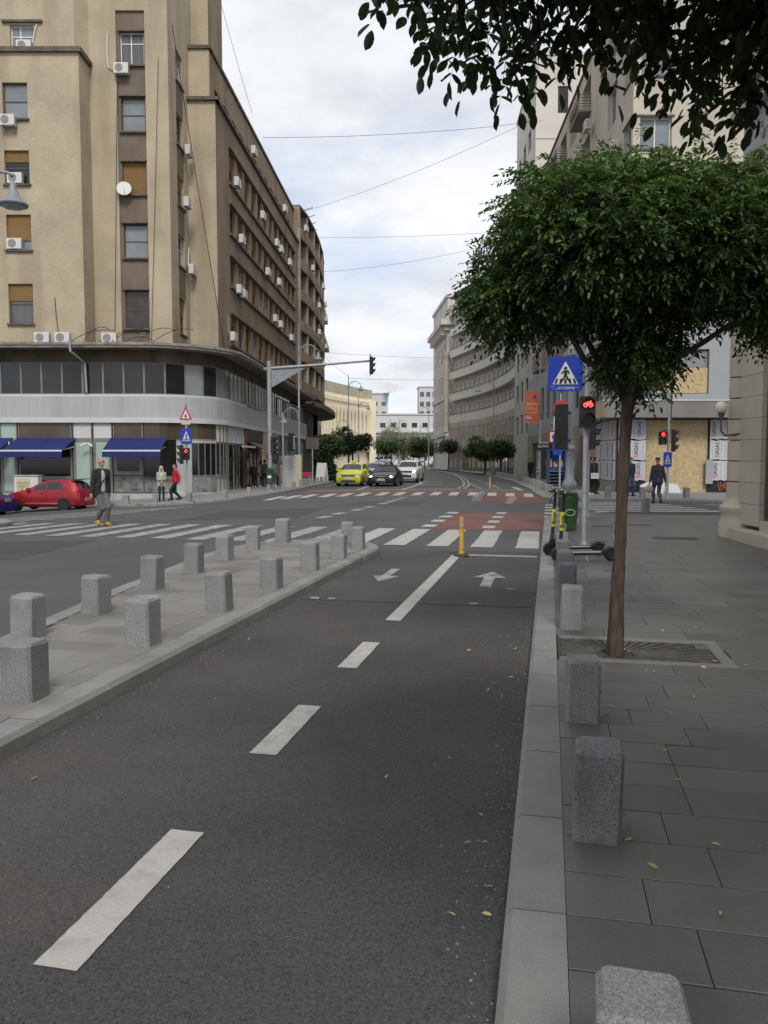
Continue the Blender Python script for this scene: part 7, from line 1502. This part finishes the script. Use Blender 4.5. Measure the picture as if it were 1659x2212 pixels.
def person(label, loc, rz, h=1.75, feet=((.1, .0, 0), (-.1, .0, 0)), hands=((.27, -.02, .8), (-.27, -.02, .8)), top=None, legs=None, shoe=None, hair=None, cap=None, head=(0, 0), lean=(0, 0), shirt=None, hood=None, mask=False, skirt=False, sit=0, group=None, skin=SKIN, long=0, knees=None, res=.013, short=False, collar=None):
    s = h / 1.75; t = thing('person', label, 'person', loc, rz, group); t.scale = (s, s, s)
    hip = np.array([0, 0, .93 - sit - (.02 if feet[0][1] != feet[1][1] else 0)]); ch = np.array([lean[0], lean[1], 1.43 - sit]); nk = ch + [0, -.005, .07]; hc = nk + np.array([0, -.025, .155])
    B, Jk, Tr, Sh = [], [], [], []
    mid = (hip + ch) / 2
    B += [('e', tuple(mid + [0, 0, .05]), (.155, .10, .27)), ('e', tuple(hip), (.15, .105, .13)), ('c', tuple(ch - [0, 0, .03]), tuple(nk + [0, 0, .06]), .07, .055)]
    Jk += [('e', tuple(ch - [0, 0, .13]), (.185, .125, .17)), ('e', tuple(mid - [0, 0, .02]), (.165, .125, .24)), ('c', tuple(ch + [-.13, 0, .0]), tuple(ch + [.13, 0, .0]), .06, .06), ('c', tuple(ch), tuple(nk + [0, .01, -.01]), .085, .066)]
    if long: Jk += [('c', tuple(hip + [-.09, 0, .1]), tuple(hip + [-.1, 0, -long]), .12, .115), ('c', tuple(hip + [.09, 0, .1]), tuple(hip + [.1, 0, -long]), .12, .115)]
    else: Jk += [('c', tuple(hip + [-.07, 0, .1]), tuple(hip + [-.075, 0, .0]), .12, .115), ('c', tuple(hip + [.07, 0, .1]), tuple(hip + [.075, 0, .0]), .12, .115)]
    Tr += [('e', tuple(hip + [0, .01, .0]), (.165, .125, .13))]
    for i, sg_ in enumerate((1, -1)):
        hp = hip + [sg_ * .09, 0, -.04]; fx, fy, fz = feet[i]; an = np.array([fx, fy, .085 + fz]); kp = knees[i] if knees else (0, -1, .05)
        kn, an = ik(hp, an, .44, .43, kp)
        B += [('c', tuple(hp), tuple(kn), .075, .05), ('c', tuple(kn), tuple(an), .05, .038)]
        Tr += [('c', tuple(hp), tuple(kn), .098, .07), ('c', tuple(kn), tuple(kn * .55 + an * .45), .07, .066), ('c', tuple(kn * .55 + an * .45), tuple(an + [0, 0, .0]), .066, .058)] if not skirt else [('c', tuple(hp), tuple(kn), .085, .058), ('c', tuple(kn), tuple(an), .056, .042)]
        tilt = -.25 * fz
        Sh.append([('c', (an[0], an[1] + .05, an[2] - .045), (an[0] + sg_ * .02, an[1] - .17, an[2] - .055 - fz * .6), .045, .036), ('e', (an[0], an[1] - .05, an[2] - .03), (.048, .12, .05)), ('c', (an[0], an[1] + .02, an[2]), (an[0], an[1] + .02, an[2] - .03), .05, .05)])
        sh = ch + [sg_ * .175, 0, -.02]; hx, hy, hz = hands[i]; el, wr = ik(sh, (hx, hy, hz - sit), .29, .26, (sg_ * .5, 1, -.3))
        u = (wr - el) / np.linalg.norm(wr - el); palm = wr + u * .06; side = np.cross(u, [sg_ * 1., 0, 0]); side = side / (np.linalg.norm(side) + 1e-6)
        B += [('c', tuple(sh), tuple(el), .052, .04), ('c', tuple(el), tuple(wr), .04, .028), ('e', tuple(palm), (.034, .04, .045))]
        for f in range(4):
            b0 = palm + side * (.03 - .02 * f) + u * .03; b1 = b0 + u * (.035, .042, .038, .03)[f] + np.array([-sg_ * .006, 0, 0]); b2 = b1 + u * .028 + np.array([-sg_ * .016, 0, -.004]); B += [('c', tuple(b0), tuple(b1), .0105, .0095), ('c', tuple(b1), tuple(b2), .0095, .008)]
        tb = palm + side * .035 - u * .01; B += [('c', tuple(tb), tuple(tb + side * .02 + u * .04), .012, .009)]
        e2 = el if short else wr
        Jk += [('c', tuple(sh), tuple(el), .074, .058)] + ([] if short else [('c', tuple(el), tuple(wr - u * .01), .058, .046)])
    yaw, pit = head; cy, sy_ = math.cos(yaw), math.sin(yaw)
    def hp_(x, y, z): y, z = y * math.cos(pit) - z * math.sin(pit), y * math.sin(pit) + z * math.cos(pit); return (hc[0] + x * cy - y * sy_, hc[1] + x * sy_ + y * cy, hc[2] + z)
    B += [('e', hp_(0, .012, .03), (.078, .092, .098)), ('e', hp_(0, -.015, -.045), (.058, .066, .072)), ('c', hp_(0, -.08, .01), hp_(0, -.108, -.02), .011, .015), ('e', hp_(.08, .015, -.005), (.014, .02, .03)), ('e', hp_(-.08, .015, -.005), (.014, .02, .03)), ('c', hp_(-.02, -.083, -.058), hp_(.02, -.083, -.058), .008, .008), ('c', hp_(-.035, -.075, .035), hp_(.035, -.075, .035), .012, .012)]
    sdf('body', B, skin, t, min(res, .012), .018)
    for sg_ in (-1, 1): sdf('eye', [('e', hp_(sg_ * .032, -.083, .018), (.013, .008, .008))], M_BLKP, t, .004, .004)
    sdf('jacket', Jk, top, t, res); sdf('trousers', Tr, legs, t, res)
    for q in Sh: sdf('shoe', q, shoe, t, res, .02)
    if hair is not None: sdf('hair', [('e', hp_(0, .03, .055), (.088, .09, .088)), ('e', hp_(0, .06, -.01), (.082, .06, .08))], hair, t, res, .02)
    if cap is not None: sdf('cap', [('e', hp_(0, .012, .078), (.09, .105, .062)), ('c', hp_(-.03, -.1, .058), hp_(.03, -.1, .058), .03, .03), ('e', hp_(0, -.11, .055), (.07, .07, .012))], cap, t, res, .02)
    if hood is not None: sdf('hood', [('e', hp_(0, .04, .02), (.105, .1, .135)), ('c', hp_(-.05, .06, -.12), hp_(.05, .06, -.12), .08, .08)], hood, t, res)
    if shirt is not None: sdf('shirt', [('e', tuple(ch + [0, -.06, -.14]), (.062, .105, .17)), ('c', tuple(mid + [0, -.075, .08]), tuple(hip + [.01, -.085, .02]), .062, .065)], shirt, t, res)
    if collar is not None: sdf('collar', [('c', tuple(nk + [-.05, .02, -.01]), tuple(nk + [.05, .02, -.01]), .05, .05)], collar, t, res)
    if mask: sdf('face_mask', [('e', hp_(0, -.055, -.045), (.062, .055, .05))], M_WHITE, t, .01)
    return t
BLK = cloth('black_cloth', (.016, .016, .018)); DJ = cloth('blue_denim', (.05, .075, .13)); GJ = cloth('grey_denim', (.115, .12, .12)); NAVY = cloth('dark_navy_cloth', (.022, .026, .04)); REDC = cloth('red_cloth', (.42, .018, .03)); GREYT = cloth('light_grey_shirt', (.33, .34, .36)); BLZ = cloth('slate_blazer', (.04, .046, .062)); GTR = cloth('purple_grey_trousers', (.085, .08, .095)); OFFW = cloth('off_white_fleece', (.48, .48, .45))
WSH = mat('white_shoe', (.55, .55, .55), .6, .1, 9); YSH = mat('mustard_suede', (.42, .24, .02), .85, .12, 12); DSH = mat('dark_shoe', (.02, .018, .017), .5, .1, 9); PALEG = cloth('pale_sage_jacket', (.33, .35, .30))
def pl(x, y, off=.0): return (x, y, gz(x, y) + off)
w1 = person('bald man in open black jacket and yellow shoes walking over the left crossing', pl(-7.62, 21.5, .02), R(48), 1.8, feet=((.07, -.1, 0), (-.08, .12, .05)), hands=((.27, .06, .86), (-.30, -.05, .84)), top=cloth('charcoal_jacket', (.026, .025, .022)), legs=GJ, shoe=YSH, shirt=GREYT, head=(R(30), 0), long=.08, knees=((0, -1, .05), (.15, -1, .05)), lean=(0, -.02), res=.012)
mb = MB(); mb.tube([(-.07, -.02, 1.74), (-.06, -.075, 1.735), (.04, -.09, 1.735), (.08, -.02, 1.74)], .008, 5); mb.build('sunglasses', M_TRIM, w1); mb = MB(); mb.tube([(.13, -.13, 1.36), (.0, -.165, 1.2), (-.14, -.13, 1.02)], .014, 6); mb.build('bag_strap', BLK, w1)
person('pedestrian in a white hood and pale jacket looking at a phone by the left corner', pl(-10.75, 38.6, .11), R(15), 1.66, hands=((.08, -.25, 1.12), (-.06, -.25, 1.1)), top=PALEG, legs=BLK, shoe=DSH, hood=OFFW, shirt=OFFW, long=.22, skirt=True)
person('person in a bright red jacket walking past the left corner shop', pl(-10.2, 39.1, .11), R(-60), 1.74, feet=((.08, -.22, 0), (-.08, .25, .04)), hands=((.26, .12, .9), (-.26, -.15, .9)), top=REDC, legs=BLK, shoe=DSH, hair=HAIRD)
for i, (x, y, a, tp, lg, sh_, hr, lb, ff) in enumerate(((-8.72, 53.6, 200, BLK, BLK, WSH, HAIRD, 'person in long black clothes standing nearest the corner shop door', 0), (-8.42, 54.6, 150, PALEG, DJ, WSH, HAIRD, 'person in blue jeans and white shoes in the shop-door group', .2), (-8.05, 54.0, 190, BLK, BLK, DSH, HAIRD, 'dark-dressed person in the middle of the shop-door group', .0), (-7.8, 54.8, 170, REDC, DJ, DSH, HAIRD, 'person in red top and jeans in the shop-door group', .18), (-7.45, 54.2, 195, cloth('mottled_camouflage_top', (.12, .12, .1)), DJ, WSH, HAIRD, 'person in a mottled top at the right of the shop-door group', .22))):
    person(lb, pl(x, y, .11), R(a), 1.7 + .05 * (i % 3), feet=((.09, -ff, 0), (-.09, ff, 0)), top=tp, legs=lg, shoe=sh_, hair=hr, group='people by the corner shop door', res=.017)
x, y = -6.75, 57.2
person('dark-haired person in black sitting on a folding chair outside the cafe', pl(x, y, .11), R(-75), 1.74, feet=((.1, -.42, 0), (-.1, -.35, 0)), hands=((.14, -.3, 1.12), (-.12, -.3, 1.1)), top=BLK, legs=BLK, shoe=WSH, hair=HAIRD, sit=.43, knees=((0, -.6, 1), (0, -.6, 1)), head=(0, R(15)), res=.016)
fc = thing('folding_chair', 'wooden folding chair under the seated person in black', 'chair', pl(x - .02, y, .11), R(-75)); M_WOOD = mat('chair_wood', (.3, .2, .11), .7, .2, 6)
mb = MB(); mb.box(-.21, .21, -.2, .2, .40, .43); mb.build('seat', M_WOOD, fc); mb = MB(); mb.box(-.21, .21, .24, .27, .62, .84); mb.build('backrest', M_WOOD, fc)
for sx in (-.2, .2):
    mb = MB(); mb.tube([(sx, -.22, 0), (sx, .26, .85)], .016, 6); mb.build('leg', M_WOOD, fc); mb = MB(); mb.tube([(sx * .9, .25, 0), (sx * .9, -.18, .42)], .016, 6); mb.build('leg', M_WOOD, fc)
person('woman in black walking along the far right pavement', pl(12.2, 66.5, .11), R(-15), 1.68, feet=((.07, -.15, 0), (-.07, .15, .03)), hands=((.33, -.05, .95), (-.25, .05, .85)), top=BLK, legs=BLK, shoe=DSH, hair=HAIRD, long=.3, skirt=True, res=.018)
person('man in a dark T-shirt holding white papers at the far corner', pl(9.65, 37.4, .11), R(120), 1.76, feet=((.1, -.05, 0), (-.1, .05, 0)), hands=((.3, -.1, .95), (-.24, -.1, .9)), top=NAVY, legs=BLK, shoe=WSH, hair=HAIRD, short=True, skin=SKIN2, res=.015)
pa = thing('paper_sheaf', 'white printed papers held by the man at the far corner', 'papers', (9.78, 37.1, .88), R(20)); mb = MB(); mb.box(-.2, .2, -.01, .01, 0, .26); mb.build('sheets', M_WHITE, pa); mb = MB(); mb.box(-.15, .1, -.014, -.011, .17, .19); mb.box(-.15, .15, -.014, -.011, .11, .13); tag(mb.build('print', M_GRYL, pa), kind='stuff')
person('man in black standing behind the one with papers', pl(10.1, 38.3, .11), R(100), 1.75, top=BLK, legs=BLK, shoe=DSH, hair=HAIRD, res=.016)
person('masked man in grey cap and dark jacket facing the crossing', pl(11.15, 36.2, .11), R(10), 1.74, feet=((.11, -.05, 0), (-.11, .05, 0)), hands=((.1, -.2, 1.0), (-.22, -.18, .92)), top=NAVY, legs=DJ, shoe=DSH, cap=cloth('grey_cap', (.16, .16, .155)), mask=True, long=.06, res=.014)
person('man in slate blazer and dark cap walking away over the right crossing', (10.95, 32.0, .012), R(178), 1.8, feet=((.09, -.16, 0), (-.09, .18, .03)), hands=((.3, .02, .82), (-.33, -.02, .80)), top=BLZ, legs=GTR, shoe=DSH, cap=cloth('dark_red_cap', (.035, .018, .018)), collar=cloth('red_collar', (.35, .02, .04)), long=.1, skin=SKIN2, res=.013)
bg_ = thing('carrier_bag', 'pinkish plastic carrier bag in the hand of the man in the blazer', 'bag', (10.60, 31.95, .42)); sdf('bag_body', [('e', (0, 0, .17), (.16, .09, .17)), ('c', (0, 0, .3), (0, 0, .36), .05, .02)], mat('pink_plastic_film', (.42, .27, .23), .35, .25, 12, c2=(.5, .42, .38)), bg_, .014); mb = MB(); mb.tube([(-.04, 0, .34), (0, 0, .43), (.04, 0, .34)], .008, 5); mb.build('handle', M_WHITE, bg_)
ins = thing('fallen_board', 'torn white insulation board lying before the plywood shopfront', 'insulation board', (13.6, 39.3, .1), R(4)); mb = MB(Matrix.Rotation(R(-28), 4, 'X')); mb.ext([(-1.0, .05), (-.3, .0), (.5, .03), (1.1, .0), (.95, .5), (.1, .62), (-.6, .6), (-.95, .45)], 0, .05, lambda u, v, w_: (u, w_, v)); b = mb.build('sheet', M_BOARD, ins); text_mesh('ASAS', .3, M_BLKL, b, Matrix.Rotation(R(-28), 4, 'X') @ Matrix.Translation((.35, -.005, .3)) @ Matrix.Rotation(R(-70), 4, 'Y'))
